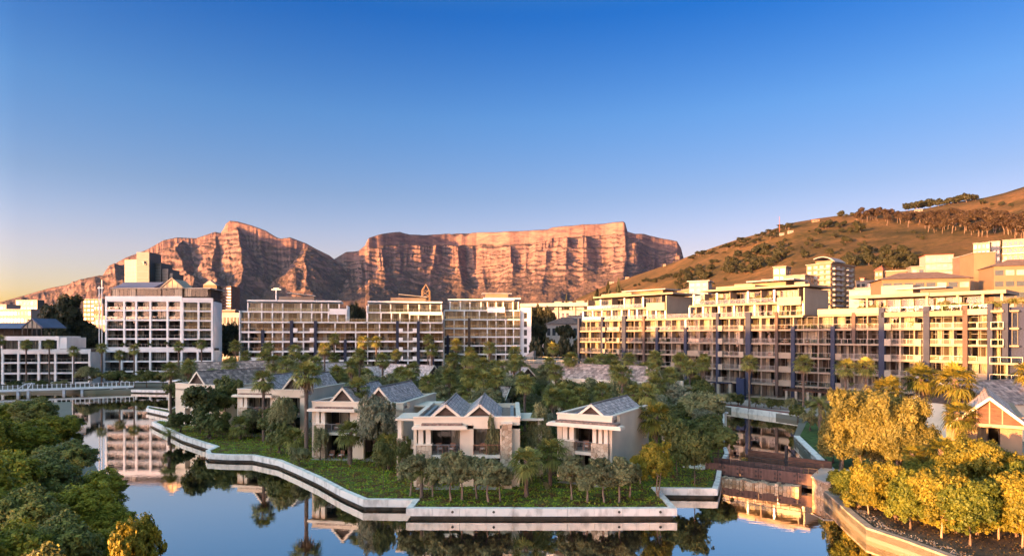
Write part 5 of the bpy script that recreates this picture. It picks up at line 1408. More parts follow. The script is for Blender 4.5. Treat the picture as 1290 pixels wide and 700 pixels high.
for c, v in car_cols.items(): nmat('car_'+c.replace(' ', '_'), v, 0.25, 0.6, var=0.03, coat=0.6)
nmat('tyre', (0.02, 0.02, 0.02), 0.9)
def car(px, D, z, col, rz, label):
    p = P(px, D, z); r = thing('parked_car', (p.x, p.y, z), rz, label, 'car', 'cars parked in the gap below the mountain')
    mb = MB(); mb.extr([(-2.1, -0.85, 0.3), (2.1, -0.85, 0.3), (2.15, -0.85, 0.75), (1.2, -0.85, 0.9), (0.6, -0.85, 1.4), (-1.1, -0.85, 1.42), (-1.9, -0.85, 0.95), (-2.15, -0.85, 0.85)], (0, 1.7, 0)); mb.build('body', M['car_'+col.replace(' ', '_')], r)
    mb = MB(); mb.extr([(1.05, -0.87, 0.95), (0.52, -0.87, 1.33), (-1.0, -0.87, 1.34), (-1.6, -0.87, 0.98)], (0, 1.74, 0)); mb.build('window', M['window_dark'], r)
    for sx in (-1.3, 1.3):
        for sy in (-0.88, 0.7):
            mb = MB(); mb.tube([(sx, sy, 0.32), (sx, sy+0.18, 0.32)], 0.32, 10); mb.build('wheel', M['tyre'], r)
pk = MB(); q0, q1 = P(664, 238), P(731, 238); pk.prism([(q0.x, 225), (q1.x-1, 225), (q1.x+4, 262), (q0.x, 262)], 0.5, 8.9); tag(pk.build('parking_deck', M['paving'], None), kind='structure')
cl_ = ['white', 'silver', 'white', 'dark blue', 'silver', 'red', 'white', 'black', 'silver']
for i, c in enumerate(cl_):
    car(669+i*6.6, 229+(i % 2)*1.2, 8.9, c, R_(88+3*(i % 3)), '%s car parked in the gap below the mountain, %s from the left' % (c, ['first', 'second', 'third', 'fourth', 'fifth', 'sixth', 'seventh', 'eighth', 'ninth'][i]))
# umbrella-pine car park truck roofline left out: hidden by trees

# city far left
gt = block(157, 900, 172, 893, 30, 5, zt(327, 895), 22, 4, 'tall stepped green glass office tower rising in front of the left mountain slope', 'pale_green_panel', 'green_panel', ww=0.94, wh=0.78, wins_b='green_panel', cat='office tower', name='office_tower')
for a, b, D, y, bays in ((172, 188, 880, 317.5, 0), (188, 203, 895, 331, 0), (203, 212, 897, 338.5, 0), (212, 217.5, 899, 344, 0)):
    f = Front(a, D, b, D); M0 = (Matrix.Translation(gt.location) @ Matrix.Rotation(gt.rotation_euler.z, 4, 'Z')).inverted() @ Matrix.Translation((f.A.x, f.A.y, 0))
    mb = MB(); mb.box(0, f.L-0.05, 0, 30, 5, zt(y, D)); mb.xf(M0); sh = mb.build('glass_shaft', M['green_panel'], gt)
    for k in range(int((zt(y, D)-20)/4.2)):
        if a == 172 and k % 2: continue
        mb = MB(); mb.box(0.6, f.L-0.6, -0.3, -0.01, 20+k*4.2, 21.2+k*4.2); mb.xf(M0); mb.build('spandrel_band', M['pale_green_panel'], sh)
f = Front(176, 879.4, 186, 879.4); M0 = (Matrix.Translation(gt.location) @ Matrix.Rotation(gt.rotation_euler.z, 4, 'Z')).inverted() @ Matrix.Translation((f.A.x, f.A.y, 0))
mb = MB(); zz = zt(331, 879)
mb.tube([(f.L*0.55, -0.6, zz-2.2), (f.L*0.55, -0.6, zz+2.2)], 1.1, 6); mb.bar((f.L*0.3, -0.6, zz+1.5), (f.L*0.8, -0.6, zz-2.2), 0.4, 0.9); mb.bar((f.L*0.35, -0.6, zz-2.6), (f.L*0.75, -0.6, zz-2.6), 0.4, 0.6); mb.xf(M0); mb.build('emblem', M['blind'], gt)
bt = block(270, 700, 291, 696, 16, 5, zt(361, 698), 20, 6, 'brown brick high rise with pointed white top left of the central block', 'brick_brown', 'window_dark', ww=0.85, wh=0.35, cat='high rise', name='high_rise', band=False)
f = Front(256, 690, 273, 690); M0 = (Matrix.Translation(bt.location) @ Matrix.Rotation(bt.rotation_euler.z, 4, 'Z')).inverted() @ Matrix.Translation((f.A.x, f.A.y, 0))
mb = MB(); mb.box(0, f.L, 0, 12, 5, zt(359, 690)); mb.xf(M0); mb.build('lower_shaft', M['orange_render'], bt)
mb = MB(); mb.extr([(0, -1, zt(359, 690)), (f.L, -1, zt(359, 690)), (f.L*0.5, -1, zt(353, 690))], (0, 8, 0)); mb.xf(M0); mb.build('pointed_top', M['far_white'], bt)
for i, (a, b, D, y, fl_, wl_, lab) in enumerate([
    (105, 128, 620, 377, 12, 'orange_render', 'peach coloured high rise lit by the sun between the big tree and the framed block'),
    (118, 130, 480, 384, 7, 'orange_render', 'small peach block in front of the peach high rise'),
    (0, 39, 420, 390, 7, 'far_white', 'white slab apartment block at the left edge behind the conservatory'),
    (-30, 8, 450, 384, 6, 'grey_render', 'grey pitched roof block at the extreme left edge'),
    (272, 303, 300, 395, 4, 'grey_render', 'low flat roofed grey hall between the framed block and the central block'),
    (20, 47, 850, 378, 8, 'green_panel', 'long low green glass building far behind the left edge'),
    (270, 296, 360, 391, 4, 'brick_brown', 'red brown low building in the gap right of the framed block'),
    (120, 133, 300, 399, 5, 'pink_render', 'plain pinkish block at the foot of the service masts')]):
    block(a, D, b, D-2, 12, 1, zt(y, D), fl_, max(2, int((b-a)/4)), lab, wl_, roof='roof_grey')
# more of the town at the mountain foot, seen in the gaps
rg = random.Random(5); gapn = 0
nth = ['first', 'second', 'third', 'fourth', 'fifth', 'sixth', 'seventh', 'eighth', 'ninth', 'tenth', 'eleventh', 'twelfth', 'thirteenth', 'fourteenth', 'fifteenth']
for lo, hi, lab in ((275, 303, 'low town building in the gap right of the framed block'), (438, 462, 'low town building in the notch of the central block')):
    pos = sorted(rg.uniform(lo, hi) for _ in range(4))
    for i, px in enumerate(pos):
        D = rg.uniform(450, 800); w = rg.uniform(6, 12)
        block(px-w/2, D, px+w/2, D-4, 10, 1, zt(rg.uniform(399, 404), D), 4, 3, '%s, %s from the left' % (lab, nth[i]), rg.choice(['far_white', 'pink_render', 'orange_render']))
lt = P(536.5, 420, 8); tw = thing('lattice_tower', lt, 0, 'sunlit lattice tower behind the roof of the central block', 'lattice tower')
mb = MB(); h = ZP(358, 420)-8
for sx in (-1, 1):
    for sy in (-1, 1): mb.tube([(sx*2.6, sy*2.6, 0), (sx*2.4, sy*2.4, h*0.9), (0, 0, h)], 0.35, 4)
for k in range(10):
    z0, z1 = h*0.9*k/10, h*0.9*(k+1)/10
    mb.tube([(-2.5, -2.5, z0), (2.5, -2.5, z1)], 0.25, 4); mb.tube([(2.5, -2.5, z0), (-2.5, -2.5, z1)], 0.25, 4); mb.box(-2.6, 2.6, -2.6, -2.3, z1-0.3, z1)
mb.build('lattice', M['orange_render'], tw)

# invented blocks, added out of frame at left to shade villas and lower floors
def shade_block(x0, x1, y0, y1, h, label):
    r = thing('building', (x0, y0, 0.8), 0, label, 'building')
    mb = MB(); mb.box(0, x1-x0, 0, y1-y0, 0, h); mb.build('wall', M['beige_render'], r)
    mb = MB(); mb.box(-0.5, x1-x0+0.5, -0.5, y1-y0+0.5, h, h+0.6); mb.build('roof', M['roof_grey'], r)
    for k in range(int(h/3.4)):
        mb = MB(); mb.box(1, x1-x0-1, y1-y0+0.002, y1-y0+0.05, 1+k*3.4, 2.6+k*3.4); mb.build('window', M['window_dark'], r)
shade_block(-112, -84, -22, 0, 19, 'added beige shade block outside the picture to the left, nearest the water')
shade_block(-150, -115, -22, 0, 29, 'added beige shade block outside the picture to the left, second from the water')
shade_block(-200, -156, -26, 0, 30, 'added beige shade block outside the picture to the left, third from the water')
shade_block(-235, -204, -26, 0, 26, 'added narrow low shade block outside the picture to the left')
shade_block(-286, -241, -26, 0, 24, 'added lower beige shade block outside the picture to the left, fourth from the water')
shade_block(-350, -290, -26, 0, 39, 'added beige shade block outside the picture to the left, fifth from the water')
shade_block(-490, -353, -30, 0, 48, 'added tall beige shade block outside the picture to the left, farthest from the water')
# ------------------------------------------------------------ foliage
leaf_mat('leaf_dark', (0.045, 0.050, 0.016), (0.10, 0.11, 0.030), (0.19, 0.19, 0.050))
leaf_mat('leaf_olive', (0.11, 0.105, 0.050), (0.21, 0.20, 0.085), (0.34, 0.32, 0.14))
leaf_mat('leaf_bright', (0.085, 0.088, 0.009), (0.25, 0.235, 0.022), (0.54, 0.43, 0.045), nscale=0.35)
leaf_mat('leaf_yellow', (0.10, 0.10, 0.012), (0.26, 0.21, 0.02), (0.44, 0.31, 0.03))
leaf_mat('leaf_feather', (0.06, 0.06, 0.016), (0.16, 0.145, 0.035), (0.30, 0.25, 0.065))
leaf_mat('leaf_mixed', (0.08, 0.085, 0.03), (0.20, 0.20, 0.055), (0.40, 0.35, 0.07), nscale=0.5)
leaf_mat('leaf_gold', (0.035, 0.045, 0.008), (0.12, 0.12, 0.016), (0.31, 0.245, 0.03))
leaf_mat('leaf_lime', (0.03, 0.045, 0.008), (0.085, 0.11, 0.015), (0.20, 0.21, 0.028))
leaf_mat('leaf_pine', (0.016, 0.020, 0.009), (0.034, 0.037, 0.015), (0.065, 0.060, 0.024))
leaf_mat('leaf_brown', (0.028, 0.018, 0.011), (0.052, 0.034, 0.018), (0.085, 0.058, 0.028))
leaf_mat('leaf_grey', (0.12, 0.12, 0.075), (0.22, 0.215, 0.13), (0.34, 0.33, 0.20))
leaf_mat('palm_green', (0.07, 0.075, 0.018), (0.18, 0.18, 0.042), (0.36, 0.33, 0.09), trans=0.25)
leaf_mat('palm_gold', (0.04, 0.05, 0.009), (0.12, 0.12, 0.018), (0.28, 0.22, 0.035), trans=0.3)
leaf_mat('palm_dead', (0.09, 0.06, 0.035), (0.16, 0.11, 0.06), (0.24, 0.17, 0.10), trans=0.1)
nmat('bark', (0.16, 0.11, 0.08), 0.95, var=0.25, vscale=3, stretch=(1, 1, 0.3), bump=0.6)
nmat('palm_bark', (0.20, 0.14, 0.105), 0.95, base2=(0.09, 0.06, 0.045), vscale=2.2, stretch=(1, 1, 5), bump=0.9, bscale=6)
nmat('pale_bark', (0.34, 0.24, 0.17), 0.9, var=0.25, vscale=3, stretch=(1, 1, 0.3), bump=0.4)

def crown_mesh(name, blobs, n, size, mat, seed, clumps=26, spread=0.34, aspect=1.7, flat=0.0, shell=0.75, droop=0.0):
    """leaf-sized faces gathered into clumps on and inside the given blobs (cx,cy,cz,rx,ry,rz)"""
    r = np.random.default_rng(seed); B = np.array(blobs, float)
    vol = (B[:, 3]*B[:, 4]*B[:, 5])**0.67; w = vol/vol.sum()
    nc = clumps*len(blobs)
    bi = r.choice(len(blobs), nc, p=w)
    d = r.normal(size=(nc, 3)); d /= np.linalg.norm(d, axis=1)[:, None]
    d[:, 2] = np.where(d[:, 2] < -0.35, -d[:, 2]*0.6, d[:, 2])
    rad = shell+(1-shell)*1.3*r.random(nc)
    C = B[bi, :3]+d*B[bi, 3:]*rad[:, None]
    cs = r.uniform(0.55, 1.35, nc)
    pc = cs**2/(cs**2).sum()
    ci = r.choice(nc, n, p=pc)
    o = r.normal(size=(n, 3)); o /= np.linalg.norm(o, axis=1)[:, None]; o *= (r.random(n)**0.45)[:, None]
    brs = B[bi, 3:].mean(1)
    scl = (brs[ci]*spread*cs[ci])[:, None]
    pos = C[ci]+o*scl*np.array([1, 1, 0.85])
    if droop: pos[:, 2] -= droop*np.abs(o[:, 0])*scl[:, 0]
    nrm = o*0.9+d[ci]*0.5+r.normal(size=(n, 3))*0.55+np.array([0, 0, 0.35])
    nrm /= np.linalg.norm(nrm, axis=1)[:, None]
    t = np.cross(nrm, r.normal(size=(n, 3))); t /= np.linalg.norm(t, axis=1)[:, None]
    b = np.cross(nrm, t)
    s = (size*r.uniform(0.55, 1.35, n))[:, None]
    t = t*s*aspect*0.5; b = b*s*0.5/1.0
    V = np.stack([pos-t, pos+b*0.9, pos+t, pos-b*0.9], 1).reshape(-1, 3)
    F = np.arange(n*4).reshape(n, 4)
    return np_mesh(name, V, F, M[mat])
def trunk_mesh(name, h, r0, branches, mat, seed, lean=0.0, stems=1, spreadr=0.5):
    """tapered trunk(s) with limbs reaching to the given points"""
    rg = random.Random(seed); mb = MB()
    for s in range(stems):
        a = rg.uniform(0, 6.28); ln = lean if stems == 1 else rg.uniform(0.1, 0.25)*h
        top = Vector((math.cos(a)*ln, math.sin(a)*ln, h)); mid = top*0.5+Vector((rg.uniform(-.1, .1), rg.uniform(-.1, .1), 0))*h*0.6
        base = Vector((math.cos(a)*0.12*s, math.sin(a)*0.12*s, -0.3))
        mb.tube([base, Vector((base.x, base.y, 0.15))+mid*0.05, mid, top], [r0*1.25, r0, r0*0.8, r0*0.6], 8)
        bl = [b for i, b in enumerate(branches) if i % stems == s]
        for b in bl:
            b = Vector(b); m2 = top.lerp(b, 0.5)+Vector((0, 0, -0.08*h))
            mb.tube([top-Vector((0, 0, 0.1)), m2, b], [r0*0.5, r0*0.32, r0*0.12], 6)
    return mb.mesh(name, M[mat], smooth=True)
def blobs_round(rg, R, H, z0, k):
    out = [(0, 0, z0+H*0.5, R*0.7, R*0.7, H*0.42)]
    for i in range(k):
        a = 2.399*i+rg.uniform(-.4, .4); q = rg.uniform(0.25, 0.68)*R
        rr = rg.uniform(0.24, 0.52)*R
        out.append((math.cos(a)*q, math.sin(a)*q, z0+H*rg.uniform(0.16, 0.84), rr, rr, rr*rg.uniform(0.7, 0.95)*min(1.3, H/R/1.5)))
    return out
TREES = {}
def tree_proto(kind, var, seed):
    """returns (trunk mesh, crown mesh); unit trees are about 1 m radius x 2 m high scaled at placement"""
    key = (kind, var)
    if key in TREES: return TREES[key]
    rg = random.Random(seed)
    spec = {  # leaf material, leaf count, leaf size, trunk material, R, H crown, z0, stems, blobs, clumps, spread
        'shrub_dark': ('leaf_dark', 5000, 0.20, 'bark', 1.9, 2.6, 0.2, 3, 6, 22, .33),
        'shrub_olive': ('leaf_olive', 5500, 0.17, 'bark', 2.0, 3.0, 0.4, 3, 6, 24, .33),
        'tree_dark': ('leaf_dark', 9000, 0.22, 'bark', 2.8, 4.0, 1.6, 1, 8, 22, .33),
        'tree_olive': ('leaf_olive', 12000, 0.17, 'bark', 3.0, 4.6, 1.4, 2, 9, 24, .32),
        'olive_small': ('leaf_olive', 7500, 0.14, 'pale_bark', 1.25, 2.5, 0.9, 1, 7, 20, .34),
        'tree_grey': ('leaf_grey', 12000, 0.16, 'bark', 2.8, 4.0, 0.9, 2, 9, 26, .3),
        'pine': ('leaf_pine', 3500, 1.1, 'bark', 7.0, 6.5, 6.0, 1, 8, 16, .34),
        'round_far': ('leaf_pine', 3000, 1.1, 'bark', 6.0, 9.0, 1.0, 1, 7, 16, .34),
        'big_round': ('leaf_pine', 14000, 0.75, 'bark', 9.0, 15.0, 6.0, 1, 16, 22, .34),
        'eucalypt': ('leaf_brown', 3200, 1.1, 'bark', 5.5, 11.0, 7.0, 2, 8, 16, .36),
        'near_green': ('leaf_bright', 52000, 0.19, 'bark', 3.4, 8.0, 1.6, 2, 26, 30, .30),
        'near_olive': ('leaf_mixed', 52000, 0.17, 'bark', 3.4, 8.0, 1.6, 2, 26, 30, .32),
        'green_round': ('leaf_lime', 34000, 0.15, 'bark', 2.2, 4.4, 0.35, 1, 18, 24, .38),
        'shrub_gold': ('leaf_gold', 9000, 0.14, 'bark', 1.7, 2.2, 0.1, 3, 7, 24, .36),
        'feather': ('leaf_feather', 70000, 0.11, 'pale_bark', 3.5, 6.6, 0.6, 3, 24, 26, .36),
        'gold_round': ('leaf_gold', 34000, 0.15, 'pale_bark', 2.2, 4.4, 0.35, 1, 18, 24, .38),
        'yellow': ('leaf_yellow', 15000, 0.125, 'pale_bark', 2.0, 3.6, 1.2, 2, 8, 16, .36),
    }[kind]
    lm, n, sz, bm, R, H, z0, stems, kb, cl, spd = spec
    bl = blobs_round(rg, R, H, z0, kb)
    if kind == 'pine':
        bl = [(0, 0, z0+2.2, R*0.55, R*0.55, 1.6)]+[(math.cos(i*1.05)*R*0.5, math.sin(i*1.05)*R*0.5, z0+rg.uniform(1, 3.2), R*0.42, R*0.42, 1.3) for i in range(6)]
    if kind == 'feather':
        bl = [(b[0]*1.1, b[1]*1.1, b[2], b[3]*0.95, b[4]*0.95, b[5]*0.8) for b in bl]
    crown = crown_mesh('crown', bl, n, sz, lm, seed, clumps=cl, spread=spd, aspect=2.6 if kind == 'feather' else 1.6, droop=0.6 if kind == 'feather' else 0.0)
    trunk = trunk_mesh('trunk', z0+H*0.22, {'pine': .45, 'eucalypt': .4, 'round_far': .4, 'big_round': .5, 'near_green': .16, 'near_olive': .16, 'feather': .2}.get(kind, 0.09), [b[:3] for b in bl[1:7]], bm, seed, lean=0.1*z0, stems=stems)
    TREES[key] = (trunk, crown)
    return TREES[key]
PLANTS = []
def plant(kind, var, loc, s, rz, label, cat='tree', group=None, name=None, sz=1.0, small=False):
    tm, cm = tree_proto(kind, var, hash_seed(kind, var))
    nm = name or {'pine': 'pine_tree', 'eucalypt': 'gum_tree', 'shrub_dark': 'shrub', 'shrub_olive': 'shrub', 'olive_small': 'olive_tree'}.get(kind, 'tree')
    t = thing(nm, loc, rz, label, cat, group); t.scale = (s, s, s*sz)
    link('trunk', tm, t); link('crown', cm, t)
    PLANTS.append(t)
    return t
def hash_seed(kind, var): return sum(ord(c) for c in kind)*7+var*131

# palms --------------------------------------------------------------
def fan_leaf(V, F, base, dirv, L, rr, n=15, droop=0.35, stalk=0.45):
    d = Vector(dirv).normalized(); side = d.cross(Vector((0, 0, 1)))
    if side.length < 0.05: side = Vector((1, 0, 0))
    side.normalize(); up = side.cross(d).normalized()
    if up.z < 0: up = -up
    hub = Vector(base)+d*L*stalk
    w = 0.02
    k = len(V); V += [tuple(Vector(base)-side*w), tuple(Vector(base)+side*w), tuple(hub+side*w), tuple(hub-side*w)]; F.append((k, k+1, k+2, k+3))
    fl = L*(1-stalk)
    for i in range(n):
        a = (i/(n-1)-0.5)*math.radians(230)
        q = (d*math.cos(a)+side*math.sin(a)); ln = fl*(0.75+0.25*math.cos(a*0.8))*rr.uniform(0.9, 1.08)
        wd = ln*0.085
        pn = q.cross(up).normalized()
        m = hub+q*ln*0.55+up*(0.05*ln*(1 if i % 2 else -1)); e = hub+q*ln-Vector((0, 0, 1))*ln*droop*rr.uniform(0.6, 1.5)
        k = len(V); V += [tuple(hub), tuple(m+pn*wd), tuple(e), tuple(m-pn*wd)]; F.append((k, k+1, k+2, k+3))
PALM = {}
def palm_proto(var, gold=False, short=False, feather=False):
    key = (var, gold, short, feather)
    if key in PALM: return PALM[key]
    rr = random.Random(500+var*13); V = []; F = []; DV = []; DF = []
    mt = M['palm_gold' if gold else 'palm_green']
    if feather:
        for i in range(44):
            a = i*2.399; el = rr.uniform(-0.25, 1.25); L = rr.uniform(2.3, 3.0); h0 = Vector((math.cos(a), math.sin(a), 0))
            pts = []; p = Vector((0, 0, 0)); e = el
            for s in range(9): pts.append(p.copy()); p = p+(h0*math.cos(e)+Vector((0, 0, 1))*math.sin(e))*L/8; e -= 0.20
            sd = h0.cross(Vector((0, 0, 1)))
            for s in range(8):
                for q in (0.0, 0.5):
                    b = pts[s].lerp(pts[s+1], q); fw = (pts[s+1]-pts[s]).normalized()
                    ll = 0.62*math.sin(math.pi*min(1, (s+q+1.2)/9.4))
                    for sg in (-1, 1):
                        tip = b+(sd*sg*0.8+fw*0.55+Vector((0, 0, -0.15)))*ll
                        k = len(V); V += [tuple(b), tuple(b+fw*0.07), tuple(tip), tuple(b-fw*0.01+(tip-b)*0.5)]; F.append((k, k+1, k+2, k+3))
        cr = np_mesh('crown', V, F, mt); dead = None
    else:
        n = 34
        for i in range(n):
            t = i/n; el = math.radians(78-118*t**0.85+rr.uniform(-8, 8)); a = i*2.399+rr.uniform(-.2, .2)
            L = rr.uniform(1.75, 2.25)*(0.86 if t < 0.2 else 1)
            fan_leaf(V, F, (math.cos(a)*0.1, math.sin(a)*0.1, 0.25-0.5*t), (math.cos(a)*math.cos(el), math.sin(a)*math.cos(el), math.sin(el)), L, rr, droop=0.22+0.25*t)
        for i in range(14):
            a = i*2.399+1; el = math.radians(rr.uniform(-80, -55))
            fan_leaf(DV, DF, (math.cos(a)*0.12, math.sin(a)*0.12, -0.35), (math.cos(a)*math.cos(el), math.sin(a)*math.cos(el), math.sin(el)), rr.uniform(1.0, 1.5), rr, n=9, droop=0.5, stalk=0.3)
        cr = np_mesh('crown', V, F, mt); dead = np_mesh('dead_fronds', DV, DF, M['palm_dead'])
    mb = MB(); k = 14; ln = rr.uniform(-0.04, 0.04)
    pts = [(ln*math.sin(i/k*2.5), ln*0.7*math.sin(i/k*2), -0.02+1.02*i/k) for i in range(k+1)]
    mb.tube(pts, [1.35]+[1.0+0.06*(i % 2) for i in range(1, k-1)]+[1.15, 1.3], 9)
    tk = mb.mesh('trunk', M['palm_bark'], smooth=True)
    PALM[key] = (tk, cr, dead)
    return PALM[key]
PALMS = []
def palm(px, py, D, label=None, r=None, zg=0.85, gold=False, feather=False, scale=1.0, tr=0.2, base=None):
    """px,py: middle of the crown; D: distance"""
    if base is not None: D = GD(base, zg)
    p = P(px, D, zg); h = max(0.6, ZP(py, D)-zg)
    rr = random.Random(int(px*31+py*17)); var = rr.randrange(5)
    tk, cr, dead = palm_proto(var, gold, False, feather)
    t = thing('date_palm' if feather else 'fan_palm', p, rr.uniform(0, 6.28), label or 'palm', 'palm tree')
    o = link('trunk', tk, t); o.scale = (tr, tr, h)
    ln = 0
    c = link('crown', cr, t); c.location = (0, 0, h); c.scale = (scale,)*3
    if dead: d = link('dead_fronds', dead, t); d.location = (0, 0, h); d.scale = (scale,)*3
    t['_px'] = px; t['_D'] = D; t['_h'] = h; PALMS.append(t)
    return t

# palms before the left blocks (far bank)
for px, py in ((33, 434), (62, 433), (93, 442), (0, 428), (128, 438), (151, 447), (169, 440), (225, 436), (254, 433)):
    palm(px, py, 188, scale=0.95, zg=0.85)
# palms before the central block
for px, py in ((297, 436), (309, 448), (338, 437), (331, 450), (371, 441), (359, 454), (386, 452), (421, 426), (409, 439), (421, 450), (458, 430), (474, 430), (499, 447), (539, 427), (544, 441), (575, 434), (592, 443), (617, 438), (648, 443), (697, 438)):
    palm(px, py, 150+((px*7) % 34), scale=1.0)
for px, py, D in ((215, 466, 118), (238, 462, 122), (290, 459, 125), (345, 457, 118), (360, 462, 112), (375, 455, 124), (397, 458, 120), (453, 448, 128), (482, 453, 135), (520, 466, 122), (570, 452, 140), (566, 474, 112),
                  (597, 453, 135), (590, 474, 110), (610, 480, 104), (633, 463, 125), (648, 455, 138), (661, 483, 100), (719, 452, 128), (700, 468, 120), (744, 459, 132), (756, 453, 140), (770, 453, 142), (784, 471, 104),
                  (792, 452, 136), (812, 465, 120), (825, 450, 140), (844, 473, 115), (857, 453, 132), (869, 463, 122), (885, 459, 128), (759, 494, 98), (732, 499, 96), (797, 496, 94), (815, 495, 92), (697, 501, 94), (714, 502, 96), (540, 482, 108), (505, 470, 128), (425, 470, 118)):
    palm(px, py, D)
_r = random.Random(8)
for i in range(54):
    px = _r.uniform(400, 905); D = _r.uniform(98, 165)
    py = HOR+(CAMZ-_r.uniform(5.5, 10.5))*FPX/D
    palm(round(px, 1), round(py, 1), round(D, 1), scale=_r.uniform(0.8, 1.1))
# palms on the promenade before the long block
for px, py, D in ((944, 457, 131), (1012, 458, 121), (1065, 463, 112), (1091, 462, 111)): palm(px, py, D, scale=1.1, zg=1.0)
palm(1034, 510, 98, feather=True, zg=1.0, scale=1.3, tr=0.35)
# near palms on the island
palm(332, 479, 0, base=556, label='slim tall fan palm rising in front of the second villa from the left')
palm(386, 472, 0, base=577, label='tallest fan palm on the island, left of the villa with the grey green tree', tr=0.24, scale=1.1)
palm(451, 490, 82, label='full crowned fan palm above the villa behind the grey green tree')
palm(441, 545, 0, base=585, label='short stout lawn palm before the villa behind the grey green tree', tr=0.27, scale=0.95)
palm(489, 562, 0, base=592, label='low bright fan palm with almost no trunk left of the front centre villa', scale=1.0)
palm(531, 597, 0, base=627, label='small spiky palm in front of the left corner of the front centre villa', feather=True, scale=0.42, tr=0.16)
palm(663, 582, 0, base=625, label='short fan palm with pale trunk at the right corner of the front centre villa', scale=0.95, tr=0.2)
palm(693, 571, 0, base=612, label='fan palm on the lawn just left of the single gable villa', scale=1.0)
palm(303, 536, 0, base=553, label='low wide fan palm in the shrubs between the two leftmost villas', scale=0.95)
palm(372, 553, 0, base=574, label='low fan palm in the shrubs beside the tallest island palm', scale=0.9)
palm(826, 526, 0, base=592, label='large golden lit fan palm right of the single gable villa', gold=True, scale=1.15, tr=0.26)
palm(799, 557, 76, label='small golden tipped palm hard against the right side of the single gable villa', gold=True, scale=0.55)
palm(847, 540, 82, label='shaded fan palm just right of the large golden palm', scale=0.95)
palm(213, 545, 0, base=560, label='low dark palm at the left tip of the island', feather=True, scale=0.6, tr=0.2)
# golden palms on the right bank
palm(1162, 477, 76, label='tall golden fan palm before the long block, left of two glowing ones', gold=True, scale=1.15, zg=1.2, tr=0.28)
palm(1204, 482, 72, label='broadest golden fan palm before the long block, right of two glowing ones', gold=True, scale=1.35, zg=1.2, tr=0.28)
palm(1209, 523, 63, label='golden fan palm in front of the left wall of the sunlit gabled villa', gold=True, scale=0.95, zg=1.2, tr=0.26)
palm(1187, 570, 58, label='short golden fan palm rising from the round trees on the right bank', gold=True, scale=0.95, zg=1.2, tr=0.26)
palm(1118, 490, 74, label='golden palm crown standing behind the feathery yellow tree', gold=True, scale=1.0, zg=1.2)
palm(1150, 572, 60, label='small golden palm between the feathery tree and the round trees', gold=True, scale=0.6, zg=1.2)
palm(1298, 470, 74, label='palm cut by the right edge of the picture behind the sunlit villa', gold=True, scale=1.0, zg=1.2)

# ------------------------------------------------------------ trees and shrubs by hand
def at(px, base, z=0.8): return P(px, GD(base, z), z)
def treep(kind, px, base, hpx, label, wpx=None, var=0, z=0.8, name=None, cat='tree', D=None, group=None):
    """place a tree whose trunk meets the ground at pixel (px, base) with the given pixel height"""
    dims = {'shrub_dark': (2.3, 2.9), 'shrub_olive': (2.4, 3.4), 'tree_dark': (3.2, 5.7), 'tree_olive': (3.4, 6.2), 'olive_small': (1.5, 3.5), 'tree_grey': (3.2, 5.0), 'pine': (7.5, 10.5), 'round_far': (6.6, 10.5), 'eucalypt': (6.2, 18.5),
            'near_green': (3.9, 9.9), 'near_olive': (3.9, 9.9), 'shrub_gold': (2.1, 2.5), 'feather': (4.0, 7.2), 'gold_round': (2.3, 4.7), 'green_round': (2.3, 4.7), 'yellow': (2.3, 5.0)}[kind]
    D = D or GD(base, z); p = P(px, D, z); H = hpx*D/FPX
    s = H/dims[1]; t = plant(kind, var, p, s, random.Random(int(px*13)).uniform(0, 6.28), label, cat, group, name)
    if wpx: q = (wpx/2*D/FPX)/dims[0]; t.scale = (q, q, s)
    return t
# the clipped olive row before the front centre villa and the single gable villa
for i, (px, b, h, w) in enumerate([(517, 625, 54, 46), (545, 626, 52, 44), (568, 631, 60, 50), (582, 630, 64, 52), (600, 628, 56, 50), (615, 632, 60, 56), (630, 631, 50, 44)]):
    treep('olive_small', px, b, h, 'small olive tree in the row before the front centre villa, %s from the left' % ['first', 'second', 'third', 'fourth', 'fifth', 'sixth', 'seventh'][i], w, var=i % 3, cat='tree')
for i, (px, b, h, w) in enumerate([(720, 629, 58, 50), (740, 633, 54, 50), (761, 633, 56, 52), (780, 633, 60, 52), (793, 628, 50, 44)]):
    treep('olive_small', px, b, h, 'small olive tree in the row before the single gable villa, %s from the left' % ['first', 'second', 'third', 'fourth', 'fifth'][i], w, var=(i+1) % 3)
treep('yellow', 828, 626, 70, 'yellow leaved tree at the right corner of the island lawn', 56, var=0)
treep('yellow', 806, 610, 40, 'small patchy yellow shrub tree right of the single gable villa', 34, var=1)
treep('tree_grey', 474, 588, 90, 'large grey green tree hiding the right half of the villa', 72, var=0)
treep('tree_dark', 483, 615, 62, 'dark round headed small tree on the lawn before the villa walls', 36, var=1)
treep('shrub_olive', 404, 580, 44, 'slender grey shrub against the stone base of the villa behind the grey green tree', 26)
treep('tree_dark', 253, 546, 62, 'dark tree hiding the right half of the leftmost villa', 62, var=0)
treep('tree_dark', 285, 540, 66, 'tall dark tree between the two leftmost villas', 56, var=2)
treep('shrub_dark', 264, 553, 36, 'dark purple brown shrub below the leftmost villa', 60)
treep('shrub_dark', 227, 545, 26, 'dark shrub by the wall at the island left tip', 44)
treep('shrub_olive', 281, 552, 20, 'low grey ball shrub on the ground cover near the quay', 24)
treep('tree_olive', 355, 563, 66, 'loose grey green tree in front of the right bay of the second villa', 46, var=1)
treep('shrub_dark', 352, 572, 40, 'dark shrub mass left of the tallest island palm', 50)
treep('shrub_olive', 378, 588, 26, 'pale shrub at the foot of the tallest island palm', 34)
treep('tree_dark', 540, 590, 40, 'dark shrub tree against the left side wall of the front centre villa', 30, var=1)
treep('shrub_dark', 508, 600, 52, 'dark bush filling the gap left of the front centre villa', 36)
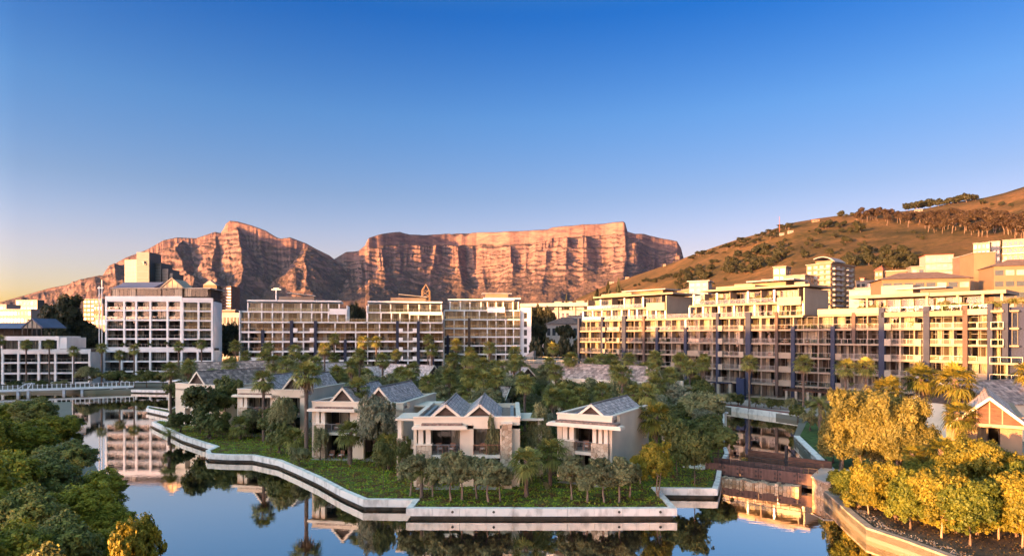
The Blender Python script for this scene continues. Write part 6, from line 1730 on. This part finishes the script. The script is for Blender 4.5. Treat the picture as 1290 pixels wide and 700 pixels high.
treep('tree_olive', 678, 598, 84, 'bushy tree between the two front villas', 46, var=2)
treep('shrub_dark', 660, 600, 52, 'dark bush right of the front centre villa', 36)
treep('tree_dark', 853, 600, 70, 'dark tree behind the yellow tree at the canal mouth', 50, var=0)
treep('tree_dark', 904, 588, 56, 'rounded green tree at the canal side above the left end of the bridge', 62, var=1)
treep('tree_dark', 875, 612, 64, 'leafy green tree left of the steel bridge', 56, var=2)
treep('tree_olive', 885, 545, 54, 'wide spreading green tree right of the set back villa', 74, var=0)
treep('tree_dark', 845, 560, 50, 'dark tree in front of the set back villa', 50, var=2)
treep('shrub_dark', 866, 580, 40, 'dark hedge like shrub behind the canal side tree', 52)
treep('olive_small', 689, 622, 16, 'tiny staked sapling on the lawn left of the single gable villa', 10)
treep('shrub_olive', 620, 612, 90, 'thin creeper like shrub climbing the stone pier of the front centre villa', 26)
treep('yellow', 590, 606, 34, 'small yellow green shrub below the balcony of the front centre villa', 26, var=2)

# infill of the island: shrubs and trees between the villas, scattered
rg = random.Random(99)
fills = []
footprints = []
for f, dep_ in ((FV1, 18), (FV2, 15), (FV3, 15), (FV4, 15), (FV5, 13), (FV6, 21)):
    footprints.append((f, dep_))
def in_villa(x, y, pad=1.6):
    for f, dep_ in footprints:
        q = Vector((x, y, 0))-Vector((f.A.x, f.A.y, 0)); u = q.dot(f.d); v = q.dot(Vector((-f.d.y, f.d.x, 0)))
        if -pad-0.8 < u < f.L+pad+0.8 and -pad < v < dep_+pad: return True
    return False
def in_poly(x, y, poly):
    c = False
    for (x0, y0), (x1, y1) in zip(poly, poly[1:]+poly[:1]):
        if (y0 > y) != (y1 > y) and x < (x1-x0)*(y-y0)/(y1-y0)+x0: c = not c
    return c
isl_in = inset(ISL, 1.6)
cells = []
y = 72.0
while y < 188:
    x = -88.0
    while x < 44:
        cells.append((x+rg.uniform(-1.4, 1.4), y+rg.uniform(-1.4, 1.4))); x += 4.4+0.012*y
    y += 4.3+0.018*y
n_fill = 0
zones = {}
for x, y in cells:
    if not in_poly(x, y, isl_in) or in_villa(x, y): continue
    px = CX+FPX*x/y; base = HOR+FPX*(CAMZ-0.8)/y
    if y < 84 and not (672 < px < 697 or 470 < px < 515 or 850 < px < 905): continue
    if y < 108 and px < 300: continue
    if px > 905: continue
    k = rg.choice(['tree_dark', 'tree_olive', 'shrub_dark', 'shrub_olive', 'tree_olive', 'tree_dark', 'tree_grey'])
    s = rg.uniform(0.7, 1.05) if y < 96 else (rg.uniform(0.95, 1.4) if y < 150 else rg.uniform(0.85, 1.25))
    t = plant(k, rg.randrange(3), (x, y, 0.8), s, rg.uniform(0, 6.28), 'x', 'shrub' if 'shrub' in k else 'tree')
    zones.setdefault((int((px-150)//95), int((y-70)//32), k), []).append((px, t)); n_fill += 1
ORD = ['first', 'second', 'third', 'fourth', 'fifth', 'sixth', 'seventh', 'eighth', 'ninth', 'tenth', 'eleventh', 'twelfth', 'thirteenth', 'fourteenth', 'fifteenth', 'sixteenth', 'seventeenth', 'eighteenth', 'nineteenth', 'twentieth']
_tens = ['twenty', 'thirty', 'forty', 'fifty', 'sixty', 'seventy', 'eighty']
for _t in _tens:
    if _t != 'twenty': ORD.append(_t[:-1]+'ieth')
    ORD += [_t+' '+o for o in ORD[:9]]
kindword = {'tree_dark': 'dark green tree', 'tree_olive': 'grey green tree', 'shrub_dark': 'dark shrub', 'shrub_olive': 'grey green shrub', 'tree_grey': 'silvery tree'}
zx = ['above the leftmost villa', 'above the second villa', 'above the second twin gabled villa', 'left behind the front centre villa', 'right behind the front centre villa', 'left behind the single gable villa', 'around the set back villa', 'near the canal', 'near the canal']
zy = ['front row', 'second row', 'third row', 'back row']
for (a, b, k), L_ in zones.items():
    L_.sort(key=lambda q: q[0])
    for i, (px, t) in enumerate(L_):
        o = '' if len(L_) == 1 else ', %s from left' % ORD[i]
        t['label'] = '%s in the %s %s%s' % (kindword[k], zy[min(b, 3)], zx[min(a, 8)], o); t['group'] = 'island planting between the villas'

# far bank hedges and trees
for i, (px, base, h, w, k) in enumerate([(143, 484, 22, 34, 'tree_dark'), (165, 484, 18, 30, 'tree_dark'), (185, 485, 22, 36, 'tree_dark'), (207, 486, 20, 34, 'tree_dark'), (112, 484, 28, 38, 'tree_olive'), (240, 484, 16, 30, 'shrub_dark'), (270, 484, 18, 34, 'tree_dark'), (18, 485, 8, 26, 'shrub_dark'), (48, 485, 8, 30, 'shrub_dark'), (78, 485, 9, 28, 'shrub_olive')]):
    treep(k, px, 0, h, ['dark low tree on the far bank before the tall framed block, %s from the left' % ORD[min(i, 3)], 'pale olive tree at the left foot of the tall framed block', 'clipped dark shrub on the far bank behind the leftmost villa roof', 'dark tree right of the tall framed block foot', 'low hedge shrub before the low left block, left', 'low hedge shrub before the low left block, middle', 'pale hedge shrub before the low left block, right'][0 if i < 4 else i-3],
          w, var=i % 3, D=187, cat='shrub' if 'shrub' in k else 'tree')
# trees around the blocks
big = [('big_round', 75, 235, 372, 64, 'huge umbrella shaped dark pine behind the low left block'), ('big_round', 100, 240, 398, 44, 'dark tree at the right shoulder of the huge pine'), ('big_round', 50, 250, 404, 34, 'dark tree at the left shoulder of the huge pine'), ('big_round', 118, 238, 408, 34, 'dark tree beside the left edge of the tall framed block'),
       ('big_round', 2, 260, 408, 34, 'dark tree at the extreme left edge behind the conservatory'), ('big_round', 281, 240, 408, 34, 'dark tree in the gap right of the tall framed block, left one'), ('big_round', 295, 250, 404, 34, 'dark tree in the gap right of the tall framed block, right one'),
       ('big_round', 443, 260, 383, 32, 'sunlit tree in the notch of the central block, left one'), ('big_round', 457, 265, 386, 30, 'sunlit tree in the notch of the central block, right one'),
       ('big_round', 669, 285, 388, 28, 'golden brown tree beside the blank end wall, left of three'), ('big_round', 680, 290, 386, 30, 'golden brown tree beside the blank end wall, middle of three'), ('big_round', 692, 287, 389, 28, 'golden brown tree beside the blank end wall, right of three'),
       ('pine', 678, 250, 407, 28, 'flat topped dark pine in the gap, left of two'), ('pine', 712, 250, 409, 30, 'flat topped dark pine in the gap, right of two'),
       ('round_far', 676, 222, 424, 24, 'dark hedge tree below the parked cars, first from the left'), ('round_far', 694, 222, 424, 24, 'dark hedge tree below the parked cars, second from the left'), ('round_far', 712, 222, 422, 24, 'dark hedge tree below the parked cars, third from the left'), ('round_far', 727, 222, 424, 20, 'dark hedge tree below the parked cars, fourth from the left'),
       ('round_far', 752, 640, 365, 18, 'dark tree at the foot of the hill beside the mountain, first from the left'), ('round_far', 765, 640, 357, 24, 'dark tree at the foot of the hill beside the mountain, second from the left'), ('round_far', 780, 640, 353, 20, 'dark tree at the foot of the hill beside the mountain, third from the left'), ('round_far', 714, 640, 372, 10, 'small dark tree above the white houses in the gap')]
for k, px, D, ytop, w, lab in big:
    zt_ = ZP(ytop, D); z0 = 0.8 if D < 300 else h_hill(px, D)-2
    if k == 'pine': z0 = 8.0
    H = zt_-z0; q = (w/2*D/FPX)
    t = plant(k, int(px) % 3, P(px, D, float(z0)), 1, px % 6, lab, 'tree'); dims = {'pine': (7.5, 10.5), 'round_far': (6.6, 10.5), 'big_round': (9.6, 21.5)}[k]
    t.scale = (q/dims[0], q/dims[0], H/dims[1])
# terrace planting on the long block roofs
for (fr, z, lst, lab) in ((FR, Z[7], [(886, .5), (898, .5), (909, .5), (921, .5), (945, .5), (955, .5), (962, .5), (971, .5)], 'potted bush on the middle wing penthouse terrace'), (FR, Z[6], [(1045, .4), (1054, .4), (1063, .4), (1072, .4), (1085, .5), (1098, .5), (1112, .5), (1190, .6), (1203, .5), (1216, .5), (1232, .5), (1246, .5), (1256, .6), (1266, .5), (1278, .5), (1288, .5)], 'bush in the roof garden of the right wing')):
    for i, (px, s) in enumerate(lst):
        u = fr.u(px, 1.6); n = Vector((-fr.d.y, fr.d.x, 0)); p = fr.A+fr.d*u+n*1.6
        plant('shrub_olive' if i % 2 else 'shrub_dark', i % 3, (p.x, p.y, z+0.05+(0.6 if px > 1267 else 0)), s, i, '%s, %s from the left' % (lab, ORD[i]), 'shrub', 'roof terrace bushes')
_r = random.Random(17)
for _i in range(30):
    _px = _r.uniform(735, 1245); _k = _r.choice((1, 2, 3, 4, 5, 6)); _u = FR.u(_px); _n = Vector((-FR.d.y, FR.d.x, 0)); _p = FR.A+FR.d*_u+_n*0.7
    plant('shrub_olive' if _i % 2 else 'shrub_dark', _i % 3, (_p.x, _p.y, Z[_k]), _r.uniform(0.28, 0.42), _i, 'small potted plant on a balcony of the long sunlit block', 'potted plant', 'potted plants on the long block balconies', name='potted_plant')
for _i, (_px, _z) in enumerate([(172, 12.4), (189, 12.4), (211, 12.4), (229, 12.4), (155, 12.4), (245, 12.4), (140, 24.4), (150, 24.4)]):
    _u = FL1.u(_px); plant('shrub_dark', _i % 3, (FL1.A.x+_u, FL1.A.y+0.4, _z), 0.55 if _z < 20 else 0.3, _i, 'potted bush on a loggia of the tall framed block, %s of the lower row' % ORD[_i] if _z < 20 else 'low plant on the top loggia of the tall framed block, %s' % ('left' if _px < 145 else 'right'), 'potted plant', 'potted plants of the tall framed block', name='potted_plant')
# promenade shrubs below the long block
for i, px in enumerate([921, 930, 952, 962, 972, 983, 996, 1008, 1022, 880, 868, 1046, 1058, 1075]):
    D = 137-(px-915)*0.13+2
    p = P(px, D, 1.0); plant('shrub_dark' if i % 3 else 'shrub_olive', i % 3, p, rg.uniform(0.5, 0.85), i, 'x', 'shrub', 'promenade shrubs').__setitem__('_px', px)
pl = sorted([t for t in PLANTS if t.get('group') == 'promenade shrubs'], key=lambda t: t['_px'])
for i, t in enumerate(pl): t['label'] = 'dark bush on the promenade below the long block, %s from the left' % ORD[i]

# ------------------------------------------------------------ right bank, golden trees
treep('feather', 1084, 0, 112, 'big feathery yellow green tree on the right bank, left trunk of two', 100, D=70, z=1.1)
treep('feather', 1130, 0, 110, 'feathery yellow green tree standing behind the round golden trees', 92, D=66, z=1.1, var=1)
treep('feather', 1060, 0, 90, 'slender feathery yellow tree nearest the canal lawn', 60, D=72, z=1.1, var=2)
N_ = ['first', 'second', 'third', 'fourth', 'fifth', 'sixth', 'seventh', 'eighth']
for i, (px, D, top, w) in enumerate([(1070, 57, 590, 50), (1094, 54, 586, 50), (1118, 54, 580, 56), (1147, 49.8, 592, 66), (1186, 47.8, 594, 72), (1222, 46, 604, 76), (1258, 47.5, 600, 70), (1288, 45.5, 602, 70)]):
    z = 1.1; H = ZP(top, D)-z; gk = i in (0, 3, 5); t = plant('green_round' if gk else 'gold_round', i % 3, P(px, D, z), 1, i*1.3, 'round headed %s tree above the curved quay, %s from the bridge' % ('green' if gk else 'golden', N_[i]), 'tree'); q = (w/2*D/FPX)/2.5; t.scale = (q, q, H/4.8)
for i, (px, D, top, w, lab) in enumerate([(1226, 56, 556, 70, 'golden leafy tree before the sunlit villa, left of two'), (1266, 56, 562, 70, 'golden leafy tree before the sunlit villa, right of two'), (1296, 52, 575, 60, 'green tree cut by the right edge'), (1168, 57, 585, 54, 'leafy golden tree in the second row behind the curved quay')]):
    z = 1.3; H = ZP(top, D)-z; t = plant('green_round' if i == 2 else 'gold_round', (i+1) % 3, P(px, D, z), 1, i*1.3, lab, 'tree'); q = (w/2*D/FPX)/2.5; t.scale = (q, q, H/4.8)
for i, (px, D) in enumerate([(1062, 58.5), (1082, 56), (1104, 55.5), (1128, 52.5), (1140, 56), (1165, 51), (1190, 54), (1205, 49), (1232, 48.5), (1245, 52), (1262, 50), (1280, 48), (1100, 62), (1150, 61)]):
    t = plant('shrub_gold', i % 3, P(px, D, 0.9), rg.uniform(0.55, 0.95), i*1.1, 'x', 'shrub', 'golden bushes on the right bank'); t['_px'] = px
for i, t in enumerate(sorted([t for t in PLANTS if t.get('group') == 'golden bushes on the right bank'], key=lambda t: t['_px'])): t['label'] = 'golden green bush under the right bank trees, %s from the bridge' % ORD[i]
for i, (px, D, h) in enumerate([(1050, 76, 34), (1075, 74, 30), (1110, 70, 34), (1140, 68, 36)]):
    treep('shrub_olive', px, 0, h, 'grey green shrub below the feathery yellow trees, %s from left' % ORD[i], 44, D=D, z=1.0, var=i % 3, cat='shrub')
treep('shrub_dark', 1168, 0, 50, 'shaded shrub mass between the feathery tree and the sunlit villa', 70, D=63, z=1.2)
treep('shrub_dark', 1280, 0, 60, 'dark shrub mass beside the sunlit villa at the right edge', 60, D=55, z=1.2)
treep('shrub_olive', 1020, 0, 24, 'low shrub at the far corner of the canal lawn', 30, D=102, z=1.0)
treep('shrub_dark', 1046, 0, 30, 'dark shrub below the spreading date palm', 34, D=92, z=1.0)
treep('shrub_dark', 1005, 0, 20, 'dark shrub on the promenade end beside the date palm', 26, D=112, z=1.0)
# ------------------------------------------------------------ left foreground trees
near = [(8, 95, 505, 60), (45, 92, 497, 60), (78, 84, 520, 56), (20, 66, 528, 90), (85, 62, 552, 84), (-30, 60, 515, 90), (118, 52, 590, 74), (50, 48, 565, 110), (-10, 44, 560, 120), (95, 41, 606, 105), (25, 36, 606, 130), (140, 41, 634, 70), (-60, 36, 570, 150), (70, 31, 640, 130), (-5, 28, 648, 150), (128, 33, 660, 90), (45, 24, 680, 150)]
for i, (px, D, top, w) in enumerate(near):
    z = 0.9; H = ZP(top, D)-z; t = plant('near_olive' if i % 3 == 1 else 'near_green', i % 3, P(px, D, z), 1, i*2.1, 'x', 'tree', 'leafy trees on the left foreground bank')
    q = (w/2*D/FPX)/3.9; t.scale = (q, q, H/9.9); t['_D'] = D; t['_px'] = px
nn = sorted([t for t in PLANTS if t.get('group') == 'leafy trees on the left foreground bank'], key=lambda t: -t['_D'])
for i, t in enumerate(nn): t['label'] = 'dense green tree on the left foreground bank, %s counting from the far water edge' % ORD[i]
treep('yellow', 210, 0, 20, 'orange yellow treetop at the bottom of the picture left of the water', D=25, z=0.9).scale = (0.75, 0.75, 1.12)
treep('yellow', 172, 0, 20, 'sparse yellow treetop beside the orange one at the bottom', D=30, z=0.9, var=1).scale = (0.7, 0.7, 1.38)

# ------------------------------------------------------------ hillside trees
def hill_tree(kind, px, py, s, rg, extra=None):
    p = hill_at(px, py); p.z -= 0.5
    sm = s < 0.4
    t = plant(kind, rg.randrange(3), p, 1.5*s*rg.uniform(0.65, 1.35), rg.uniform(0, 6.28), 'x', 'bush' if sm else 'tree', name='gum_tree' if kind == 'eucalypt' else ('bush' if sm else 'pine_tree')); t['_px'] = px; t['_py'] = py
    return t
rg = random.Random(31); HZ = {}
def scatter(zone, kind, n, fx, s, grp):
    for i in range(n):
        px, py = fx(i/n, rg); HZ.setdefault((zone, grp), []).append(hill_tree(kind, px, py, s, rg))
ln = lambda a, b, t: a+(b-a)*t
scatter('dark belt below the grass shoulder', 'eucalypt', 84, lambda t, r: (ln(1172, 1302, t)+r.uniform(-3, 3), ln(292, 303, t)-r.choice((0, 5, 10, 14))+r.uniform(-1, 1)), 0.85, 'plantation')
scatter('belt across the middle hill', 'eucalypt', 34, lambda t, r: (ln(1078, 1180, t)+r.uniform(-4, 4), ln(280, 290, t)-r.uniform(0, 10)), 0.8, 'gums')
scatter('left end of the middle belt', 'round_far', 12, lambda t, r: (ln(1030, 1085, t)+r.uniform(-4, 4), 296-r.uniform(0, 12)), 0.9, 'pines')
scatter('ridge line clump near the right edge', 'round_far', 20, lambda t, r: (ln(1145, 1232, t)+r.uniform(-3, 3), ln(266, 252, t)), 1.05, 'ridge')
scatter('left skyline of the hill', 'pine', 40, lambda t, r: (ln(868, 1000, t)+r.uniform(-3, 3), ln(326, 284, t)+r.uniform(0, 9)), 0.75, 'skyline')
scatter('tree crown at the hill crest', 'round_far', 9, lambda t, r: (ln(1060, 1130, t)+r.uniform(-3, 3), ln(274, 270, t)), 0.75, 'crest')
scatter('left slope of the hill', 'round_far', 80, lambda t, r: (r.uniform(850, 985), 0) and (lambda x: (x, ln(352, 318, (x-850)/135)+r.uniform(-8, 16)))(r.uniform(850, 985)), 0.85, 'slope')
scatter('clump behind the tower block', 'round_far', 24, lambda t, r: (ln(1072, 1150, t)+r.uniform(-5, 5), r.uniform(316, 338)), 0.8, 'clump')
scatter('open grass of the middle hill', 'round_far', 16, lambda t, r: (r.uniform(975, 1075), r.uniform(300, 334)), 0.65, 'open')
scatter('beside the cream houses', 'round_far', 14, lambda t, r: (r.uniform(1240, 1296), r.uniform(312, 326)), 0.75, 'right')
scatter('hill foot behind the left wing', 'round_far', 14, lambda t, r: (ln(800, 870, t), ln(352, 345, t)+r.uniform(0, 10)), 0.75, 'foot')
scatter('scrubby left flank', 'round_far', 40, lambda t, r: (lambda x: (x, ln(348, 300, (x-855)/145)+r.uniform(0, 30)))(r.uniform(855, 1000)), 0.38, 'flank')
scatter('bushes across the open grass', 'round_far', 40, lambda t, r: (r.uniform(985, 1180), r.uniform(292, 335)), 0.33, 'bushes')
scatter('above the hipped roof block', 'round_far', 20, lambda t, r: (ln(1100, 1170, t), r.uniform(325, 340)), 0.7, 'above')
scatter('upper right shoulder of the hill', 'round_far', 4, lambda t, r: (ln(1238, 1285, t), ln(258, 262, t)), 0.6, 'shoulder')
for (zone, grp), L_ in HZ.items():
    L_.sort(key=lambda t: t['_px'])
    w = {'plantation': 'brown dark gum tree', 'gums': 'tall brown gum tree', 'skyline': 'flat topped pine', 'flank': 'small dark bush', 'bushes': 'small dark bush'}.get(grp, 'dark round pine')
    for i, t in enumerate(L_):
        t['label'] = ('%s, %s from left, %s' % (w, ORD[i], zone)); t['group'] = 'hillside '+grp

# labels for the palms without one: by band and order
bands = {}
for t in PALMS:
    if t['label'] == 'palm':
        px, D = t['_px'], t['_D']
        if t.get('group'): pass
        if D > 180 and px < 270: z = 'slim fan palm on the far bank before the left blocks'
        elif px > 930: z = 'tall fan palm on the promenade before the long block' if t.name.startswith('fan') else 'spreading feather leaved date palm at the canal lawn'
        elif D >= 148: z = 'tall fan palm along the foot of the central block'
        elif D >= 118: z = 'fan palm in the farther band behind the villas'
        else: z = 'fan palm in the nearer band behind the front villas'
        bands.setdefault(z, []).append(t)
for z, L_ in bands.items():
    L_.sort(key=lambda t: t['_px'])
    for i, t in enumerate(L_):
        t['label'] = z if len(L_) == 1 else '%s, %s from left' % (z, ORD[i])
        if len(L_) > 1: t['group'] = z.split(' before')[0]+' row' if 'before' in z else z
for t in PALMS+PLANTS:
    for k in ('_px', '_py', '_D', '_h'):
        if k in t: del t[k]

# ------------------------------------------------------------ lawns and ground cover
def cover(name, poly, z, n, size, mat, seed, hgt=0.2):
    """low leafy carpet: a mounded sheet with a dense layer of leaf faces"""
    r = np.random.default_rng(seed); P_ = np.array(poly); lo, hi = P_.min(0), P_.max(0)
    pts = r.uniform(lo, hi, (n*4, 2)); keep = np.zeros(len(pts), bool)
    for (x0, y0), (x1, y1) in zip(poly, poly[1:]+poly[:1]):
        if y0 == y1: continue
        c = ((y0 > pts[:, 1]) != (y1 > pts[:, 1])) & (pts[:, 0] < (x1-x0)*(pts[:, 1]-y0)/(y1-y0)+x0); keep ^= c
    pts = pts[keep][:n]; m = len(pts)
    hz_ = hgt*fbm(pts[:, 0]*0.8, pts[:, 1]*0.8, 200, 3)*1.6
    pos = np.column_stack([pts, z+hz_*r.uniform(0.5, 1, m)])
    nrm = r.normal(size=(m, 3))*0.6+np.array([0, 0, 1.0]); nrm /= np.linalg.norm(nrm, axis=1)[:, None]
    t = np.cross(nrm, r.normal(size=(m, 3))); t /= np.linalg.norm(t, axis=1)[:, None]; b = np.cross(nrm, t)
    s = (size*r.uniform(0.6, 1.4, m))[:, None]
    V = np.stack([pos-t*s, pos+b*s*0.6, pos+t*s, pos-b*s*0.6], 1).reshape(-1, 3)
    o = link(name, np_mesh(name, V, np.arange(m*4).reshape(m, 4), M[mat])); tag(o, kind='stuff'); return o
leaf_mat('cover_leaf', (0.24, 0.085, 0.020), (0.16, 0.21, 0.012), (0.32, 0.40, 0.025), trans=0.2, nscale=0.9)
leaf_mat('red_leaf', (0.03, 0.03, 0.01), (0.06, 0.045, 0.015), (0.11, 0.06, 0.025), trans=0.2, nscale=0.9)
lawn = [q for q in isl_in if q[1] < 112 or q[0] < -60]
sheet = MB(); sheet.prism(ccw(inset(ISL, 0.62)), 0.801, 0.84, bottom=False); tag(sheet.build('island_lawn', M['ground_cover']), kind='structure')
front_poly = [p for p in inset(ISL, 0.7)]
cover('ground_cover', [p for p in front_poly if p[1] < 125], 0.83, 90000, 0.10, 'cover_leaf', 5)
nmat('lawn_green', (0.075, 0.14, 0.03), 0.95, var=0.3, vscale=1.5, bump=0.5)
cl = MB(); cl.prism(ccw([(36.2, 70), (44, 97), (52, 112), (60, 100), (50, 72)]), 0.83, 0.86, bottom=False); tag(cl.build('canal_lawn', M['lawn_green']), kind='structure')
rbp = inset(ccw([(34, 20), (32, 38), PQ(1191, 699), PQ(1138, 679.5), PQ(1091, 664), PQ(1068, 645), PQ(1052, 630), (38, 66), (60, 66), (60, 20)]), 0.8)
rs = MB(); rs.prism(ccw(rbp), 0.83, 0.9, bottom=False); tag(rs.build('planting_bed', M['soil']), kind='structure')
cover('bed_planting', rbp, 0.9, 16000, 0.07, 'red_leaf', 8, 0.12)
# pebbles along the curved quay
nmat('pebble', (0.17, 0.15, 0.13), 0.8, var=0.2, vscale=1, island=0.4)
r = random.Random(6); mb = MB()
line = [Vector((*PQ(1062, 641), 0)), Vector((*PQ(1091, 664), 0)), Vector((*PQ(1138, 679.5), 0)), Vector((*PQ(1191, 699), 0)), Vector((32, 38, 0))]
for a, b in zip(line[:-1], line[1:]):
    d = (b-a); nn_ = Vector((d.y, -d.x, 0)).normalized()
    if nn_.x < 0: nn_ = -nn_
    for i in range(int(d.length*26)):
        q = a+d*r.random()+nn_*r.uniform(0.9, 1.9); s = r.uniform(0.05, 0.12)
        base = len(mb.v); z = 0.92
        mb.v += [(q.x+s, q.y, z), (q.x, q.y+s*.8, z), (q.x-s*.9, q.y, z), (q.x, q.y-s, z), (q.x+r.uniform(-.3, .3)*s, q.y, z+s*0.8)]
        for f in ((0, 1, 4), (1, 2, 4), (2, 3, 4), (3, 0, 4)): mb.f.append(tuple(base+k for k in f)); mb.mi.append(0)
tag(mb.build('pebbles', M['pebble']), kind='stuff')
import OpenImageIO as oiio, sys
b=oiio.ImageBuf('/workdir/render_main.png'); w=b.spec().width
a=b.get_pixels(oiio.FLOAT)
pts={'top':(600,15),'topL':(60,15),'mid':(600,150),'low':(600,250),'lowL':(60,320),'lowR':(1000,240),'villa':(590,550),'water':(300,640),'R lit':(1000,390),'hill':(1080,300),'mtnlit':(740,320),'mtndark':(500,330)}
for k,(x,y) in pts.items():
    s=w/1290; X,Y=int(x*s),int(y*s); p=a[Y-2:Y+3,X-2:X+3,:3].mean((0,1))*255; print(k,[int(v) for v in p])
